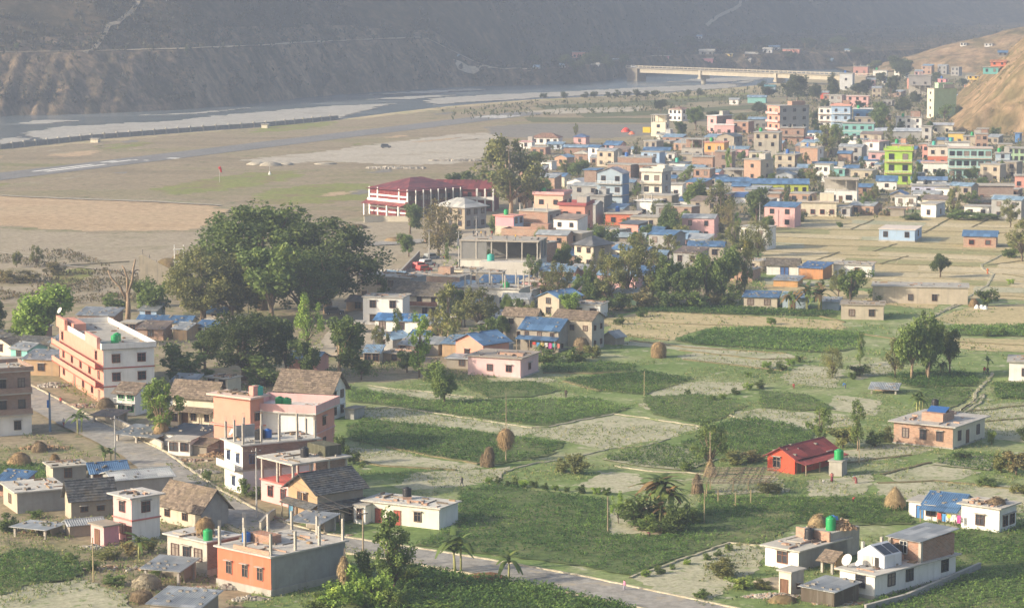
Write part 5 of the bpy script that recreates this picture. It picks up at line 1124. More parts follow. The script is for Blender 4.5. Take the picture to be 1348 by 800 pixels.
# --- the town centre behind the trees (label, corner, sizes, angle, walls, then the rest)
ORY = ('paint', (0.72, 0.40, 0.15)); YLM = ('paint', (0.50, 0.56, 0.08)); PBL = ('paint', (0.52, 0.60, 0.70)); AQ = ('paint', (0.34, 0.58, 0.56))
TOWN = [
 ('brick two storey house with grey side below the fig tree', 721, 310, 38, 17, 31, 30, BRK, GRY, dict(st=2, nf=[2, 0], ns=2, rc=('concrete', (0.5, 0.48, 0.42)), band=CON)),
 ('pink storey over bare concrete with pale blue side', 676, 312, 24, 13, 27, 34, [BGE, PK], [LBL, LBL], dict(st=2, nf=0, ns=2, ov=0.6, rc=SAL)),
 ('roofless brick house in front of the pink storey', 722, 322, 62, 6, 16, 18, BRL, None, dict(nf=5, ns=0, rc=BRL, ov=0.0, par=0.5, d=7)),
 ('peach two storey house with maroon roof edge', 770, 307, 34, 6, 36, 16, PEA, None, dict(st=2, nf=2, ns=1, rc=('paint', (0.30, 0.08, 0.08)), par=0.7, parc=('paint', (0.34, 0.09, 0.09)), balc=(1,), railc=PKL, d=9)),
 ('cream and peach stepped house behind the maroon roof', 741, 290, 38, 5, 33, 16, ('paint', (0.74, 0.50, 0.38)), None, dict(st=2, nf=2, ns=0, par=0.8, parc=PKL, rc=SAL, d=9)),
 ('bare grey concrete block right of the maroon roof', 795, 288, 26, 10, 30, 20, GRY, DGR, dict(st=2, nf=1, ns=0, d=8)),
 ('blue grey three storey house with balconies and its shaded side coloured deep blue', 819, 272, 33, 9, 44, 26, GBL, BLU, dict(st=3, nf=[1, (0.25, 0.8), (0.25, 0.8)], ns=0, balc=(1, 2), band=CON, roof='gy', rc=('tin', (0.36, 0.34, 0.36)), rise=1.6, ww=1.5, wh=1.5)),  # pale lit front and deep shaded side are put into the wall colours
 ('cream four storey tower house with grey side', 871, 272, 27, 12, 45, 24, ('paint', (0.68, 0.65, 0.56)), ('plaster', (0.42, 0.42, 0.41)), dict(st=3, nf=2, ns=1, band=BGE, par=1.0, balc=(1, 2), ww=1.4, wh=1.5)),
 ('small white house with projecting roof in front of the tower', 858, 286, 20, 13, 21, 32, W_, None, dict(nf=1, ns=2, ov=0.8, rc=W_)),
 ('white gabled shed with pale tin roof by the blue building', 766, 255, 20, 11, 16, 36, W_, None, dict(nf=1, ns=1, roof='gy', rc=('tin', (0.46, 0.50, 0.55)), rise=0.9)),
 ('narrow brown block left of the blue building', 785, 256, 16, 4, 32, 20, BRD, None, dict(st=3, nf=0, ns=0, rc=T_BLU, d=7)),
 ('cream cottage with blue roof left of the brown block', 743, 246, 18, 6, 14, 22, CRM, None, dict(nf=1, ns=1, roof='gx', rc=T_BLU, rise=0.9, d=6)),
 ('orange flat roofed house right of the light green tree', 838, 297, 41, 4, 15, 12, ORG, None, dict(nf=2, ns=0, rc=('concrete', (0.52, 0.45, 0.36)), d=9)),
 ('dusky pink house with dark side porch', 840, 311, 24, 17, 16, 30, SAL, DGR, dict(nf=1, ns=1, roof='shed', rc=T_DRK, rise=0.4, d=6)),
 ('pink house under a long light blue tin roof', 903, 329, 46, 3, 15, 8, PKL, None, dict(nf=3, ns=0, roof='gx', rc=T_LBL, rise=1.0, d=7)),
 ('long low house with pale tin roof left of the light blue one', 848, 324, 52, 4, 12, 10, STN, None, dict(nf=2, ns=0, roof='gx', rc=('tin', (0.30, 0.36, 0.38)), rise=0.9, d=7)),
 ('white two storey house with blue roof at the town edge', 788, 215, 14, 8, 21, 36, W_, GRY, dict(st=2, nf=1, ns=0, roof='gx', rc=T_BLU, rise=0.8)),
 ('pink two storey house with wide blue roof', 815, 209, 20, 6, 18, 22, PKL, None, dict(st=2, nf=2, ns=0, roof='gx', rc=T_BLU, rise=1.3, d=8)),
 ('long pale blue tin roof left of the white two storey house', 772, 203, 30, 3, 9, 10, BRK, None, dict(nf=0, ns=0, roof='gx', rc=T_LBL, rise=0.8, d=7)),
 ('brick house with blue grey gable at the gravel edge', 746, 219, 16, 10, 12, 36, BRL, None, dict(nf=1, ns=0, roof='gy', rc=T_LBL, rise=0.9)),
 ('brick cottage with pale hipped roof', 773, 214, 17, 3, 12, 16, BRK, None, dict(nf=1, ns=0, roof='hip', rc=('tin', (0.48, 0.45, 0.38)), rise=1.0, d=6)),
 ('long white house with brown red roof by the airstrip', 735, 191, 36, 5, 10, 14, W_, None, dict(nf=4, ns=0, roof='hip', rc=TL_R, rise=1.6, d=8)),
 ('low white house with pale blue roof before the red roof', 740, 197, 21, 3, 7, 12, PBL, None, dict(nf=2, ns=0, roof='shed', rc=T_LBL, rise=0.6, d=6)),
 ('white house cut by the fig tree crown', 700, 196, 16, 3, 9, 14, W_, None, dict(nf=1, ns=0, rc=PKL, d=6)),
 ('pink cottage with dark blue hipped roof by the apron', 771, 190, 16, 5, 10, 20, PKL, None, dict(nf=1, ns=0, roof='hip', rc=('tin', (0.10, 0.15, 0.28)), rise=1.1)),
 ('long brick shell with grey corner right of the blue building', 858, 226, 45, 5, 18, 12, BRK, GRY, dict(nf=3, ns=0, d=9, rc=CON, ov=0.1)),
 ('small white house with blue gable behind the brick shell', 833, 206, 16, 3, 10, 16, W_, None, dict(nf=1, ns=0, roof='gx', rc=T_LBL, rise=0.8, d=6)),
 ('low hall with lime walls and blue roof', 881, 208, 34, 3, 10, 10, YLM, None, dict(nf=4, ns=0, roof='gx', rc=T_BLU, rise=1.0, d=8)),
 ('low blue tin roof in front of the lime hall', 874, 215, 30, 3, 9, 10, BGE, None, dict(nf=1, ns=0, roof='shed', rc=T_LBL, rise=0.7, d=7)),
 ('white tower house with open top storey by the apron', 876, 180, 19, 5, 28, 18, ('paint', (0.74, 0.69, 0.55)), None, dict(st=3, nf=1, ns=1, open_=(2,), d=7)),
 ('white two storey house with tiled hip behind the tower', 897, 160, 17, 14, 16, 40, W_, None, dict(st=2, nf=3, ns=2, roof='hip', rc=TL_R, rise=1.0)),
 ('white shed with pale tin sides beside the tower', 880, 184, 16, 8, 7, 20, ('tin', (0.55, 0.55, 0.53)), None, dict(nf=0, ns=0, rc=T_GRY)),
 ('brick and pink two storey house with white roof slab', 943, 176, 12, 20, 23, 42, PKL, BRD, dict(st=2, nf=1, ns=1, rc=W_, ov=0.6)),
 ('pale pink house in front of the white roof slab', 966, 178, 26, 3, 13, 14, PKL, None, dict(nf=2, ns=0, ov=0.3, d=7, rc=W_)),
 ('grey hall with light blue roof left of the tall grey block', 1009, 169, 24, 3, 12, 12, DGR, None, dict(nf=3, ns=0, roof='gx', rc=T_LBL, rise=0.8, d=8)),
 ('large stone house with grey tin gable in the town middle', 966, 200, 22, 11, 20, 36, STN, DGR, dict(st=2, nf=1, ns=1, roof='gy', rc=T_DRK, rise=1.2)),
 ('house with bright orange upper storey over brick', 953, 213, 26, 6, 25, 18, [BRK, ORY], None, dict(st=2, nf=2, ns=0, rc=PEA, d=8)),
 ('brick frame with open top floor left of the orange storey', 925, 208, 28, 5, 24, 16, [CON, BRK], None, dict(st=2, nf=2, ns=0, open_=(1,), d=8)),
 ('small brick house with cream columns before the orange storey', 938, 224, 27, 4, 17, 14, BRL, None, dict(st=1, nf=3, ns=0, rc=CON, band=CON, d=7)),
 ('tall bare concrete house with open top', 1025, 206, 33, 5, 31, 14, [('plaster', (0.42, 0.39, 0.33)), ('plaster', (0.42, 0.39, 0.33)), BGE], None, dict(st=3, nf=[1, 2, 3], ns=0, d=9, rc=CON)),
 ('five storey grey block with peach front', 1026, 182, 16, 41, 42, 60, PEA, ('plaster', (0.38, 0.37, 0.36)), dict(st=4, nf=2, ns=3, balc=(1, 2, 3), railc=PKL, dmax=16, ww=1.3)),
 ('brick two storey house below the tall grey block', 1058, 190, 31, 4, 21, 12, BRK, None, dict(st=2, nf=2, ns=0, balc=(1,), railc=BRD, d=8, rc=CON)),
 ('little pink cube right of the brick house', 1069, 190, 10, 3, 10, 16, PK, None, dict(nf=1, ns=0, d=5)),
 ('slim white three storey house with brick red trims', 1094, 169, 17, 4, 27, 18, W_, None, dict(st=3, nf=2, ns=0, band=BRK, balc=(1, 2), d=8)),
 ('light blue three storey house with red parapet', 1119, 170, 25, 3, 30, 12, LBL, None, dict(st=3, nf=2, ns=0, band=W_, balc=(1, 2), par=0.7, parc=SAL, d=9)),
 ('strong blue house right of the light blue one', 1148, 168, 25, 3, 24, 10, ('paint', (0.16, 0.34, 0.58)), None, dict(st=2, nf=2, ns=0, band=W_, balc=(1,), d=9, rc=W_)),
 ('sea green two storey house below the blue houses', 1150, 183, 41, 3, 20, 10, TQ, None, dict(st=2, nf=4, ns=0, band=W_, d=9)),
 ('long grey market hall with white tin roof', 1212, 185, 60, 3, 12, 8, GRY, None, dict(nf=0, ns=0, roof='shed', rc=('tin', (0.50, 0.53, 0.55)), rise=0.8, d=10)),
 ('grey stair block at the right end of the market hall', 1226, 186, 13, 4, 19, 14, ('plaster', (0.50, 0.49, 0.47)), None, dict(st=2, nf=1, ns=0, d=6)),
 ('white house with broken parapet behind the market hall', 1213, 172, 34, 3, 17, 12, W_, None, dict(st=2, nf=3, ns=0, cols=(4, 2), colh=1.6, d=9)),
 ('tall plain mint green block near the slope', 1229, 156, 9, 34, 39, 62, CRM, MNT, dict(st=4, nf=1, ns=0, dmax=14)),
 ('pink two storey house in the far trees', 1143, 141, 29, 3, 14, 12, PKL, None, dict(st=2, nf=3, ns=0, d=8, rc=('paint', (0.7, 0.55, 0.5)))),
 ('dusky red block near the bridge end', 1142, 108, 19, 4, 20, 14, ('paint', (0.50, 0.27, 0.24)), None, dict(st=2, nf=2, ns=0, d=9)),
 ('small white house right of the dusky red block', 1167, 103, 18, 3, 10, 14, W_, None, dict(nf=2, ns=0, d=7)),
 ('white and grey house left of the dusky red block', 1122, 119, 17, 4, 22, 16, ('paint', (0.56, 0.57, 0.58)), None, dict(st=2, nf=1, ns=0, d=8)),
 ('red walled shed under the far trees', 1090, 131, 10, 3, 9, 16, RED, None, dict(nf=0, ns=0, roof='gx', rc=T_GRY, rise=0.8, d=6)),
 ('grey concrete frame house with open ground floor', 1225, 126, 29, 4, 26, 12, [CON, ('plaster', (0.30, 0.29, 0.29))], None, dict(st=2, open_=(0,), nf=2, ns=0, d=9)),
 ('pale orange house left of the grey frame', 1203, 117, 9, 3, 14, 20, PEA, None, dict(st=2, nf=1, ns=0, d=6)),
 ('bright pink house right of the grey frame', 1245, 117, 11, 4, 13, 20, PK, None, dict(st=2, nf=1, ns=0, d=6)),
 ('peach house at the foot of the slope', 1283, 123, 14, 4, 11, 18, PEA, None, dict(nf=2, ns=0, d=7)),
 ('white cottage with grey roof above the white house', 1123, 199, 13, 4, 13, 20, W_, None, dict(nf=1, ns=0, roof='gy', rc=T_GRY, rise=1.0)),
 ('white house with flat grey roof left of the lime building', 1140, 200, 17, 3, 16, 16, W_, None, dict(nf=1, ns=0, rc=T_GRY, d=7)),
 ('white two storey house with grey side and red edge', 1157, 208, 21, 13, 21, 34, W_, ('plaster', (0.46, 0.45, 0.45)), dict(st=2, nf=1, ns=1, rc=('paint', (0.6, 0.4, 0.36)))),
 ('lime green four storey building', 1200, 243, 36, 4, 44, 10, LIM, None, dict(st=3, nf=2, ns=0, band=('paint', (0.55, 0.38, 0.20)), balc=(1, 2), par=0.8, parc=LIM, d=10, ww=1.8, wh=1.7, rc=('paint', (0.55, 0.38, 0.20)))),
 ('blue roofed cottage with pink windows', 1155, 222, 24, 3, 11, 12, W_, None, dict(nf=2, ns=0, roof='gx', rc=T_BLU, rise=1.1, fc=(0.5, 0.08, 0.12), d=7)),
 ('white house with plain bright blue roof before the lime building', 1180, 250, 26, 3, 12, 10, W_, None, dict(nf=1, ns=0, roof='gx', rc=T_BLU, rise=1.5, d=7)),
 ('small tan gabled house with blue roof', 1192, 267, 20, 5, 11, 16, BGE, None, dict(nf=1, ns=0, roof='gy', rc=('tin', (0.10, 0.18, 0.36)), rise=1.1, d=6)),
 ('pale lilac row house with three windows', 1244, 258, 44, 3, 13, 8, ('paint', (0.55, 0.57, 0.72)), None, dict(nf=3, ns=0, d=7, rc=CON)),
 ('blue grey tin roof row behind the lilac house', 1246, 247, 46, 3, 10, 8, W_, None, dict(nf=1, ns=0, roof='gx', rc=('tin', (0.13, 0.22, 0.38)), rise=0.9, d=7)),
 ('white house with open concrete upper floor near the stubble', 1128, 267, 43, 4, 30, 10, [W_, CON], None, dict(st=2, nf=[2, 0], ns=0, df=(0.5,), open_=(1,), d=9, ww=1.8, wh=1.5, rc=BGE)),
 ('aqua three storey building with balconies', 1305, 235, 57, 4, 39, 9, AQ, None, dict(st=3, nf=6, ns=0, band=('paint', (0.55, 0.42, 0.34)), balc=(1, 2), d=10, ww=1.5, wh=1.5, rc=('paint', (0.6, 0.5, 0.42)))),
 ('white house beside the aqua building', 1248, 231, 35, 3, 16, 9, W_, None, dict(nf=3, ns=0, d=8, rc=('paint', (0.66, 0.42, 0.34)))),
 ('orange storey with white penthouse behind the white house', 1247, 219, 26, 3, 26, 9, [ORG, ('paint', (0.70, 0.62, 0.52))], None, dict(st=2, nf=2, ns=0, d=8)),
 ('blue grey house right of the aqua building', 1329, 222, 19, 6, 20, 14, GBL, None, dict(st=2, nf=1, ns=0, d=8, balc=(1,))),
 ('green fronted house at the far right edge', 1372, 214, 46, 3, 18, 8, MNT, None, dict(st=2, nf=6, ns=0, d=9)),
 ('long brown house with red windows', 1334, 266, 50, 4, 21, 8, ('brick', (0.30, 0.19, 0.15)), None, dict(nf=3, ns=0, d=8, fc=(0.45, 0.16, 0.12), ov=0.6, rc=('concrete', (0.46, 0.42, 0.36)))),
 ('stone house with dark tiled roof below the brown house', 1313, 276, 34, 3, 10, 8, BRK, None, dict(nf=0, ns=0, roof='gx', rc=TL_G, rise=1.2, d=6)),
 ('white gabled house with sky blue roof by the field edge', 1330, 286, 18, 9, 17, 26, W_, None, dict(nf=1, ns=1, roof='gy', rc=T_LBL, rise=1.2)),
 ('white house with outdoor stair by the field edge', 1232, 287, 20, 12, 18, 26, W_, PBL, dict(nf=1, ns=1, rc=CON)),
 ('wide cream house with straw heap on its roof', 1101, 286, 50, 4, 19, 8, CRM, None, dict(nf=4, ns=0, d=8, fc=(0.36, 0.10, 0.08), rc=('concrete', (0.55, 0.47, 0.37)))),
 ('grey annexe right of the wide cream house', 1119, 286, 16, 4, 13, 12, ('plaster', (0.50, 0.50, 0.50)), None, dict(nf=1, ns=0, d=6)),
 ('low stone shed by the field edge', 1190, 286, 18, 4, 11, 12, STN, None, dict(nf=0, ns=0, d=6, rc=T_RST, cat='shed', name='shed')),
 ('long blue roofed hall, left one of two', 985, 248, 42, 3, 9, 5, CRM, None, dict(nf=5, ns=0, roof='gx', rc=T_BLU, rise=1.1, d=9)),
 ('long lime walled hall with blue roof', 1064, 256, 76, 3, 14, 5, YLM, None, dict(nf=7, ns=0, roof='gx', rc=T_BLU, rise=1.3, d=10)),
 ('brick over white house before the blue halls', 986, 260, 22, 3, 15, 10, [W_, BRL], None, dict(st=2, nf=0, ns=0, roof='gx', rc=T_BLU, rise=0.9, d=6)),
 ('blue roof below the brick over white house', 984, 268, 26, 3, 9, 10, W_, None, dict(nf=0, ns=0, roof='shed', rc=('tin', (0.06, 0.13, 0.30)), rise=0.9, d=6)),
 ('bare brick house with grey side left of the beige one', 1001, 238, 22, 17, 27, 40, BRL, BGE, dict(st=2, nf=1, ns=1, rc=CON)),
 ('beige two storey house with brick side', 1046, 225, 26, 9, 21, 26, BGE, BRD, dict(st=2, nf=2, ns=0, ov=0.6, band=CON)),
 ('orange brick house with white corner right of the beige one', 1076, 217, 23, 8, 22, 24, ('brick', (0.48, 0.26, 0.16)), W_, dict(st=2, nf=0, ns=1)),
 ('white low house below the beige one', 1050, 236, 28, 6, 12, 18, W_, None, dict(nf=2, ns=0, roof='shed', rc=T_GRY, rise=0.4, d=7)),
 ('small grey gable left of the white low house', 1044, 238, 24, 5, 8, 18, ('tin', (0.30, 0.33, 0.37)), None, dict(nf=0, ns=0, roof='gy', rc=('tin', (0.22, 0.27, 0.33)), rise=1.0, d=6)),
 ('white house right of the cream tower', 898, 260, 17, 3, 17, 14, W_, None, dict(nf=1, ns=0, d=7, rc=CON)),
 ('white shed with dark blue roof behind the trees', 913, 275, 18, 4, 11, 14, W_, None, dict(nf=0, ns=0, roof='gx', rc=('tin', (0.07, 0.15, 0.33)), rise=0.9, d=6)),
 ('brick red and white hut in the garden trees', 1026, 268, 16, 4, 13, 14, [W_, BRL], None, dict(st=2, nf=0, ns=0, d=6)),
 ('orange hut half hidden by garden trees', 1046, 284, 12, 3, 10, 14, ORG, None, dict(nf=0, ns=0, d=5, cat='hut', name='hut')),
 ('low grey concrete slab house left of the bare brick house', 978, 236, 26, 3, 12, 12, CON, None, dict(st=1, open_=(0,), nf=0, ns=0, d=8)),
 ('tall narrow brick house behind the slab house', 963, 226, 22, 4, 26, 16, BRD, None, dict(st=2, nf=1, ns=0, d=7, cols=(2, 2), colh=2.0)),
 ('white house with dark window band by the halls', 905, 229, 24, 4, 14, 14, W_, None, dict(nf=2, ns=0, d=7, rc=T_DRK)),
 ('small cream house with blue roof near the bridge', 1062, 212, 30, 3, 8, 10, PKL, None, dict(nf=1, ns=0, roof='gx', rc=T_BLU, rise=0.9, d=7)),
 ('blue tin roof above the orange hut row', 1100, 225, 30, 3, 8, 10, BGE, None, dict(nf=0, ns=0, roof='gx', rc=T_BLU, rise=0.9, d=7)),
 ('brick house behind the open concrete floor', 1148, 258, 20, 4, 12, 12, BRK, None, dict(nf=1, ns=0, roof='gx', rc=T_BLU, rise=0.9, d=6)),
 ('small aqua house behind the straw coloured roof', 1112, 232, 22, 3, 10, 12, TQ, None, dict(nf=2, ns=0, d=6, rc=W_)),
 ('brick house with blue gable right of the aqua cottage', 1120, 216, 17, 4, 14, 16, BRL, None, dict(nf=1, ns=0, roof='gx', rc=T_BLU, rise=0.8, d=6)),
 ('grey roofed house right of the lime building', 1222, 212, 8, 3, 22, 16, SAL, None, dict(st=2, nf=1, ns=0, d=6)),
 ('terracotta house behind the lime building', 1192, 212, 18, 4, 22, 16, ('paint', (0.50, 0.30, 0.20)), None, dict(st=2, nf=1, ns=0, d=7, rc=T_GRY)),
 ('yellow house row below the eroded slope', 1268, 190, 20, 4, 14, 14, YEL, None, dict(nf=2, ns=0, d=7)),
 ('stone houses end below the eroded slope', 1292, 194, 24, 4, 14, 14, BGE, None, dict(st=2, nf=2, ns=0, d=7)),
 ('brown house at the toe of the eroded slope', 1300, 182, 14, 4, 12, 14, BRK, None, dict(nf=1, ns=0, d=6)),
 ('pale house with white tin roof below the mint block', 1254, 176, 30, 4, 11, 12, CRM, None, dict(nf=2, ns=0, roof='shed', rc=('tin', (0.5, 0.5, 0.5)), rise=0.6, d=8)),
 ('blue tin roof right of the grey stair block', 1254, 192, 20, 3, 8, 10, BGE, None, dict(nf=0, ns=0, roof='gx', rc=T_BLU, rise=0.8, d=6)),
 ('white house row above the aqua building', 1276, 200, 32, 3, 12, 10, W_, None, dict(nf=2, ns=0, d=7)),
 ('pink house at the right edge above the stubble', 1356, 248, 20, 3, 16, 10, SAL, None, dict(st=1, nf=2, ns=0, d=7)),
 ('grey tin roofed store below the aqua building', 1256, 252, 26, 3, 8, 10, GRY, None, dict(nf=0, ns=0, roof='gx', rc=T_GRY, rise=0.7, d=6, cat='store', name='store')),
 ('small blue kiosk on the slope at the right edge', 1342, 188, 6, 4, 12, 24, BLU, None, dict(nf=0, ns=0, d=4, rc=T_BLU, cat='kiosk', name='kiosk')),
 ('turquoise roofed shed by the river fields', 1008, 136, 24, 3, 8, 10, TQ, None, dict(nf=0, ns=0, roof='gx', rc=T_LBL, rise=0.9, d=8)),
 ('small white hut beside the river fields', 972, 138, 12, 3, 7, 14, W_, None, dict(nf=1, ns=0, roof='gx', rc=T_GRY, rise=0.8, d=6, cat='hut', name='hut')),
 ('teal roofed house in the river trees', 1020, 122, 14, 3, 8, 14, GBL, None, dict(nf=1, ns=0, roof='gx', rc=('tin', (0.10, 0.25, 0.28)), rise=0.9, d=6)),
 ('yellow shipping container by the white tower', 856, 175, 10, 2, 7, 12, ('paint', (0.75, 0.52, 0.02)), None, dict(nf=0, ns=0, d=3, rc=('paint', (0.75, 0.52, 0.02)), ov=0.0, slab=0.06, cat='container', name='container')),
]
for lab, bx, by, wl, wr, hh, th, Fw, Sw, kw in TOWN:
    kw = dict(kw); kw.setdefault('rc', CON)
    o_ = house(lab, bx, by, wl, wr, hh, th, Fw, Sw, **kw)
    if kw.get('roof', 'flat') == 'flat' and o_.w > 5 and 'open_' not in kw:
        c3 = rr.random(); fw_ = Fw[-1] if isinstance(Fw, list) else Fw
        if c3 < 0.45: o_.box('stair_head', 0.55, 0.92, 0.45, 0.9, 0, rr.uniform(1.6, 2.4), rr.choice([fw_, BRK, CON]))
        elif c3 < 0.75 and not kw.get('cols'):
            for u in (0.03, 0.5, 0.97): MB().box(-0.14, -0.14, 0, 0.14, 0.14, rr.uniform(1.0, 2.2)).build('column', COLM, o_.root, (-o_.w/2 + o_.w * u, -o_.d/2 + 0.2, o_.zr))
        if rr.random() < 0.42: c4 = rr.choice(['green', 'black', 'blue', 'green', 'teal']); tank(o_.P(rr.uniform(0.15, 0.45), rr.uniform(0.3, 0.7)), single_out(c4 + ' rooftop tank', bx - wl / 2, by - hh), c4, 0.7, 1.5)
# lime building's top room and the mint block's raised part belong to them
for o_ in list(COL.objects):
    if o_.get('label') == 'lime green four storey building':
        MB().box(0.5, -2.5, 10.4, 4.8, 3, 13.2).build('roof_room', mm(LIM), o_); MB().box(0.2, -2.8, 13.2, 5.1, 3.3, 13.35).build('roof_slab', mm(('paint', (0.55, 0.38, 0.20))), o_)
    if o_.get('label') == 'tall plain mint green block near the slope':
        MB().box(-1.4, -3.5, 14.2, 1.6, 5.5, 17.6).build('roof_room', mm(MNT), o_)
# --- small houses filling the crowded far quarter
fill = [(868, 222), (884, 230), (912, 236), (926, 232), (946, 238), (934, 246), (905, 198), (882, 196), (898, 190), (944, 190), (975, 186), (985, 178), (1000, 190), (985, 206), (1012, 222), (1030, 198), (1072, 202), (1090, 196),
        (1082, 208), (1098, 206), (1130, 190), (1160, 196), (1170, 222), (1206, 206), (1230, 200), (1262, 206), (1300, 196), (1314, 190), (1332, 200), (1338, 236), (1316, 240), (1262, 262), (1278, 270), (1092, 240), (1070, 232), (1148, 236),
        (1212, 240), (1236, 268), (1150, 172), (1096, 180), (1080, 184), (1168, 160), (1174, 140), (1186, 128), (1160, 130), (1152, 118), (1108, 140), (1096, 132), (1176, 112), (1192, 104), (1214, 106), (1250, 128), (1262, 134), (1246, 98), (1226, 98),
        (1262, 100), (1284, 106), (864, 206), (842, 216), (826, 218), (808, 220), (796, 218), (830, 240), (852, 252), (888, 212), (920, 214), (948, 222), (1134, 214), (1340, 262), (1344, 290), (1290, 260), (718, 204), (726, 224), (708, 232), (716, 246),
        (628, 372), (652, 362), (738, 372), (756, 374), (746, 340), (766, 338), (800, 344), (828, 338), (850, 346), (886, 340), (812, 318), (760, 318), (690, 330), (706, 336), (735, 318), (852, 372), (836, 380), (780, 372), (790, 420), (696, 412), (668, 432), (650, 440), (640, 462), (668, 470), (600, 432), (540, 402), (510, 398), (530, 430), (560, 458), (548, 470), (476, 440), (470, 470), (500, 480),
        (930, 330), (910, 300), (866, 300), (872, 318), (894, 298), (940, 316), (916, 324), (1000, 360), (990, 372), (1010, 330), (952, 356), (884, 376), (920, 366), (1046, 300), (1036, 262), (1014, 276), (960, 268), (936, 262), (926, 252), (870, 240),
        (640, 410), (620, 396), (660, 376), (700, 400), (756, 432), (770, 352), (716, 352), (750, 302), (784, 296), (800, 282), (820, 288), (726, 276), (702, 270), (690, 252), (730, 258), (760, 268), (790, 270), (834, 252), (884, 284), (946, 292), (976, 256), (1066, 268), (1010, 262), (1150, 284), (1206, 272), (1250, 276), (1302, 286), (1336, 272), (890, 246), (954, 246), (1130, 232), (1180, 228), (1226, 226), (1330, 228),
        (300, 516), (256, 520), (420, 516), (300, 436), (280, 446), (330, 432), (110, 478), (20, 490), (110, 452), (60, 446), (180, 440), (236, 560), (250, 600), (30, 655)]
WC = [W_, W_, BRK, BRL, PKL, CRM, GRY, BGE, GRY, LBL, STN, BRK, BRD, GRY, BGE, STN]; RCC = [None, None, None, T_BLU, T_LBL, T_GRY, None, T_RST, T_BLU, None]
CN = {id(W_): 'white', id(BRK): 'brick', id(BRL): 'light brick', id(PKL): 'pink', id(CRM): 'cream', id(GRY): 'grey', id(BGE): 'beige', id(PEA): 'peach', id(LBL): 'light blue', id(STN): 'stone', id(TQ): 'turquoise', id(BRD): 'dark brick'}
for (x, y) in fill:
    c_ = rr.choice(WC); r_ = rr.choice(RCC); s_ = scl(G(x, y)); near_ = y > 430; wl = (rr.uniform(3, 4.5) if near_ else rr.uniform(5, 9)) * s_; tall = rr.random() < 0.35 and not near_
    st_ = 2 if tall else 1
    lab = single_out(f"small {CN[id(c_)]} {'two storey' if tall else 'low'} house", x, y)
    house(lab, x, y, wl, wl * 0.25, -((2.3 if near_ else 3.0) * st_), rr.uniform(8, 34), c_, None, st=st_, nf=2, ns=0, roof='flat' if r_ is None else rr.choice(['gx', 'shed']), rc=r_ if r_ is not T_BLU or rr.random() < 0.5 else T_GRY, rise=0.9, d=rr.uniform(3, 4) if near_ else rr.uniform(5, 7), group='small houses and huts of the town', ov=0.3)
# --- houses beyond the river
FARH = [('far pink house beside the bridge end', 857, 880, 83, 10, PK), ('far white house left of the river bluff', 585, 602, 78, 5, W_), ('far white house on the bluff above the ford', 753, 768, 76, 8, SAL), ('far pair of white sheds near the bluff', 702, 709, 91, 4, W_),
        ('far cream house under the dark hillside', 955, 964, 77, 7, YEL), ('far pink house behind the bridge railing', 924, 938, 84, 8, PK), ('far grey house above the bridge', 920, 940, 72, 6, GRY), ('far white house row in the valley mouth', 980, 997, 76, 6, W_),
        ('far blue roofed house in the valley mouth', 1004, 1016, 70, 6, W_), ('far white house among the dark trees', 1012, 1026, 66, 5, W_), ('far reddish house in the valley mouth', 1030, 1052, 72, 8, SAL), ('far pale house in the valley mouth', 1112, 1122, 70, 5, W_),
        ('far lowest tin house behind the bridge', 1082, 1096, 83, 5, LBL), ('far beige house behind the bridge', 975, 988, 84, 6, BGE), ('far white cube on the dark slope', 917, 923, 51, 4, W_), ('far house with tin roof below the terraces', 806, 826, 84, 5, BGE),
        ('far white house between the bluff trees', 772, 788, 90, 6, W_), ('far small shed on the bluff', 736, 744, 90, 5, W_)]
for lab, x0, x1, y, hh, c_ in FARH:
    p = hill_hit(x1, y); zb_ = p.z - 0.6
    house(lab, x1, y, x1 - x0, 0, hh, 12, c_, None, st=1, nf=2, ns=0, roof='gx' if hh < 7 else 'flat', rc=T_LBL if hh < 6 else CON, rise=1.2, d=7, zb=zb_, B0=Vector((p.x, p.y, 0)))
def on_scar(lab, x, y, wl, hh, c_, rc, roof='flat'):
    d_ = ray(x, y)
    for Yv in np.arange(1150, 2300, 3.0):
        t_ = Yv / d_[1]; X = d_[0] * t_; Z = CAMH + d_[2] * t_
        zs = max(float(scar_z(np.array(X), np.array(Yv))) if 1150 < Yv < 1580 else -1, float(scar2_z(np.array(X), np.array(Yv))) if 1890 < Yv < 2130 else -1, 0)
        if Z <= zs: break
    house(lab, x, y, wl, 0, hh, 12, c_, None, nf=2, ns=0, roof=roof, rc=rc, rise=1.0, d=6, zb=zs - 0.4, B0=Vector((X, Yv, 0)))
on_scar('turquoise house on the red earth hill', 1314, 97, 20, 8, TEAL, None); on_scar('house with orange earth red roof on the hill', 1324, 88, 20, 5, ORG, ('tin', (0.5, 0.2, 0.1)), 'gx')
on_scar('dark house with blue roof on the red earth hill', 1326, 74, 12, 5, DGR, T_BLU, 'gx'); on_scar('white house on the crest of the red earth hill', 1272, 62, 8, 4, W_, None)
on_scar('low yellow house at the foot of the red earth hill', 1288, 104, 14, 4, YEL, None); on_scar('second white house on the red earth crest', 1306, 62, 10, 4, W_, None)

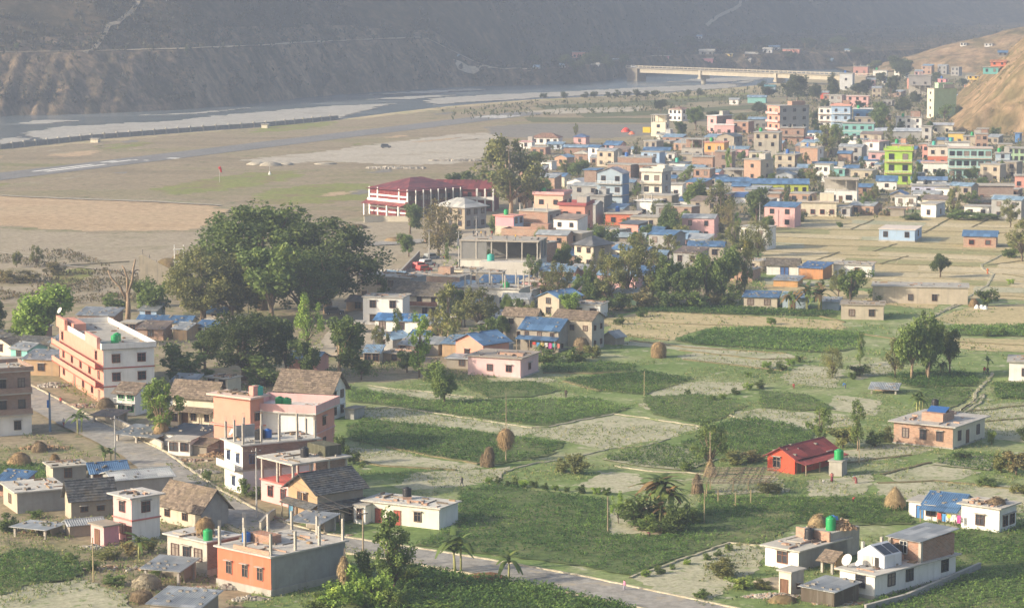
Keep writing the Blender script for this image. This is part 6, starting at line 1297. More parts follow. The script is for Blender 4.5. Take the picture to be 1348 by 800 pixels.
# ================================================================== trees and plants
TONE = {'dk': (0.085, 0.120, 0.038), 'dm': (0.110, 0.160, 0.046), 'mid': (0.145, 0.210, 0.056), 'ol': (0.200, 0.215, 0.075), 'br': (0.240, 0.215, 0.095), 'bright': (0.230, 0.345, 0.066), 'lime': (0.23, 0.31, 0.08), 'far': (0.090, 0.115, 0.050)}
TMAT = {k: mat('leaf', v) for k, v in TONE.items()}
BARK = mat('bark', (0.17, 0.125, 0.085)); BARKP = mat('bark', (0.36, 0.26, 0.17))
def crown_cloud(cl, per, leaf, squash=1.0):
    """leaf diamonds gathered in clumps: cl = (x, y, z, radius)"""
    cl = np.array(cl, float); n = len(cl) * per
    c = np.repeat(cl, per, axis=0)
    d = rng.normal(size=(n, 3)); d /= np.linalg.norm(d, axis=1)[:, None]
    rad = c[:, 3:4] * (rng.random((n, 1)) ** 0.45)
    p = c[:, :3] + d * rad * np.array([1, 1, squash])
    a = rng.normal(size=(n, 3)); a[:, 2] *= 0.55; a /= np.linalg.norm(a, axis=1)[:, None]
    b = np.cross(a, d + rng.normal(0, 0.7, (n, 3))); b /= np.linalg.norm(b, axis=1)[:, None] + 1e-9
    s = leaf * rng.uniform(0.6, 1.35, (n, 1))
    e1, e2 = a * s * 0.5, b * s * 0.33
    v = np.stack([p - e1, p + e2, p + e1, p - e2], 1).reshape(-1, 3)
    return v, np.arange(n * 4).reshape(-1, 4)
TPL = {}
def template(kind, seed):
    r = random.Random(seed); cl = []; tr = MB()
    def blob(n, z0, z1, rx, shell, rr_):
        cz, hz_ = (z0 + z1) / 2, (z1 - z0) / 2
        for _ in range(n):
            while True:
                q = [r.uniform(-1, 1) for _ in range(3)]; m = math.sqrt(sum(t * t for t in q))
                if shell < m < 1.0: break
            k = 0.86 + 0.14 * r.random()
            cl.append((q[0] * rx * k, q[1] * rx * k, cz + q[2] * hz_ * k, r.uniform(*rr_)))
    def limbs(z0, top, rb, k):
        tr.tube([(0, 0, -0.02), (r.uniform(-.01, .01), r.uniform(-.01, .01), z0 * 0.55), (r.uniform(-.02, .02), r.uniform(-.02, .02), z0), (r.uniform(-.03, .03), r.uniform(-.03, .03), top)], [rb * 1.25, rb, rb * 0.8, rb * 0.25], 7)
        for c in r.sample(cl, min(k, len(cl))):
            mid = (c[0] * 0.45, c[1] * 0.45, z0 + (c[2] - z0) * 0.6 - 0.02)
            tr.tube([(0, 0, z0 * r.uniform(0.7, 1.0)), mid, c[:3]], [rb * 0.55, rb * 0.32, rb * 0.1], 5)
    if kind == 'round':
        for _ in range(r.randint(4, 6)):
            a = r.uniform(0, 6.28); o_ = r.uniform(0.08, 0.22); n0 = len(cl); zc = r.uniform(0.34, 0.70); blob(13, zc - r.uniform(0.16, 0.24), zc + r.uniform(0.16, 0.26), r.uniform(0.17, 0.25), 0.25, (0.07, 0.13))
            for i in range(n0, len(cl)): c_ = cl[i]; cl[i] = (c_[0] + o_ * math.cos(a), c_[1] + o_ * math.sin(a), c_[2], c_[3])
        limbs(0.24, 0.7, 0.026, 12); v, q = crown_cloud(cl, 100, 0.046)
    elif kind == 'wide': blob(74, 0.16, 0.96, 0.43, 0.35, (0.08, 0.14)); limbs(0.20, 0.6, 0.035, 18); v, q = crown_cloud(cl, 210, 0.028, 0.85)
    elif kind == 'loose': blob(34, 0.16, 0.97, 0.43, 0.30, (0.07, 0.13)); limbs(0.22, 0.8, 0.024, 20); v, q = crown_cloud(cl, 95, 0.042)
    elif kind == 'feather': blob(44, 0.08, 0.95, 0.43, 0.15, (0.10, 0.17)); limbs(0.18, 0.9, 0.022, 26); v, q = crown_cloud(cl, 100, 0.034)
    elif kind == 'tall':
        for k in range(19):
            z = 0.24 + 0.72 * k / 18; a = r.uniform(0, 6.28); w = 0.30 * (1 - 0.35 * abs(z - 0.6)); cl.append((math.cos(a) * w * r.random(), math.sin(a) * w * r.random(), z, r.uniform(0.07, 0.16)))
        limbs(0.45, 0.93, 0.022, 10); v, q = crown_cloud(cl, 100, 0.050)
    elif kind == 'bush': blob(18, 0.04, 0.92, 0.40, 0.2, (0.12, 0.20)); limbs(0.2, 0.6, 0.03, 6); v, q = crown_cloud(cl, 75, 0.085)
    else: raise KeyError(kind)
    return np_mesh('crown', v, q, TMAT['mid']), tr.mesh('trunk', BARK, True)
for k_, n_ in (('round', 6), ('wide', 2), ('loose', 4), ('feather', 2), ('tall', 2), ('bush', 3)):
    TPL[k_] = [template(k_, 31 * i + len(k_)) for i in range(n_)]
tn = [0]
def tree(kind, x, y, w, h, tone, label=None, p=None, group=None, bark=None):
    """a tree standing at a spot, w and h in picture pixels of the photograph"""
    tn[0] += 1; rt = random.Random(tn[0] * 7)
    P = p or G(x, y); s = scl(P)
    if label is None:
        desc = {'dk': 'dark', 'dm': 'dark green', 'mid': 'green', 'ol': 'olive', 'br': 'brownish', 'bright': 'bright green', 'lime': 'pale green', 'far': 'hazy'}[tone] + ' ' + {'round': 'round tree', 'wide': 'spreading tree', 'loose': 'airy tree', 'feather': 'feathery tree', 'tall': 'slim tree', 'bush': 'bush'}[kind]
        label = single_out(desc, x, y)
    bush = kind == 'bush'
    o = empty('bush' if bush else 'tree', P, rt.uniform(0, 6.28), label, 'bush' if bush else 'tree', group or ('bushes about the fields and yards' if bush else 'trees of the valley town'))
    o.scale = (w / s, w / s * rt.uniform(0.9, 1.1), h / s)
    cm, tm = TPL[kind][tn[0] % len(TPL[kind])]
    c = newobj('crown', cm, o); c.material_slots[0].link = 'OBJECT'; c.material_slots[0].material = TMAT[tone]
    t_ = newobj('stem' if bush else 'trunk', tm, o)
    if bark: t_.material_slots[0].link = 'OBJECT'; t_.material_slots[0].material = bark
    return o
tree('wide', 432, 412, 176, 130, 'dk', 'huge dark spreading fig with pale forked trunk', bark=BARKP)
tree('wide', 345, 408, 190, 152, 'mid', 'tallest broad crown of the big tree group')
tree('wide', 268, 426, 118, 104, 'ol', 'broad olive tree at the left of the big group')
tree('round', 305, 426, 120, 100, 'ol', 'olive round tree inside the big group')
tree('round', 358, 430, 118, 116, 'mid', 'fresh green round tree in the middle of the big group')
tree('wide', 322, 500, 130, 98, 'dk', 'dark round tree standing in front of the big group')
tree('round', 376, 498, 70, 92, 'dk', 'dark tree merging with the dark round one')
tree('round', 447, 500, 92, 98, 'dm', 'dark tree with pale straight trunk above the tiled gable', bark=BARKP)
tree('loose', 405, 462, 52, 78, 'bright', 'light green tree between the two dark trees')
tree('bush', 252, 510, 78, 48, 'mid', 'leafy green thicket left of the dark round tree'); tree('bush', 348, 508, 66, 42, 'mid', 'leafy thicket below the dark round tree')
tree('round', 58, 458, 100, 94, 'bright', 'bright green tree at the left, above the cottages'); tree('round', -4, 446, 56, 62, 'dk', 'dark tree at the left edge'); tree('bush', 22, 452, 34, 34, 'dm')
tree('bush', 205, 418, 56, 60, 'mid', 'green thicket right of the lopped tree'); tree('bush', 228, 490, 52, 42, 'dm', 'dark thicket right of the apartment block'); tree('bush', 150, 410, 40, 26, 'mid'); tree('bush', 188, 404, 34, 48, 'dm')
tree('round', 270, 486, 66, 62, 'mid', 'green tree left of the dark round one'); tree('round', 404, 504, 56, 66, 'dm', 'dark green tree between the two dark trees in front'); tree('wide', 400, 424, 120, 96, 'dm', 'dark green crown filling the middle of the big group'); tree('round', 1222, 500, 56, 96, 'mid', 'fuller crown behind the tall field trees', bark=BARKP); tree('loose', 48, 352, 26, 30, 'ol', 'small flat topped tree on the dusty ground'); tree('bush', 22, 352, 16, 26, 'ol'); tree('bush', 70, 362, 40, 18, 'br'); tree('bush', 30, 372, 60, 16, 'br'); tree('bush', 6, 372, 26, 22, 'br')
tree('round', 585, 532, 46, 58, 'mid', 'single leafy tree with bare stem before the pale pink house'); tree('tall', 552, 497, 54, 84, 'bright', 'crooked tree wrapped in climbers'); tree('bush', 536, 490, 38, 36, 'dm'); tree('bush', 572, 502, 44, 30, 'mid')
tree('tall', 590, 462, 72, 88, 'ol', 'slim tree with pale stem behind the long white house', bark=BARKP); tree('loose', 632, 438, 70, 62, 'ol'); tree('loose', 612, 430, 40, 58, 'ol'); tree('bush', 640, 452, 50, 36, 'mid'); tree('tall', 505, 412, 38, 46, 'mid')
tree('round', 538, 338, 36, 34, 'mid', 'neat round tree beside the dusty street'); tree('round', 540, 308, 48, 46, 'dm', 'round tree below the school'); tree('feather', 578, 338, 64, 82, 'br', 'brown half bare tree at the street corner'); tree('bush', 592, 326, 36, 36, 'ol')
tree('round', 607, 272, 54, 50, 'dm', 'round dark tree in front of the school roof'); tree('loose', 672, 286, 112, 118, 'ol', 'very tall airy tree right of the school', bark=BARKP); tree('loose', 690, 284, 90, 88, 'ol'); tree('round', 636, 258, 50, 38, 'dm'); tree('bush', 660, 304, 30, 20, 'mid')
tree('tall', 588, 348, 14, 28, 'mid'); tree('bush', 652, 308, 22, 26, 'dm')
# town gardens between the centre and the fields
for a in (('round', 780, 402, 44, 46, 'mid'), ('loose', 860, 400, 50, 72, 'ol'), ('round', 890, 396, 50, 60, 'mid'), ('loose', 712, 330, 26, 32, 'mid'), ('round', 758, 336, 26, 28, 'mid'), ('round', 836, 334, 30, 32, 'mid'), ('loose', 880, 344, 34, 40, 'ol'), ('round', 930, 354, 36, 40, 'mid'), ('loose', 966, 330, 30, 40, 'ol'), ('round', 826, 306, 22, 22, 'mid'), ('round', 668, 414, 26, 30, 'mid'), ('loose', 576, 452, 34, 50, 'ol'), ('loose', 700, 372, 30, 38, 'mid'), ('round', 664, 392, 22, 26, 'mid'), ('loose', 648, 360, 24, 36, 'mid'), ('tall', 690, 356, 18, 34, 'mid'), ('round', 760, 392, 30, 34, 'mid'), ('loose', 790, 372, 34, 46, 'ol'), ('round', 850, 318, 26, 26, 'mid'), ('loose', 866, 290, 24, 28, 'ol'), ('round', 906, 312, 34, 38, 'mid'), ('loose', 970, 372, 34, 52, 'mid'), ('round', 894, 360, 36, 40, 'mid'), ('loose', 918, 384, 40, 52, 'ol'), ('round', 1010, 308, 26, 28, 'mid'), ('loose', 944, 340, 30, 34, 'ol'),
          ('round', 604, 410, 30, 34, 'mid'), ('tall', 524, 450, 26, 44, 'mid'), ('loose', 500, 470, 30, 44, 'ol'), ('round', 660, 448, 34, 36, 'mid'), ('loose', 680, 428, 28, 40, 'mid'), ('round', 476, 500, 34, 30, 'mid'), ('loose', 826, 398, 78, 88, 'ol'), ('loose', 800, 402, 56, 66, 'ol'), ('round', 872, 402, 60, 72, 'mid'), ('round', 905, 404, 64, 56, 'dm'), ('round', 952, 402, 54, 84, 'mid'), ('tall', 980, 400, 40, 92, 'ol'), ('loose', 930, 402, 44, 78, 'mid'),
          ('bush', 790, 412, 46, 26, 'dm'), ('bush', 818, 408, 46, 24, 'dm'), ('bush', 846, 406, 44, 30, 'br'), ('bush', 884, 406, 46, 28, 'dm'), ('bush', 914, 406, 40, 26, 'mid'), ('bush', 962, 404, 34, 30, 'dm'), ('bush', 940, 404, 30, 24, 'br'), ('bush', 770, 410, 30, 24, 'mid'),
          ('round', 751, 420, 42, 38, 'bright'), ('loose', 735, 402, 44, 60, 'ol'), ('tall', 772, 402, 26, 52, 'mid'), ('loose', 716, 396, 34, 44, 'ol'), ('bush', 722, 402, 30, 22, 'mid'), ('round', 740, 356, 36, 42, 'mid'), ('bush', 760, 360, 30, 24, 'dm'), ('round', 786, 330, 38, 36, 'mid'), ('bush', 804, 326, 28, 28, 'dm'), ('loose', 776, 326, 22, 26, 'lime'),
          ('round', 918, 284, 52, 62, 'mid'), ('round', 882, 316, 44, 54, 'dm'), ('loose', 948, 304, 46, 64, 'ol'), ('round', 996, 294, 48, 54, 'dm'), ('feather', 958, 306, 24, 42, 'br'), ('feather', 998, 338, 46, 52, 'ol'), ('tall', 1034, 278, 22, 34, 'dm'), ('bush', 1022, 292, 46, 22, 'ol'), ('bush', 1050, 292, 34, 18, 'ol'), ('bush', 930, 312, 60, 24, 'br'), ('bush', 900, 320, 46, 26, 'ol'),
          ('tall', 970, 306, 18, 26, 'bright'), ('bush', 975, 330, 40, 18, 'ol'), ('bush', 862, 330, 30, 22, 'mid'), ('bush', 898, 334, 30, 16, 'ol'), ('round', 812, 376, 30, 40, 'ol'), ('loose', 845, 360, 50, 56, 'ol'), ('round', 690, 302, 28, 22, 'mid'), ('bush', 758, 452, 40, 22, 'ol'), ('loose', 700, 440, 30, 46, 'ol'), ('bush', 722, 478, 46, 18, 'mid'), ('bush', 760, 476, 46, 16, 'mid'), ('bush', 780, 472, 30, 20, 'ol')):
    tree(*a)
tree('round', 1120, 402, 62, 54, 'mid', 'rounded tree behind the bare beige house'); tree('bush', 1160, 398, 40, 22, 'mid'); tree('loose', 1104, 392, 34, 44, 'ol'); tree('round', 1238, 366, 42, 34, 'dk', 'dark solitary tree in the stubble'); tree('bush', 1300, 404, 34, 30, 'dm', 'dark bush behind the white sacks'); tree('loose', 1345, 345, 50, 60, 'ol', 'airy tree at the right edge of the stubble'); tree('bush', 1332, 340, 30, 20, 'mid')
tree('round', 1200, 500, 66, 106, 'mid', 'tall spreading tree with yellow stems in the fields', bark=BARKP); tree('loose', 1220, 498, 50, 92, 'mid', 'second stem of the tall field trees', bark=BARKP); tree('round', 1250, 494, 44, 66, 'dm', 'dark round tree right of the tall field trees'); tree('loose', 1178, 498, 34, 60, 'ol'); tree('tall', 1132, 482, 24, 46, 'mid'); tree('feather', 1096, 498, 36, 44, 'ol'); tree('bush', 1132, 496, 34, 20, 'dm')
tree('loose', 1079, 586, 42, 56, 'mid', 'small airy tree left of the red roof'); tree('tall', 1129, 594, 40, 68, 'mid', 'slim dark tree behind the green tank', bark=BARKP); tree('bush', 1110, 590, 44, 36, 'ol'); tree('bush', 1152, 588, 34, 24, 'dm'); tree('bush', 1165, 582, 28, 22, 'ol')
tree('loose', 934, 622, 60, 72, 'dm', 'thin dark tree above the cone shaped straw bundle'); tree('bush', 964, 612, 44, 22, 'ol'); tree('bush', 990, 608, 40, 18, 'br'); tree('bush', 1012, 650, 40, 20, 'ol'); tree('bush', 905, 622, 24, 18, 'mid')
tree('tall', 513, 784, 88, 112, 'mid', 'leafy tree with leaning pale trunk below the road', bark=BARKP); tree('loose', 520, 782, 66, 92, 'mid', 'second crown of the leafy tree below the road')
for a in (('bush', 440, 806, 56, 44, 'bright'), ('bush', 470, 798, 56, 56, 'bright'), ('bush', 497, 802, 50, 60, 'bright'), ('bush', 478, 764, 44, 44, 'mid'), ('bush', 455, 784, 40, 34, 'bright'), ('bush', 536, 770, 40, 34, 'mid'), ('bush', 520, 806, 50, 34, 'mid'), ('bush', 418, 808, 44, 30, 'mid'), ('bush', 562, 806, 60, 18, 'bright'),
          ('bush', 320, 652, 22, 26, 'mid'), ('bush', 337, 656, 26, 16, 'dm'), ('bush', 273, 634, 14, 20, 'mid'), ('bush', 390, 668, 14, 16, 'mid'), ('bush', 452, 630, 26, 34, 'dm'), ('bush', 466, 612, 22, 22, 'dm'), ('bush', 448, 612, 30, 44, 'dm'), ('bush', 477, 616, 10, 10, 'mid'),
          ('bush', 195, 728, 36, 26, 'ol'), ('bush', 168, 730, 34, 20, 'br'), ('bush', 140, 736, 44, 16, 'ol'), ('bush', 46, 682, 24, 14, 'mid'), ('bush', 62, 704, 22, 18, 'ol'), ('bush', 10, 700, 34, 26, 'dm'), ('bush', 120, 752, 30, 18, 'mid'), ('bush', 150, 770, 40, 16, 'mid'), ('bush', 95, 742, 30, 16, 'mid'), ('bush', 48, 682, 18, 12, 'mid'), ('bush', 205, 760, 22, 14, 'mid'),
          ('bush', 850, 700, 50, 26, 'mid'), ('bush', 872, 704, 46, 22, 'mid'), ('bush', 836, 694, 52, 46, 'dm'), ('bush', 862, 690, 44, 40, 'dm'), ('bush', 893, 702, 44, 50, 'dm'), ('bush', 912, 690, 34, 26, 'mid'), ('bush', 880, 700, 32, 30, 'mid'), ('loose', 814, 690, 26, 46, 'bright'), ('bush', 757, 624, 46, 30, 'ol'), ('bush', 740, 622, 26, 20, 'ol'),
          ('bush', 1338, 626, 46, 42, 'br'), ('bush', 1318, 622, 34, 30, 'ol'), ('bush', 1350, 580, 30, 24, 'dm'), ('bush', 1305, 586, 14, 26, 'mid'), ('bush', 1268, 606, 34, 12, 'dm'), ('bush', 1300, 640, 40, 14, 'mid'), ('bush', 1345, 650, 40, 16, 'ol'),
          ('bush', 1060, 680, 16, 9, 'dm'), ('bush', 1074, 682, 14, 9, 'mid'), ('bush', 1088, 682, 14, 9, 'mid'), ('bush', 1110, 684, 16, 12, 'dm'), ('bush', 950, 760, 50, 30, 'ol'), ('bush', 975, 776, 44, 22, 'lime'), ('bush', 925, 788, 30, 14, 'mid'), ('bush', 1005, 775, 30, 14, 'ol'), ('bush', 1180, 668, 18, 14, 'mid')):
    tree(*a)
for k, (x, y) in enumerate(((668, 640), (679, 641), (690, 642), (703, 643), (717, 645), (731, 646), (746, 648), (765, 650), (785, 651), (798, 652), (656, 637), (644, 636), (1014, 492), (1028, 488), (1040, 482), (1052, 478), (968, 520), (952, 526), (938, 528), (1000, 512), (985, 514), (930, 738), (945, 733), (905, 744), (885, 750), (868, 756), (850, 760), (960, 726), (1080, 378), (1330, 375), (1105, 300), (815, 428), (1015, 428), (1122, 500), (1255, 470), (985, 497), (905, 520), (845, 418), (1010, 486), (1300, 444), (1320, 442))):
    s_ = 9 + (k * 5) % 6; tree('bush', x, y, s_ * 1.3, s_, ('mid', 'dm', 'bright')[k % 3], group='small bushes along the field edges')
# trees between the far houses
for a in (('loose', 1090, 208, 42, 46, 'ol'), ('loose', 1106, 204, 40, 46, 'mid'), ('tall', 1170, 202, 22, 40, 'ol'), ('round', 1160, 172, 40, 42, 'dm'), ('round', 1050, 136, 46, 42, 'far'), ('round', 1036, 132, 30, 26, 'far'), ('round', 1070, 134, 30, 30, 'far'), ('round', 1097, 134, 28, 42, 'far'), ('round', 1130, 128, 40, 20, 'far'), ('round', 1185, 104, 46, 34, 'far'), ('round', 1172, 130, 28, 34, 'far'),
          ('round', 1243, 160, 26, 26, 'mid'), ('round', 1264, 156, 18, 22, 'far'), ('round', 1190, 150, 34, 24, 'far'), ('round', 916, 172, 36, 34, 'mid'), ('round', 955, 168, 32, 26, 'mid'), ('round', 936, 166, 30, 22, 'far'), ('round', 893, 184, 30, 28, 'dm'), ('round', 972, 166, 26, 20, 'ol'), ('loose', 758, 180, 10, 18, 'ol'), ('round', 870, 148, 26, 18, 'far'), ('round', 1010, 128, 30, 16, 'far'),
          ('loose', 1256, 288, 30, 44, 'ol'), ('loose', 1278, 276, 34, 26, 'mid'), ('loose', 1140, 282, 28, 30, 'mid'), ('bush', 1262, 290, 40, 16, 'mid'), ('bush', 1200, 290, 40, 10, 'mid'), ('bush', 1290, 290, 60, 12, 'mid'), ('loose', 1330, 300, 34, 40, 'ol'), ('round', 1318, 262, 26, 20, 'mid'), ('round', 1276, 240, 28, 26, 'mid'), ('round', 1204, 248, 16, 26, 'dm'), ('loose', 1072, 250, 30, 36, 'ol'), ('tall', 958, 232, 20, 36, 'bright'),
          ('round', 1085, 222, 24, 16, 'dm'), ('bush', 1058, 236, 24, 14, 'mid'), ('round', 1000, 242, 14, 14, 'dm'), ('loose', 905, 242, 30, 28, 'lime'), ('round', 868, 252, 16, 22, 'dm'), ('round', 762, 234, 40, 26, 'mid'), ('loose', 745, 232, 30, 22, 'ol'), ('round', 826, 268, 20, 18, 'mid'), ('round', 880, 200, 22, 16, 'dm'), ('tall', 1134, 226, 20, 20, 'dm'), ('round', 1120, 172, 20, 16, 'dm'), ('loose', 1092, 162, 22, 20, 'ol'),
          ('round', 1320, 206, 16, 16, 'mid'), ('round', 1252, 186, 18, 14, 'dm'), ('round', 1140, 118, 26, 18, 'far'), ('round', 1206, 138, 22, 20, 'far'), ('round', 1160, 112, 26, 18, 'far'), ('round', 1152, 94, 28, 16, 'ol'), ('round', 1234, 110, 22, 16, 'far'), ('bush', 1005, 118, 20, 12, 'far'), ('round', 1282, 160, 26, 22, 'far'), ('bush', 1310, 180, 20, 14, 'mid')):
    tree(*a)
for a in (('loose', 866, 266, 22, 30, 'mid'), ('round', 948, 258, 20, 24, 'mid'), ('loose', 1002, 226, 18, 26, 'mid'), ('loose', 1058, 226, 20, 26, 'ol'), ('round', 1022, 214, 14, 18, 'mid'), ('loose', 1128, 206, 18, 26, 'mid'), ('loose', 1164, 228, 16, 24, 'mid'), ('round', 1210, 232, 14, 22, 'mid'), ('loose', 1232, 216, 14, 22, 'ol'), ('loose', 1316, 236, 18, 28, 'mid'), ('round', 976, 214, 16, 20, 'mid'), ('loose', 916, 206, 16, 22, 'mid'), ('round', 894, 222, 16, 18, 'mid'), ('loose', 838, 208, 16, 18, 'ol'), ('round', 1110, 262, 20, 20, 'mid'), ('loose', 1150, 268, 20, 26, 'ol'), ('round', 1034, 168, 18, 18, 'far'), ('loose', 1076, 180, 20, 26, 'mid'), ('round', 1224, 176, 16, 18, 'mid'), ('loose', 1200, 196, 16, 20, 'ol'), ('round', 1288, 214, 16, 18, 'mid'), ('round', 700, 222, 30, 26, 'mid'), ('loose', 716, 262, 30, 30, 'mid'), ('round', 800, 240, 16, 18, 'dm'), ('loose', 838, 262, 16, 22, 'mid'), ('round', 930, 242, 22, 22, 'mid'), ('round', 1014, 244, 16, 18, 'mid'), ('loose', 1096, 246, 20, 22, 'ol'), ('round', 1126, 244, 14, 16, 'mid'), ('round', 1238, 238, 16, 18, 'mid'), ('round', 1294, 250, 20, 18, 'mid'), ('loose', 1218, 272, 22, 20, 'ol'), ('round', 1184, 176, 18, 18, 'far'), ('round', 1130, 150, 20, 20, 'far'), ('round', 1074, 160, 20, 18, 'far'), ('round', 1000, 150, 30, 18, 'far'), ('round', 1086, 148, 20, 18, 'far'), ('round', 1222, 148, 16, 18, 'far'), ('round', 1270, 116, 18, 14, 'far'), ('round', 1300, 122, 20, 18, 'far')):
    tree(*a)
for x in (716, 742, 770, 782, 800, 812, 826, 838, 850, 862, 906, 922): tree('bush', x, 130 - (x - 716) * 0.02, 14, 8 + x % 5, 'far', group='bushes on the river bank')
for a in (('round', 775, 92, 40, 32), ('round', 800, 94, 34, 24), ('round', 745, 92, 30, 22), ('round', 760, 96, 34, 18), ('round', 820, 92, 26, 22), ('round', 790, 78, 30, 20), ('round', 700, 84, 26, 16), ('round', 640, 76, 26, 14), ('round', 905, 66, 40, 20), ('round', 945, 68, 34, 18), ('round', 1000, 64, 40, 18), ('round', 1060, 66, 40, 18), ('round', 1100, 62, 40, 18), ('round', 880, 70, 30, 18), ('round', 22, 70, 10, 14), ('round', 246, 71, 9, 12), ('round', 980, 70, 30, 14), ('round', 1040, 78, 30, 12), ('round', 1130, 74, 34, 16)):
    p = hill_hit(a[1], a[2]); tree(a[0], a[1], a[2], a[3], a[4], 'far', single_out('hazy tree beyond the river', a[1], a[2]), p=p, group='trees beyond the river')
# dry forest on the far hillsides
n_ = 34000; c_ = rng.uniform(-150, 1500, n_); d_ = rng.uniform(0, 1, n_) ** 1.6 * 900
Yf = yfar(c_) + terrace(c_) * 0.3 + d_; Xf = (c_ - IMW / 2) / FOC * Yf
fl = fbm(Xf / 45, Yf / 60, 4); fl2 = np.abs(fbm(c_ / 9.0, Yf * 0.01, 3) - 0.47)
onb = d_ < terrace(c_) * 1.3 + 4 + tdepth(c_)
k_ = np.where(onb, (fl2 > 0.10) & (rng.random(n_) < 0.55), (fl > 0.40)); Xf, Yf = Xf[k_], Yf[k_]
Zf = hill_z(Xf, Yf)
v, q = leaf_cloud(Xf, Yf, Zf, 7, 2.6, 2.2, 1.5, 0.9)
tag(newobj('forest', np_mesh('forest', v, q, [mat('leaf', (0.050, 0.052, 0.032)), mat('leaf', (0.072, 0.064, 0.040)), mat('leaf', (0.042, 0.050, 0.030))], rng.integers(0, 3, len(q)))), 'dry scrub forest covering the far hillsides', 'forest', kind='stuff')
# scrub on the scarred slope and along the verge of the town
n_ = 1500; X_ = rng.uniform(215, 420, n_); Y_ = rng.uniform(1170, 1540, n_); Z_ = scar_z(X_, Y_); k_ = (Z_ > 8) & (fbm(X_ / 16, Y_ / 16, 3) > 0.47)
v, q = leaf_cloud(X_[k_], Y_[k_], Z_[k_], 9, 1.8, 1.0, 0.9, 0.9)
tag(newobj('scrub', np_mesh('scrub', v, q, [TMAT['ol'], TMAT['br']], rng.integers(0, 2, len(q)))), 'sparse dry scrub on the eroded slope', 'scrub', kind='stuff')

# --- banana plants: stems and big arching leaves
BLM = mat('leaf', (0.13, 0.19, 0.055)); BSM = mat('bark', (0.34, 0.34, 0.14)); DLM = mat('leaf', (0.24, 0.17, 0.08))
lm_ = MB(); NS = 9
for i in range(NS + 1):
    f = i / NS; w = 0.10 * math.sin(math.pi * (0.06 + 0.90 * f)) ** 0.6; x = 0.75 * f + 0.12 * f * f; z = 0.80 * f - 1.15 * f * f
    lm_.v += [(x, -w, z - w * 0.25), (x, 0, z), (x, w, z - w * 0.25)]
for i in range(NS):
    for j in range(2): a = 3 * i + j; lm_.f.append((a, a + 3, a + 4, a + 1)); lm_.m.append(0)
LEAF = lm_.mesh('leaf', BLM, True); LEAFD = lm_.mesh('leaf', DLM, True)
def banana(x, y, h, n, label, dry=False):
    P = G(x, y); s = scl(P); H = h / s; r = random.Random(int(x * 3 + y))
    o = empty('banana_plant', P, r.uniform(0, 6), label, 'banana plant', 'banana plants')
    for k in range(n):
        a = r.uniform(0, 6.28); d = 0 if n == 1 else r.uniform(0.3, 0.9); px, py = d * math.cos(a), d * math.sin(a); hh = H * r.uniform(0.42, 0.6)
        MB().tube([(px, py, -0.05), (px * 1.1, py * 1.1, hh * 0.5), (px * 1.2, py * 1.2, hh)], [0.16, 0.13, 0.09], 7).build('stem', BSM, o, smooth=True)
        for j in range(10 if n < 3 else 8):
            lf = newobj('leaf', LEAFD if (dry and j % 3 == 0) else LEAF, o, (px * 1.2, py * 1.2, hh * 0.97)); lf.rotation_euler = (r.uniform(-0.2, 0.2), r.uniform(-1.1, 0.15), j * 0.9 + r.uniform(-0.3, 0.3))
            q_ = H * r.uniform(0.42, 0.60); lf.scale = (q_, q_ * 1.1, q_)
    return o
banana(850, 688, 50, 3, 'banana clump at the left of the mound', True); banana(866, 694, 44, 3, 'low banana clump in front of the ragged one', True); banana(608, 753, 66, 3, 'clump of banana plants by the road with several stems'); banana(670, 764, 58, 1, 'single banana plant with yellow stem by the road'); banana(868, 682, 76, 4, 'ragged banana clump on the mound in the crop', True); banana(884, 686, 60, 2, 'smaller banana plant right of the ragged clump', True)
banana(1064, 410, 46, 4, 'banana clump beside the blue roofed stone hut', True); banana(1080, 410, 44, 3, 'right half of the banana clump by the blue roofed hut', True); banana(1041, 410, 38, 3, 'banana clump in front of the grey tin hut', True); banana(183, 735, 46, 1, 'young banana plant beside the pink house'); banana(1212, 548, 44, 3, 'banana plant behind the brick house roof')
banana(1300, 490, 26, 1, 'small banana plant near the white house at the right edge'); banana(106, 572, 38, 2, 'banana plant on the left roadside'); banana(140, 612, 34, 2, 'banana plant cut off by the blue roof'); banana(712, 474, 26, 3, 'banana clump in front of the two tier blue roof'); banana(752, 476, 26, 3, 'banana clump before the tall beige stone house'); banana(872, 402, 34, 3, 'banana clump under the garden trees'); banana(1236, 494, 26, 2, 'banana plant under the dark round field tree')

# ================================================================== bridge
bA, bB = at_depth(846, 89.4, 1842), at_depth(1128, 99.5, 1700)
bdir = (bB - bA); bL = bdir.length; br_ = empty('bridge', (bA.x, bA.y, bA.z), math.atan2(bdir.y, bdir.x), 'long pale concrete girder bridge across the river', 'bridge')
sl_z = (bB.z - bA.z) / math.hypot(bdir.x, bdir.y); bL = math.hypot(bdir.x, bdir.y)
BC = mat('concrete', (0.47, 0.42, 0.33)); BC2 = mat('concrete', (0.40, 0.36, 0.29))
def brbox(nm, x0, x1, y0, y1, z0, z1, m): 
    return MB().add([(x0, y0, x0*sl_z+z0), (x1, y0, x1*sl_z+z0), (x1, y1, x1*sl_z+z0), (x0, y1, x0*sl_z+z0), (x0, y0, x0*sl_z+z1), (x1, y0, x1*sl_z+z1), (x1, y1, x1*sl_z+z1), (x0, y1, x0*sl_z+z1)], [(0,1,5,4),(1,2,6,5),(2,3,7,6),(3,0,4,7),(4,5,6,7),(3,2,1,0)]).build(nm, m, br_)
brbox('deck', -12, bL + 12, -4.4, 4.4, -0.35, 0.0, BC2)
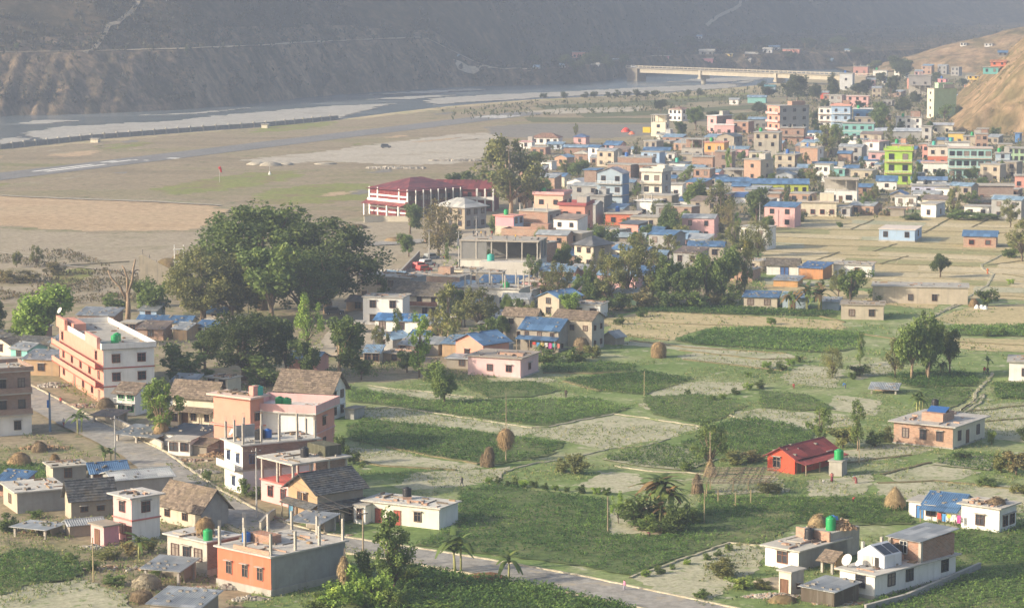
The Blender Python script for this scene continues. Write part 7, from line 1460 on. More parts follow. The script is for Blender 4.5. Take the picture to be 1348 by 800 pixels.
for s_ in (-1, 1):
    rl = brbox('railing', -12, bL + 12, s_ * 4.2 - 0.08, s_ * 4.2 + 0.08, 0.95, 1.2, BC)
    for k in range(56):
        x = -12 + (bL + 24) * k / 55; MB().box(-0.16, -0.12, 0, 0.16, 0.12, 1.3).build('railing_post', BC, rl, (x, s_ * 4.2, x * sl_z + 0.01))
for (a, b_) in ((0.0, 0.30), (0.305, 0.655), (0.66, 1.0)):
    for s_ in (-1, 1): brbox('girder', bL * a + 0.5, bL * b_ - 0.5, s_ * 2.8 - 0.5, s_ * 2.8 + 0.5, -3.3, -0.352, BC)
for f_ in (0.302, 0.657):
    x = bL * f_; z0 = -4 - bA.z
    pr = MB().lathe([(1.7, z0), (1.7, x * sl_z - 6.0)], 14).build('pier', BC2, br_, (x, 0, 0))
    MB().box(-1.4, -4.6, x * sl_z - 6.0, 1.4, 4.6, x * sl_z - 4.6).build('pier_cap', BC, pr); MB().box(-0.9, -4.3, x * sl_z - 4.6, 0.9, 4.3, x * sl_z - 0.36).build('bearing_block', BC, pr)
for x, nm in ((-6, 'abutment'), (bL + 6, 'abutment')): MB().box(-5, -4.3, -bA.z - 3.5, 5, 4.3, -0.36).build(nm, mat('concrete', (0.22, 0.19, 0.15)), br_, (x, 0, x * sl_z))

# --- river wall along the airstrip: panels between posts
WM = mat('concrete', (0.24, 0.24, 0.23)); WM2 = mat('concrete', (0.40, 0.38, 0.34))
wp = resample([Vector((p.x, p.y, 0)) for p in gp([(-160, 206), (0, 196.5), (120, 183.5), (250, 173.5), (350, 166.5), (446, 157.5)])], 8.0, 0, False)
rw = empty('river_wall', wp[0], 0, 'dark panelled wall along the river side of the airstrip', 'wall')
pm_ = MB().box(-0.45, -0.4, 0, 0.45, 0.4, 2.6).mesh('post', WM2)
for i in range(len(wp) - 1):
    a, b_ = wp[i] - wp[0], wp[i + 1] - wp[0]; t_ = (b_ - a); L_ = t_.length; an = math.atan2(t_.y, t_.x)
    MB().box(0.45, -0.15, 0, L_ - 0.45, 0.15, 2.0).build('panel', WM, rw, a, an); newobj('post', pm_, rw, a, an)
hut_ = house('tiny cream hut built against the river wall', 129, 188, 10, 2, 5, 10, CRM, nf=0, ns=0, d=3, cat='hut', name='hut')
hut_ = house('second tiny cream hut by the river wall', 352, 169, 8, 2, 5, 10, CRM, nf=0, ns=0, d=3, cat='hut', name='hut')

# --- low walls
def wall_run(label, pl, hgt, th_, m, nm='wall', cat='wall'):
    ps = [Vector((p.x, p.y, 0)) for p in gp(pl)]; o = empty(nm, ps[0], 0, label, cat)
    for i in range(len(ps) - 1):
        a, b_ = ps[i] - ps[0], ps[i + 1] - ps[0]; t_ = b_ - a
        MB().box(-th_ / 2, -th_ / 2, -0.2, t_.length, th_ / 2, hgt).build('wall_section', m, o, a, math.atan2(t_.y, t_.x))
        MB().box(-th_ / 2 - 0.05, -th_ / 2 - 0.05, hgt, t_.length, th_ / 2 + 0.05, hgt + 0.08).build('coping', mm(CON), o, a, math.atan2(t_.y, t_.x))
    return o
wall_run('pale concrete wall on the right side of the road', [(140, 555), (165, 567), (190, 580), (214, 593)], 1.3, 0.3, mat('plaster', (0.52, 0.47, 0.38)))
wall_run('brown brick wall along the dusty street', [(500, 395), (522, 372), (552, 340)], 1.9, 0.3, mm(BRD))
wall_run('short white wall before the pink framed house', [(343, 700), (352, 690), (362, 683)], 1.4, 0.25, mm(CRM))
wall_run('low grey wall round the white house with the brick room', [(1140, 806), (1192, 792), (1240, 772), (1290, 750)], 0.9, 0.3, mm(GRY))
wall_run('school yard wall of pale plaster', [(480, 293), (505, 292), (538, 292)], 1.7, 0.3, mm(CRM))
wall_run('low brick wall by the far yard', [(560, 320), (585, 318), (606, 316)], 1.3, 0.3, mm(BRK))
# big tilted retaining wall and the earth behind it
a, b_ = G(183, 375), G(240, 374); t_ = (b_ - a); L_ = t_.length; s_ = scl(a)
o = empty('retaining_wall', a, math.atan2(t_.y, t_.x), 'tall wedge shaped concrete retaining wall on the dusty ground', 'wall')
MB().add([(0, 0, -0.3), (L_, 0, -0.3), (L_, 0, 2.0), (1.0, 0, 40 / s_), (0, 0, 38 / s_), (0, 0.5, -0.3), (L_, 0.5, -0.3), (L_, 0.5, 2.0), (1.0, 0.5, 40 / s_), (0, 0.5, 38 / s_)],
         [(0, 1, 2, 3, 4), (9, 8, 7, 6, 5), (1, 6, 7, 2), (2, 7, 8, 3), (3, 8, 9, 4), (4, 9, 5, 0)]).build('wall_face', mat('concrete', (0.58, 0.50, 0.37)), o)
for k in range(4): MB().box(-0.06, -0.06, 0, 0.06, 0.06, 2.2).build('rail_post', IRON, o, (1 + k * 1.6, 0.25, 40 / s_ - k * 1.3 - 1.0))
def mound(name, label, x, y, w, h, m, n=14, kind='structure', squash=1.0, cat=None):
    P = G(x, y); s = scl(P); R_ = w / s / 2; H_ = h / s; mb = MB(); r = random.Random(int(x * 7 + y))
    for i in range(7):
        f = i / 6; rr_ = R_ * math.cos(f * math.pi / 2 * 0.96); z = H_ * math.sin(f * math.pi / 2)
        for k in range(n): a = 6.283 * k / n; j = 1 + r.uniform(-0.16, 0.16); mb.v.append((rr_ * j * math.cos(a), rr_ * j * squash * math.sin(a), z * (1 + r.uniform(-0.08, 0.08)) - (0.1 if i == 0 else 0)))
    for i in range(6):
        for k in range(n): k2 = (k + 1) % n; mb.f.append((i*n+k, i*n+k2, (i+1)*n+k2, (i+1)*n+k)); mb.m.append(0)
    mb.f.append(tuple(6 * n + k for k in range(n))); mb.m.append(0)
    o = mb.build(name, m, None, P, smooth=True)
    return tag(o, label, cat, kind=kind)
for x, y, w, h in ((338, 217, 26, 4), (356, 218, 28, 5), (376, 217, 22, 3), (428, 216, 30, 2)): mound('gravel_heap', None, x, y, w, h, M_palegr)
for x, y, w, h in ((222, 352, 34, 12), (238, 342, 26, 8), (520, 318, 30, 6), (468, 300, 30, 5), (1008, 352, 20, 6)): mound('earth_heap', None, x, y, w, h, M_scar)
mound('earth_heap', None, 868, 698, 80, 3, M_dust); mound('earth_heap', None, 1020, 770, 60, 8, M_dust); mound('earth_heap', None, 640, 764, 62, 9, ground_mat('rust_mulch', [(0.20, 0.10, 0.05), (0.26, 0.13, 0.07), (0.17, 0.09, 0.05)], 0.5, 2.0)); mound('earth_heap', None, 1030, 792, 40, 8, M_scar)

# --- straw
STW = mat('straw', (0.36, 0.25, 0.13)); STP = mat('straw', (0.44, 0.33, 0.18)); STD = mat('straw', (0.25, 0.185, 0.11))
def haystack(label, x, y, w, h, prof, m=STW, lift=0.0, pole=0.0, p=None, name='haystack', base=None):
    P = p or G(x, y); s = scl(P); W9, H9 = w / s / 2 * 0.86, h / s * 0.9; o = empty(name, P, random.random() * 6, label, 'haystack', 'haystacks')
    mb = MB(); n = 18; r = random.Random(int(x + y)); lf = lift / s
    for (rr_, zz_) in prof:
        for k in range(n): a = 6.283 * k / n; j = 1 + r.uniform(-0.17, 0.15); mb.v.append((W9 * rr_ * j * math.cos(a), W9 * rr_ * j * math.sin(a), lf + H9 * zz_ + r.uniform(-0.02, 0.02) * H9))
    q = len(prof)
    for i in range(q - 1):
        for k in range(n): k2 = (k + 1) % n; mb.f.append((i*n+k, i*n+k2, (i+1)*n+k2, (i+1)*n+k)); mb.m.append(0)
    mb.f.append(tuple((q-1) * n + k for k in range(n))); mb.m.append(0); mb.f.append(tuple(k for k in range(n))[::-1]); mb.m.append(0)
    st = mb.build('straw', m, o, smooth=True)
    # loose stalks sticking out
    k_ = 1500; aa = rng.uniform(0, 6.283, k_); zi = rng.uniform(0, len(prof) - 1.01, k_); i0 = zi.astype(int); f_ = zi - i0
    pr = np.array(prof); rr_ = (pr[i0, 0] * (1 - f_) + pr[i0 + 1, 0] * f_) * W9; z_ = lf + (pr[i0, 1] * (1 - f_) + pr[i0 + 1, 1] * f_) * H9
    c = np.stack([np.cos(aa) * rr_, np.sin(aa) * rr_, z_], -1); d = np.stack([np.cos(aa) * 0.5, np.sin(aa) * 0.5, rng.uniform(-1.3, 0.35, k_)], -1) * rng.uniform(0.25, 0.65, (k_, 1)); e = np.stack([-np.sin(aa), np.cos(aa), np.zeros(k_)], -1) * 0.03
    v = np.stack([c - e, c + e, c + d + e, c + d - e], 1).reshape(-1, 3)
    tag(newobj('stalks', np_mesh('stalks', v, np.arange(k_ * 4).reshape(-1, 4), m), o), kind='stuff')
    if pole: MB().tube([(0, 0, -0.2), (0.05, 0.02, pole / s * 0.6), (0.12, 0.0, pole / s)], [0.09, 0.07, 0.04], 6).build('pole', POLEW, o)
    return o
BALL = [(0.35, 0.0), (0.80, 0.14), (1.0, 0.40), (0.97, 0.62), (0.80, 0.82), (0.45, 0.96), (0.12, 1.0)]; CYL = [(0.95, 0.0), (1.0, 0.3), (1.02, 0.6), (0.92, 0.82), (0.6, 0.97), (0.2, 1.0)]
CONE = [(0.9, 0.0), (1.0, 0.1), (0.85, 0.35), (0.6, 0.62), (0.32, 0.85), (0.08, 1.0)]; DOME = [(1.0, 0.0), (0.96, 0.3), (0.75, 0.65), (0.4, 0.92), (0.1, 1.0)]; PEAR = [(0.25, 0.0), (0.7, 0.2), (0.95, 0.42), (0.9, 0.6), (0.55, 0.8), (0.25, 0.95), (0.1, 1.0)]
haystack('round straw ball hung high on a pole in the crop', 666, 608, 25, 27, BALL, STW, 20, 92); haystack('upright bundle of dry stalks left of the straw ball', 644, 615, 14, 30, CYL, STD); haystack('smaller dry stalk bundle beside the upright one', 637, 614, 8, 18, CYL, STD)
haystack('fat round haystack in the middle fields', 867, 471, 22, 23, CYL, STW); haystack('cone of straw sheaves under the thin dark tree', 935, 627, 19, 25, CONE, STP, 0, 60); haystack('thatch cone on posts near the blue porch house', 1178, 672, 30, 24, CONE, STP, 10, 34)
haystack('straw bundle wrapped round the trunk of the pruned tree', 213, 584, 25, 38, PEAR, STW, 0); haystack('corn stalk bundle on a pole beside the orange house', 453, 796, 17, 32, PEAR, STP, 36, 76); haystack('wide straw heap on the left roadside', 26, 613, 38, 20, DOME, STW); haystack('second straw heap left of the road', 52, 594, 24, 15, DOME, STD)
haystack('small straw heap near the blue roofed shed', 72, 610, 16, 14, DOME, STW); haystack('straw mound on the roadside stall roof', 139, 548, 28, 14, DOME, STD, 12); haystack('thatched dome in the yard at lower left', 193, 776, 42, 14, DOME, ('x' and mat('straw', (0.36, 0.31, 0.22))), 8); haystack('old wicker stack below the thatched dome', 187, 792, 32, 16, CYL, STD)
haystack('haystack on the roof of the grey house', 258, 0, 27, 24, BALL, STW, p=g9.P(0.55, 0.5)); haystack('straw spread on the white house roof', 1288, 0, 26, 9, DOME, STD, p=wrf.P(0.72, 0.45)); haystack('yellow straw heap on the rooftop with the wood piles', 1070, 0, 28, 17, DOME, STP, p=lw.P(0.25, 0.9, 1.0))
haystack('haystack behind the tall beige stone house', 765, 466, 22, 24, CYL, STD); haystack('straw heap beside the white sacks', 1282, 404, 16, 12, DOME, STW); haystack('straw heap on the wide cream house', 1068, 0, 15, 9, DOME, STP, p=at_depth(1068, 266, G(1068, 284).y + 3)); haystack('dry stack at the left of the trellis', 918, 650, 18, 30, CONE, STD)
haystack('low straw stack in the field below the town', 1165, 284, 22, 8, DOME, STD); haystack('stooked stalks by the mound bananas', 854, 684, 18, 16, CONE, STP); haystack('straw sheaves at the garden edge', 1000, 330, 10, 20, CONE, STD)
# pruned tree above its straw and the lopped bare tree
tree('loose', 212, 582, 68, 86, 'bright', 'pruned bright tree with straw tied round its trunk', bark=BARKP); tree('tall', 209, 580, 58, 80, 'mid', 'pruned green shoots above the straw bundle')
P = G(168, 425); s_ = scl(P); o = empty('bare_tree', P, 0.3, 'lopped leafless tree with forked pale limbs', 'tree')
k = 1 / s_
MB().tube([(0, 0, -0.3), (0.2, 0, 22 * k), (0.1, 0, 40 * k)], [0.62, 0.5, 0.38], 8).build('trunk', BARKP, o, smooth=True)
for pts_, r0 in (([(0.1, 0, 28 * k), (-9 * k, 0.3, 48 * k), (-20 * k, 0.4, 60 * k), (-24 * k, 0.5, 70 * k)], 0.55), ([(0.1, 0, 40 * k), (1 * k, 0.2, 58 * k), (-3 * k, 0, 72 * k), (-6 * k, 0, 76 * k)], 0.5), ([(0.1, 0, 38 * k), (7 * k, 0, 56 * k), (9 * k, 0, 72 * k), (12 * k, 0.2, 84 * k)], 0.6), ([(-3 * k, 0.1, 62 * k), (-12 * k, 0.2, 70 * k), (-14 * k, 0.2, 66 * k)], 0.25), ([(8 * k, 0, 66 * k), (14 * k, 0.3, 70 * k), (18 * k, 0.3, 68 * k)], 0.25)):
    MB().tube(pts_, [r0 * 0.6, r0 * 0.5, r0 * 0.38, r0 * 0.28][:len(pts_)], 7).build('limb', BARKP, o, smooth=True)

# --- poles and wires
def pole(label, x, y, h, m, arm=True, sign=None, r=0.13):
    P = G(x, y); H9 = h / scl(P); o = empty('utility_pole', P, 0.5, label, 'pole')
    MB().tube([(0, 0, -0.3), (0, 0, H9)], [r, r * 0.7], 8).build('post', m, o)
    if arm:
        a_ = MB().box(-0.7, -0.05, H9 - 0.55, 0.7, 0.05, H9 - 0.43).build('crossarm', IRON, o)
        for q in (-0.6, 0, 0.6): MB().lathe([(0.05, 0), (0.07, 0.08), (0.04, 0.16)], 8).build('insulator', mm(W_), a_, (q, 0, H9 - 0.43))
    if sign: MB().box(-0.45, -0.06, H9 * 0.62, 0.1, -0.0, H9 * 0.82).build('sign_board', mat('plain', sign), o)
    return P + Vector((0, 0, H9 - 0.4))
PBLU = mat('metal', (0.16, 0.22, 0.30)); PGR = mat('metal', (0.45, 0.44, 0.42))
tops = [pole('blue steel pole with small blue sign left of the road', 66, 568, 52, PBLU, False, (0.03, 0.16, 0.5), 0.22), pole('white concrete pole standing at the road bend', 152, 612, 66, PGR), pole('grey pole between the road and the pink framed house', 338, 684, 96, PGR), pole('wooden pole left of the leafy tree by the road', 478, 728, 58, POLEW)]
pole('thin pole standing in the middle fields', 848, 522, 34, BAMB, False, None, 0.07); pole('tall street pole near the building under construction', 565, 345, 44, PGR); pole('street pole by the pink storey', 627, 318, 34, PGR); pole('grey pole under the fig tree', 484, 404, 24, PGR, False); pole('pole among the garden trees', 1000, 300, 34, PGR); pole('pole left of the building under construction', 604, 356, 52, PGR, True, (0.4, 0.42, 0.42))
pole('short pole on the crop edge near the mound', 800, 702, 50, POLEW, False, None, 0.09); pole('thin bare stake in the lower left crop', 123, 768, 62, BAMB, False, None, 0.10); pole('stake beside the trellis', 927, 690, 46, BAMB, False, None, 0.08); pole('tall mast near the far bridge end', 1191, 78, 18, PGR, False); pole('pole behind the dark round tree', 327, 420, 20, PGR, False); pole('bare stake near the slim dark tree', 1131, 612, 34, BAMB, False, None, 0.08)
def wire(label, a, b_, sag):
    pts_ = [a.lerp(b_, f / 10) - Vector((0, 0, sag * 4 * (f / 10) * (1 - f / 10))) for f in range(11)]
    tag(MB().tube(pts_, 0.018, 4).build('power_cable', IRON), label, 'cable')
pe = [G(565, 345) + Vector((0, 0, 8.2)), G(604, 356) + Vector((0, 0, 9.4)), G(627, 318) + Vector((0, 0, 7.0))]
wire('cable strung between the two street poles by the construction', pe[0], pe[1], 0.8); wire('cable from the street pole to the pink storey pole', pe[0], pe[2], 1.0); wire('cable drooping to the white unfinished house', tops[2], wf.P(0.9, 0.1, 1.5), 0.8); wire('cable drooping to the stone farmhouse', tops[2], Vector((G(265, 698).x, G(265, 698).y + 4, 4.5)), 0.6); wire('cable drooping to the orange house columns', tops[3], og.P(0.97, 0.97, 2.0), 0.6)
wire('power cable from the bend pole to the pink house pole', tops[1], tops[2], 1.2); wire('power cable from the pink house pole to the road pole', tops[2], tops[3], 1.0); wire('second cable from the pink house pole to the road pole', tops[2] - Vector((0.5, 0, 0.3)), tops[3] - Vector((0.5, 0, 0.3)), 1.3); wire('power cable leading from the blue pole to the bend pole', tops[0], tops[1], 1.2)

# --- trellis of posts and sticks
P = G(905, 660); s_ = scl(P); o = empty('trellis', G(950, 645), 0, 'bamboo trellis on white posts beside the red roofed house', 'trellis')
B_ = G(950, 645)
for x, y in ((912, 648), (945, 664), (968, 668), (988, 664), (935, 645), (965, 648), (985, 646), (1008, 648), (930, 655)):
    q = G(x, y) - B_; MB().box(-0.08, -0.08, -0.1, 0.08, 0.08, 2.1).build('post', BAMB, o, q)
c0, c1, c2 = G(910, 656) - B_, G(1012, 656) - B_, G(928, 634) - B_
for k in range(12): q = c0.lerp(c2, k / 11); MB().tube([q + Vector((0, 0, 2.15)), q + (c1 - c0) + Vector((0, random.uniform(-1, 1), 2.15))], 0.055, 5).build('pole', POLEW, o)
for k in range(16): q = c0.lerp(c1, k / 15); MB().tube([q + Vector((0, 0, 2.24)), q + (c2 - c0) + Vector((random.uniform(-1, 1), 0, 2.24))], 0.045, 5).build('stick', mat('wood', (0.24, 0.18, 0.12)), o)

# --- rubble, stones, wood
def rubble(label, x, y, w, dpx, n, size, m, z=0.0, p=None, cat='rubble', name='rubble', long_=1.0, hgt=0.6):
    P = p or G(x, y); s = scl(P); a_, b2 = w / s / 2, dpx / s / 2 * 2.2; mb = MB(); r = random.Random(int(x * 3 + y))
    for _ in range(n):
        an = r.uniform(0, 6.28); q = math.sqrt(r.random()); cx, cy = a_ * q * math.cos(an), b2 * q * math.sin(an); cz = (1 - q) * hgt * r.random() + size * 0.2
        sx, sy, sz = (size * r.uniform(0.5, 1.2) * long_, size * r.uniform(0.4, 1.0), size * r.uniform(0.3, 0.7)); t_ = r.uniform(0, 3.14); ca, sa = math.cos(t_), math.sin(t_)
        vs = [(cx + ca * dx * sx - sa * dy * sy, cy + sa * dx * sx + ca * dy * sy, cz + dz * sz) for dx, dy, dz in ((-.5, -.5, -.5), (.5, -.4, -.5), (.4, .5, -.5), (-.5, .5, -.5), (-.4, -.4, .5), (.5, -.5, .4), (.4, .4, .5), (-.4, .5, .5))]
        mb.add(vs, [(0,1,5,4),(1,2,6,5),(2,3,7,6),(3,0,4,7),(4,5,6,7)], r.randrange(len(m)) if isinstance(m, list) else 0)
    return tag(mb.build(name, m, None, P), label, cat, kind='stuff')
SM = [mat('concrete', (0.40, 0.37, 0.32)), mat('concrete', (0.52, 0.48, 0.42)), mat('concrete', (0.28, 0.26, 0.23))]; BM = [mm(BRK), mm(BRL), mat('concrete', (0.45, 0.40, 0.33))]; WDM = [mat('wood', (0.36, 0.24, 0.14)), mat('wood', (0.24, 0.16, 0.10)), mat('wood', (0.46, 0.34, 0.22))]
rubble('pale stones heaped at the foot of the orange house', 300, 775, 34, 6, 150, 0.45, SM, cat='stones'); rubble('more stones along the orange house plinth', 330, 790, 50, 6, 170, 0.45, SM, cat='stones'); rubble('building stones before the peach apartment block', 70, 508, 40, 12, 200, 0.6, SM, cat='stones'); rubble('bricks and sand before the peach apartment block', 108, 535, 50, 10, 200, 0.45, BM, cat='bricks')
rubble('stones in the yard of the unfinished house', 268, 622, 44, 8, 160, 0.4, SM, cat='stones'); rubble('pale rubble behind the street wall', 520, 358, 50, 14, 400, 0.8, SM, cat='stones'); rubble('broken bricks in the lower right yard', 1020, 786, 90, 10, 260, 0.4, BM + SM, cat='bricks'); rubble('bricks stacked behind the brick house', 1262, 552, 60, 10, 240, 0.5, BM, cat='bricks'); rubble('stones beside the little pink outhouse', 120, 722, 34, 6, 120, 0.5, SM, cat='stones')
rubble('stones along the bottom edge of the maize', 590, 790, 80, 5, 120, 0.5, SM, cat='stones'); rubble('rubble on the right rim of the gravel yard', 520, 222, 80, 5, 220, 1.2, SM, cat='stones'); rubble('dark gravel windrows beside the gravel yard', 600, 212, 70, 4, 200, 1.2, SM, cat='stones'); rubble('debris in the yard of the roadside byre', 285, 600, 50, 8, 120, 0.5, WDM, cat='debris'); rubble('yard clutter under the slate roofed house', 362, 685, 30, 6, 90, 0.5, BM, cat='debris'); rubble('debris between the white houses at lower right', 1075, 775, 50, 14, 150, 0.5, WDM + SM, cat='debris')
rubble('stone clutter along the town edge fields', 1180, 276, 120, 6, 260, 0.9, SM + BM, cat='stones'); rubble('clutter before the aqua building', 1270, 240, 90, 4, 160, 0.9, SM + BM, cat='debris'); rubble('dry debris on the left roadside', 60, 590, 70, 10, 160, 0.5, WDM, cat='debris')
for lab, x, y, w, d_, n in (('household clutter in the lowest left yards', 150, 748, 170, 14, 160), ('clutter behind the flat grey shed', 60, 700, 110, 10, 90), ('clutter around the grey house and its shed', 250, 775, 100, 10, 120), ('clutter beside the pink framed house', 420, 705, 90, 8, 110), ('clutter along the road verge stalls', 235, 606, 90, 8, 120), ('clutter in the yards of the blue roofed houses', 690, 470, 130, 8, 140), ('clutter behind the long white house', 520, 472, 110, 10, 120), ('clutter in the lanes under the dark trees', 330, 505, 160, 8, 120), ('clutter by the left cottages', 60, 485, 110, 8, 110), ('clutter in the yard of the brick room house', 1120, 795, 110, 8, 100), ('clutter along the dusty street', 600, 350, 100, 14, 140), ('clutter in the lanes of the town centre', 760, 300, 200, 16, 160)):
    rubble(lab, x, y, w, d_, n, 0.4, WDM + SM + BM, cat='clutter', name='clutter', long_=1.6, hgt=0.2)
for lab, p_, w, n, sz in (('heap of split firewood on the upper terrace', lw.P(0.9, 0.95, 1.0), 38, 320, 0.26), ('brown firewood pile beside the black tank', lw.P(0.25, 0.72, 0.02), 24, 150, 0.24)): rubble(lab, 1100 + w, 700, w, 5, n, sz, WDM, p=p_, cat='firewood', name='firewood', long_=4.0, hgt=1.5)
o = mound('tarpaulin', 'crumpled bright blue tarpaulin on the rooftop wood pile', 1068, 690, 20, 14, mat('plastic', (0.06, 0.22, 0.55)), 10, None, cat='tarpaulin'); o.location = lw.P(0.55, 1.0, 1.0)
for q, (x, y) in enumerate(((1292, 407), (1286, 407), (1297, 408))): mound('sack', ('left', 'middle', 'right')[q] + ' white sack by the straw heap in the fields', x, y, 7, 6, mm(W_), 8, None, cat='sack')
# leaning timber, satellite dish, drying hut with panels on the white roof
def dish(label, p, r=0.5):
    o = empty('satellite_dish', p, -0.9, label, 'satellite dish'); MB().tube([(0, 0, 0), (0, 0, 0.7)], 0.04, 6).build('mast', IRON, o)
    d_ = MB().lathe([(0.05, 0.0), (r * 0.5, 0.05), (r, 0.2)], 14).build('dish', mat('plain', (0.62, 0.60, 0.55)), o, (0, 0, 0.85)); d_.rotation_euler = (R(60), 0, 0)
dish('satellite dish on the corner of the white roof', mw.P(0.1, 0.05), 0.75); dish('satellite dish on the peach apartment roof', apt.P(0.06, -0.02, 1.9), 0.6); dish('satellite dish on the unfinished white house', wf.P(0.1, 0.08), 0.5); dish('satellite dish on the pink house roof', mw.P(0.5, 0.02), 0.4)
q = mw.P(0.42, 0.30); o = empty('drying_hut', q, mw.rz, 'white sheet covered hut with dark panels on the flat roof', 'hut')
MB().box(-2.0, -1.7, 0, 2.0, 1.7, 1.5).build('sheet_wall', mat('paint', (0.62, 0.64, 0.68)), o)
MB().add([(-2.0, -1.7, 1.5), (2.0, -1.7, 1.5), (2.0, 1.7, 1.5), (-2.0, 1.7, 1.5), (-0.2, -1.7, 2.6), (-0.2, 1.7, 2.6)], [(0, 1, 4), (2, 3, 5), (3, 0, 4, 5), (1, 2, 5, 4)]).build('roof', mat('paint', (0.62, 0.64, 0.68)), o)
for k in range(2): MB().add([(1.85, -1.5 + k * 1.6, 1.63), (1.85, -0.1 + k * 1.6, 1.63), (0.2, -0.1 + k * 1.6, 2.46), (0.2, -1.5 + k * 1.6, 2.46)], [(0, 1, 2, 3)]).build('glass_panel', GLASS, o)
MB().box(-1.2, -1.78, 0.05, 0.3, -1.71, 1.25).build('curtain', mat('plaster', (0.60, 0.58, 0.52)), o); MB().box(0.6, -1.74, 0.05, 1.2, -1.703, 1.2).build('shade_slab', SHADE_IN, o)  # near-black slab coloured as the shade inside a doorway
q = bk.P(0.55, 0.36, 1.3); o = empty('solar_panel', q, bk.rz, 'tilted blue solar panel on the brick roof kiosk', 'solar panel')
MB().add([(-1.6, -0.8, 0.1), (1.6, -0.8, 0.1), (1.6, 0.8, 0.75), (-1.6, 0.8, 0.75), (-1.6, -0.8, 0.03), (1.6, -0.8, 0.03), (1.6, 0.8, 0.68), (-1.6, 0.8, 0.68)], [(0,1,2,3),(4,5,1,0),(5,6,2,1),(6,7,3,2),(7,4,0,3),(7,6,5,4)]).build('panel', mat('glass', (0.03, 0.10, 0.28)), o); MB().box(-1.5, 0.6, 0, 1.5, 0.7, 0.66).build('stand', IRON, o)

# --- washing on lines
def washing(label, p, rz, L_, cols_):
    o = empty('washing_line', p, rz, label, 'washing'); MB().tube([(0, 0, 0), (L_, 0, 0)], 0.015, 4).build('line', IRON, o); r = random.Random(int(L_ * 10 + len(cols_)))
    for k, c_ in enumerate(cols_):
        x = L_ * (k + 0.2) / len(cols_); w = L_ / len(cols_) * 0.75; h_ = r.uniform(0.5, 1.1); mb = MB()
        for i in range(5): mb.v += [(x + w * i / 4, 0.05 * math.sin(i * 2.1 + k), -h_), (x + w * i / 4, 0, 0)]
        for i in range(4): mb.f.append((2*i, 2*i+2, 2*i+3, 2*i+1)); mb.m.append(0)
        mb.build('cloth', mat('plain', c_), o)
CC = [(0.6, 0.08, 0.06), (0.08, 0.25, 0.5), (0.65, 0.5, 0.1), (0.6, 0.6, 0.58), (0.5, 0.1, 0.3), (0.1, 0.4, 0.35), (0.6, 0.2, 0.15)]
q = G(700, 463); washing('coloured washing in front of the two tier blue roof', Vector((q.x, q.y - 0.2, 2.0)), -R(25), 6.0, CC); q = G(1232, 694); washing('washing hung in the blue roofed porch', Vector((q.x, q.y, 2.0)), -R(30), 3.5, CC[:5])
q = G(425, 690); washing('red cloths under the slate roofed veranda', Vector((q.x, q.y + 0.5, 2.1)), R(40), 3.0, [CC[0], CC[3], CC[0]])

# --- vehicles
TYRE = mat('plastic', (0.02, 0.02, 0.02)); wheel_m = MB().tube([(0, -0.1, 0), (0, 0.1, 0)], 0.36, 12).mesh('tyre', TYRE); hub_m = MB().tube([(0, -0.11, 0), (0, 0.11, 0)], 0.18, 8).mesh('rim', mat('metal', (0.4, 0.4, 0.4)))
def car(label, x, y, rz, c_, kind='jeep'):
    o = empty('car', G(x, y), rz, label, 'car', 'vehicles about the town'); m = mat('plastic', c_)
    prof = [(-2.1, 0.35), (2.1, 0.35), (2.15, 0.9), (1.2, 1.0), (0.7, 1.75), (-1.9, 1.8), (-2.15, 1.0)]
    n = len(prof); mb = MB()
    for sy in (-0.85, 0.85):
        for (px, pz) in prof: mb.v.append((px, sy * (0.9 if pz > 1.5 else 1.0), pz))
    for i in range(n): mb.f.append((i, (i+1) % n, n + (i+1) % n, n + i)); mb.m.append(0)
    mb.f.append(tuple(range(n))[::-1]); mb.m.append(0); mb.f.append(tuple(range(n, 2*n))); mb.m.append(0); mb.build('body', m, o)
    for sy in (-1, 1): MB().box(-1.7, sy * 0.86 - 0.012, 1.1, 0.7, sy * 0.86 + 0.012, 1.6).build('side_window', GLASS, o)
    w_ = MB().add([(1.22, -0.75, 1.06), (1.22, 0.75, 1.06), (0.78, 0.7, 1.68), (0.78, -0.7, 1.68)], [(0, 1, 2, 3)]).build('windscreen', GLASS, o)
    for px in (-1.3, 1.3):
        for py in (-0.8, 0.8): t_ = newobj('tyre', wheel_m, o, (px, py, 0.36)); newobj('rim', hub_m, t_)
    for py in (-0.6, 0.6): MB().box(2.1, py - 0.12, 0.7, 2.17, py + 0.12, 0.86).build('headlight', mat('plastic', (0.7, 0.7, 0.65)), o)
car('dark jeep parked alone on the pale gravel', 508, 195, 0.2, (0.10, 0.11, 0.12)); car('red van parked by the brown street wall', 553, 354, 0.9, (0.50, 0.05, 0.05)); car('white jeep parked beside the red van', 562, 350, 0.9, (0.6, 0.6, 0.58)); car('red car in front of the white jeep', 558, 358, 0.8, (0.45, 0.06, 0.05)); car('grey pickup at the top of the dusty street', 568, 342, 0.8, (0.25, 0.27, 0.27)); car('dark truck under the huge fig', 440, 414, 0.1, (0.10, 0.10, 0.10)); car('white van parked on the bridge approach', 828, 0, 0.0, (0.6, 0.6, 0.6))
for o_ in COL.objects:
    if o_.get('label') == 'white van parked on the bridge approach': o_.location = (bA.x - 6, bA.y, bA.z + 0.02)
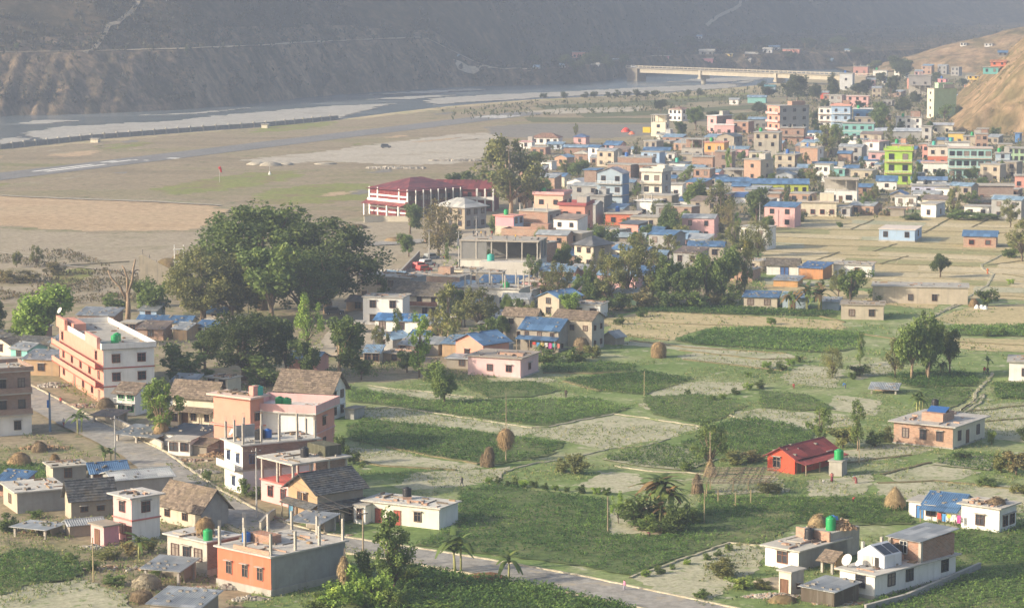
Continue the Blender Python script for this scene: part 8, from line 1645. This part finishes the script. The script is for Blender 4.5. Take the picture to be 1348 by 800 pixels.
def bike(label, x, y, rz, c_):
    o = empty('motorcycle', G(x, y), rz, label, 'motorcycle', 'motorcycles on the street')
    for px in (-0.6, 0.6): t_ = newobj('tyre', wheel_m, o, (px, 0, 0.3)); t_.scale = (0.82, 0.5, 0.82)
    MB().tube([(-0.5, 0, 0.55), (0.1, 0, 0.75), (0.5, 0, 0.8)], [0.12, 0.18, 0.1], 8).build('tank', mat('plastic', c_), o); MB().box(-0.65, -0.13, 0.72, 0.05, 0.13, 0.84).build('seat', TYRE, o); MB().tube([(0.45, -0.32, 1.05), (0.45, 0.32, 1.05)], 0.03, 5).build('handlebar', IRON, o); MB().tube([(0.6, 0, 0.3), (0.45, 0, 1.05)], 0.04, 5).build('fork', IRON, o)
for k, (x, y) in enumerate(((548, 361), (566, 362), (572, 352), (576, 338), (586, 342))): bike(('red motorcycle at the low end of the street wall', 'black motorcycle in the middle of the dusty street', 'red motorcycle behind the white jeep', 'dark motorcycle near the street corner', 'red motorcycle under the brown half bare tree')[k], x, y, 0.7 + k * 0.4, ((0.5, 0.05, 0.05), (0.05, 0.05, 0.05))[k % 2])

# --- windsock and airfield marks
P = G(289, 240); k = 1 / scl(P); o = empty('windsock', P, 0.4, 'red windsock on a pole beside the runway', 'windsock'); MB().tube([(0, 0, 0), (0, 0, 20 * k)], 0.08, 6).build('mast', PGR, o); MB().tube([(0, 0, 20 * k), (0.5, 0, 17 * k), (0.7, 0, 13 * k)], [0.5, 0.42, 0.22], 10).build('sock', mat('plain', (0.62, 0.03, 0.03)), o)
P = G(355, 230); o = empty('white_marker', P, 0, 'small white marker cone near the gravel heaps', 'marker'); MB().lathe([(0.6, 0), (0.15, 1.3)], 10).build('cone', mm(W_), o); MB().tube([(0, 0, 1.3), (0, 0, 4.5)], 0.07, 5).build('mast', PGR, o)
o = mound('tarpaulin', 'red tarpaulin heap beside the yellow container', 824, 174, 12, 6, mat('plastic', (0.60, 0.07, 0.05)), 10, None, cat='tarpaulin'); o = mound('tarpaulin', 'orange tarpaulin heap right of the red one', 832, 177, 8, 4, mat('plastic', (0.60, 0.16, 0.08)), 10, None, cat='tarpaulin')
# goal like steel frame behind the big tree group
P = G(236, 358); k = 1 / scl(P); o = empty('steel_frame', P, 0.1, 'white steel frame standing behind the retaining wall', 'frame')
for x0 in (-6, 6): MB().tube([(x0 * k, 0, 0), (x0 * k, 0, 36 * k)], 0.10, 6).build('upright', mm(W_), o)
for z in (14, 30): MB().tube([(-8 * k, 0, z * k), (7 * k, 0, z * k)], 0.10, 6).build('crossbar', mm(W_), o)

# ================================================================== people
def person(label, x, y, top, leg, hair=(0.02, 0.015, 0.012), pose='stand', rz=0.0, h=1.62, p=None, skirt=False):
    vs = [(0, 0, 0.95), (0, 0, 1.15), (0, 0, 1.36), (0, 0, 1.46), (0, 0.02, 1.60),                                   # pelvis, waist, chest, neck, head
          (-0.10, 0, 0.90), (-0.11, 0.03, 0.50), (-0.11, -0.02, 0.08), (-0.11, 0.13, 0.03), (0.10, 0, 0.90), (0.11, 0.03, 0.50), (0.11, -0.02, 0.08), (0.11, 0.13, 0.03),
          (-0.20, 0, 1.37), (-0.26, -0.02, 1.10), (-0.25, 0.08, 0.86), (0.20, 0, 1.37), (0.26, -0.02, 1.10), (0.25, 0.08, 0.86)]
    if pose == 'walk':
        for i, dy in ((6, 0.16), (7, 0.22), (8, 0.36), (10, -0.08), (11, -0.30), (12, -0.18), (15, -0.12), (18, 0.22)): vs[i] = (vs[i][0], dy, vs[i][2])
    if pose == 'bend':
        for i in (1, 2, 3, 4, 13, 14, 15, 16, 17, 18):
            x0, y0, z0 = vs[i]; dz = z0 - 0.95; a = 1.25; vs[i] = (x0, dz * math.sin(a) + y0 * math.cos(a), 0.95 + dz * math.cos(a) - y0 * math.sin(a) * 0.3)
        for i in (15, 18): vs[i] = (vs[i][0] * 0.6, 0.45, 0.42)
        for i in (14, 17): vs[i] = (vs[i][0] * 0.8, 0.45, 0.75)
    es = [(0, 1), (1, 2), (2, 3), (3, 4), (0, 5), (5, 6), (6, 7), (7, 8), (0, 9), (9, 10), (10, 11), (11, 12), (2, 13), (13, 14), (14, 15), (2, 16), (16, 17), (17, 18)]
    rd_ = [0.15, 0.135, 0.16, 0.06, 0.105, 0.10, 0.07, 0.05, 0.04, 0.10, 0.07, 0.05, 0.04, 0.07, 0.05, 0.038, 0.07, 0.05, 0.038]
    me = bpy.data.meshes.new('person'); me.from_pydata(vs, es, []); o = bpy.data.objects.new('person_build', me); COL.objects.link(o)
    sm = o.modifiers.new('skin', 'SKIN'); sb = o.modifiers.new('sub', 'SUBSURF'); sb.levels = sb.render_levels = 1
    for i, r_ in enumerate(rd_): me.skin_vertices[0].data[i].radius = (r_, r_)
    me.skin_vertices[0].data[0].use_root = True
    dg = bpy.context.evaluated_depsgraph_get(); m2 = bpy.data.meshes.new_from_object(o.evaluated_get(dg)); bpy.data.objects.remove(o)
    m2.name = 'person'; m2.materials.clear()
    for c_ in (top, leg, (0.22, 0.12, 0.08), hair): m2.materials.append(mat('plain', c_))
    hd, ha, hb = Vector(vs[4]), Vector(vs[15]), Vector(vs[18])
    for f in m2.polygons:
        c = f.center
        if (c - hd).length < 0.19: f.material_index = 3 if (c.z > hd.z + 0.03 or c.y < hd.y - 0.03) else 2
        elif min((c - ha).length, (c - hb).length) < 0.12 or c.z < 0.09: f.material_index = 2
        elif c.z < (0.93 if not skirt else 1.0) and abs(c.x) < 0.22 and c.y < 0.42: f.material_index = 1
        f.use_smooth = True
    P = p or G(x, y); s = h / 1.70
    ob = newobj('person', m2, None, P, rz); ob.scale = (s, s, s)
    tag(ob, label, 'person', 'people about the fields and streets')
    if skirt:
        sk = MB().lathe([(0.23, 0.14), (0.20, 0.55), (0.17, 0.92), (0.15, 0.98)], 12).build('skirt', mat('plain', leg), ob)
person('person in a pink top walking along the road', 822, 779, (0.68, 0.25, 0.38), (0.30, 0.28, 0.34), pose='walk', rz=1.9); person('person in dark clothes standing in the middle crop', 745, 524, (0.10, 0.07, 0.06), (0.07, 0.05, 0.05)); person('person walking on the pale path behind the white house', 608, 641, (0.25, 0.22, 0.20), (0.08, 0.08, 0.09), pose='walk', rz=0.8)
person('person in a dark red wrap standing by the pump house', 1095, 635, (0.45, 0.16, 0.14), (0.20, 0.04, 0.06), skirt=True); person('person with a blue headscarf bending over the plot', 1127, 637, (0.30, 0.10, 0.08), (0.22, 0.07, 0.07), (0.15, 0.45, 0.60), 'bend', 0.9, skirt=True); person('person in red crouching low behind the rooftop wood', 1123, 662, (0.45, 0.06, 0.06), (0.2, 0.05, 0.06), pose='bend', rz=-0.7, h=1.2)
person('person in orange walking on the stone lined path', 1300, 361, (0.62, 0.18, 0.05), (0.45, 0.12, 0.05), skirt=True); person('person in a red top on the winding path', 1296, 493, (0.40, 0.05, 0.06), (0.05, 0.05, 0.08), pose='walk', rz=0.2); person('person in black walking behind the red top', 1300, 494, (0.03, 0.03, 0.04), (0.05, 0.05, 0.07), pose='walk', rz=0.2)
person('person in red resting by the field edge', 1045, 512, (0.40, 0.05, 0.05), (0.25, 0.05, 0.05), pose='bend', h=1.3); person('person in blue working by the brick shelter', 1113, 512, (0.06, 0.20, 0.50), (0.10, 0.10, 0.15), pose='bend', rz=1.2); person('person in white and red standing on the left roadside', 84, 562, (0.62, 0.58, 0.55), (0.4, 0.08, 0.08), rz=1.0); person('person in a red shirt at the apartment building site', 80, 534, (0.5, 0.07, 0.06), (0.08, 0.08, 0.1))
person('person in maroon crouching at the mound in the crop', 855, 708, (0.16, 0.05, 0.06), (0.10, 0.05, 0.05), pose='bend', rz=0.5, h=1.2); person('person standing in the dusty street', 577, 356, (0.10, 0.10, 0.12), (0.07, 0.07, 0.09)); person('person seated by the pale pile near the plot', 1084, 638, (0.55, 0.52, 0.50), (0.3, 0.3, 0.3), pose='bend', h=1.0)
top_ = cs_.zr
for k, (u, v, c_, lab) in enumerate(((0.08, 0.7, (0.05, 0.05, 0.06), 'leftmost worker on the unfinished roof, in black'), (0.13, 0.72, (0.6, 0.6, 0.58), 'worker in white on the unfinished roof'), (0.18, 0.7, (0.5, 0.32, 0.05), 'worker in yellow on the left of the unfinished roof'), (0.23, 0.74, (0.12, 0.12, 0.14), 'worker in grey on the unfinished roof'), (0.31, 0.8, (0.5, 0.05, 0.06), 'worker in red on the unfinished roof'), (0.70, 0.1, (0.62, 0.42, 0.04), 'worker in bright yellow at the front of the unfinished roof'))):
    person(lab, 0, 0, c_, (0.08, 0.08, 0.10), p=cs_.P(u, v), rz=k)
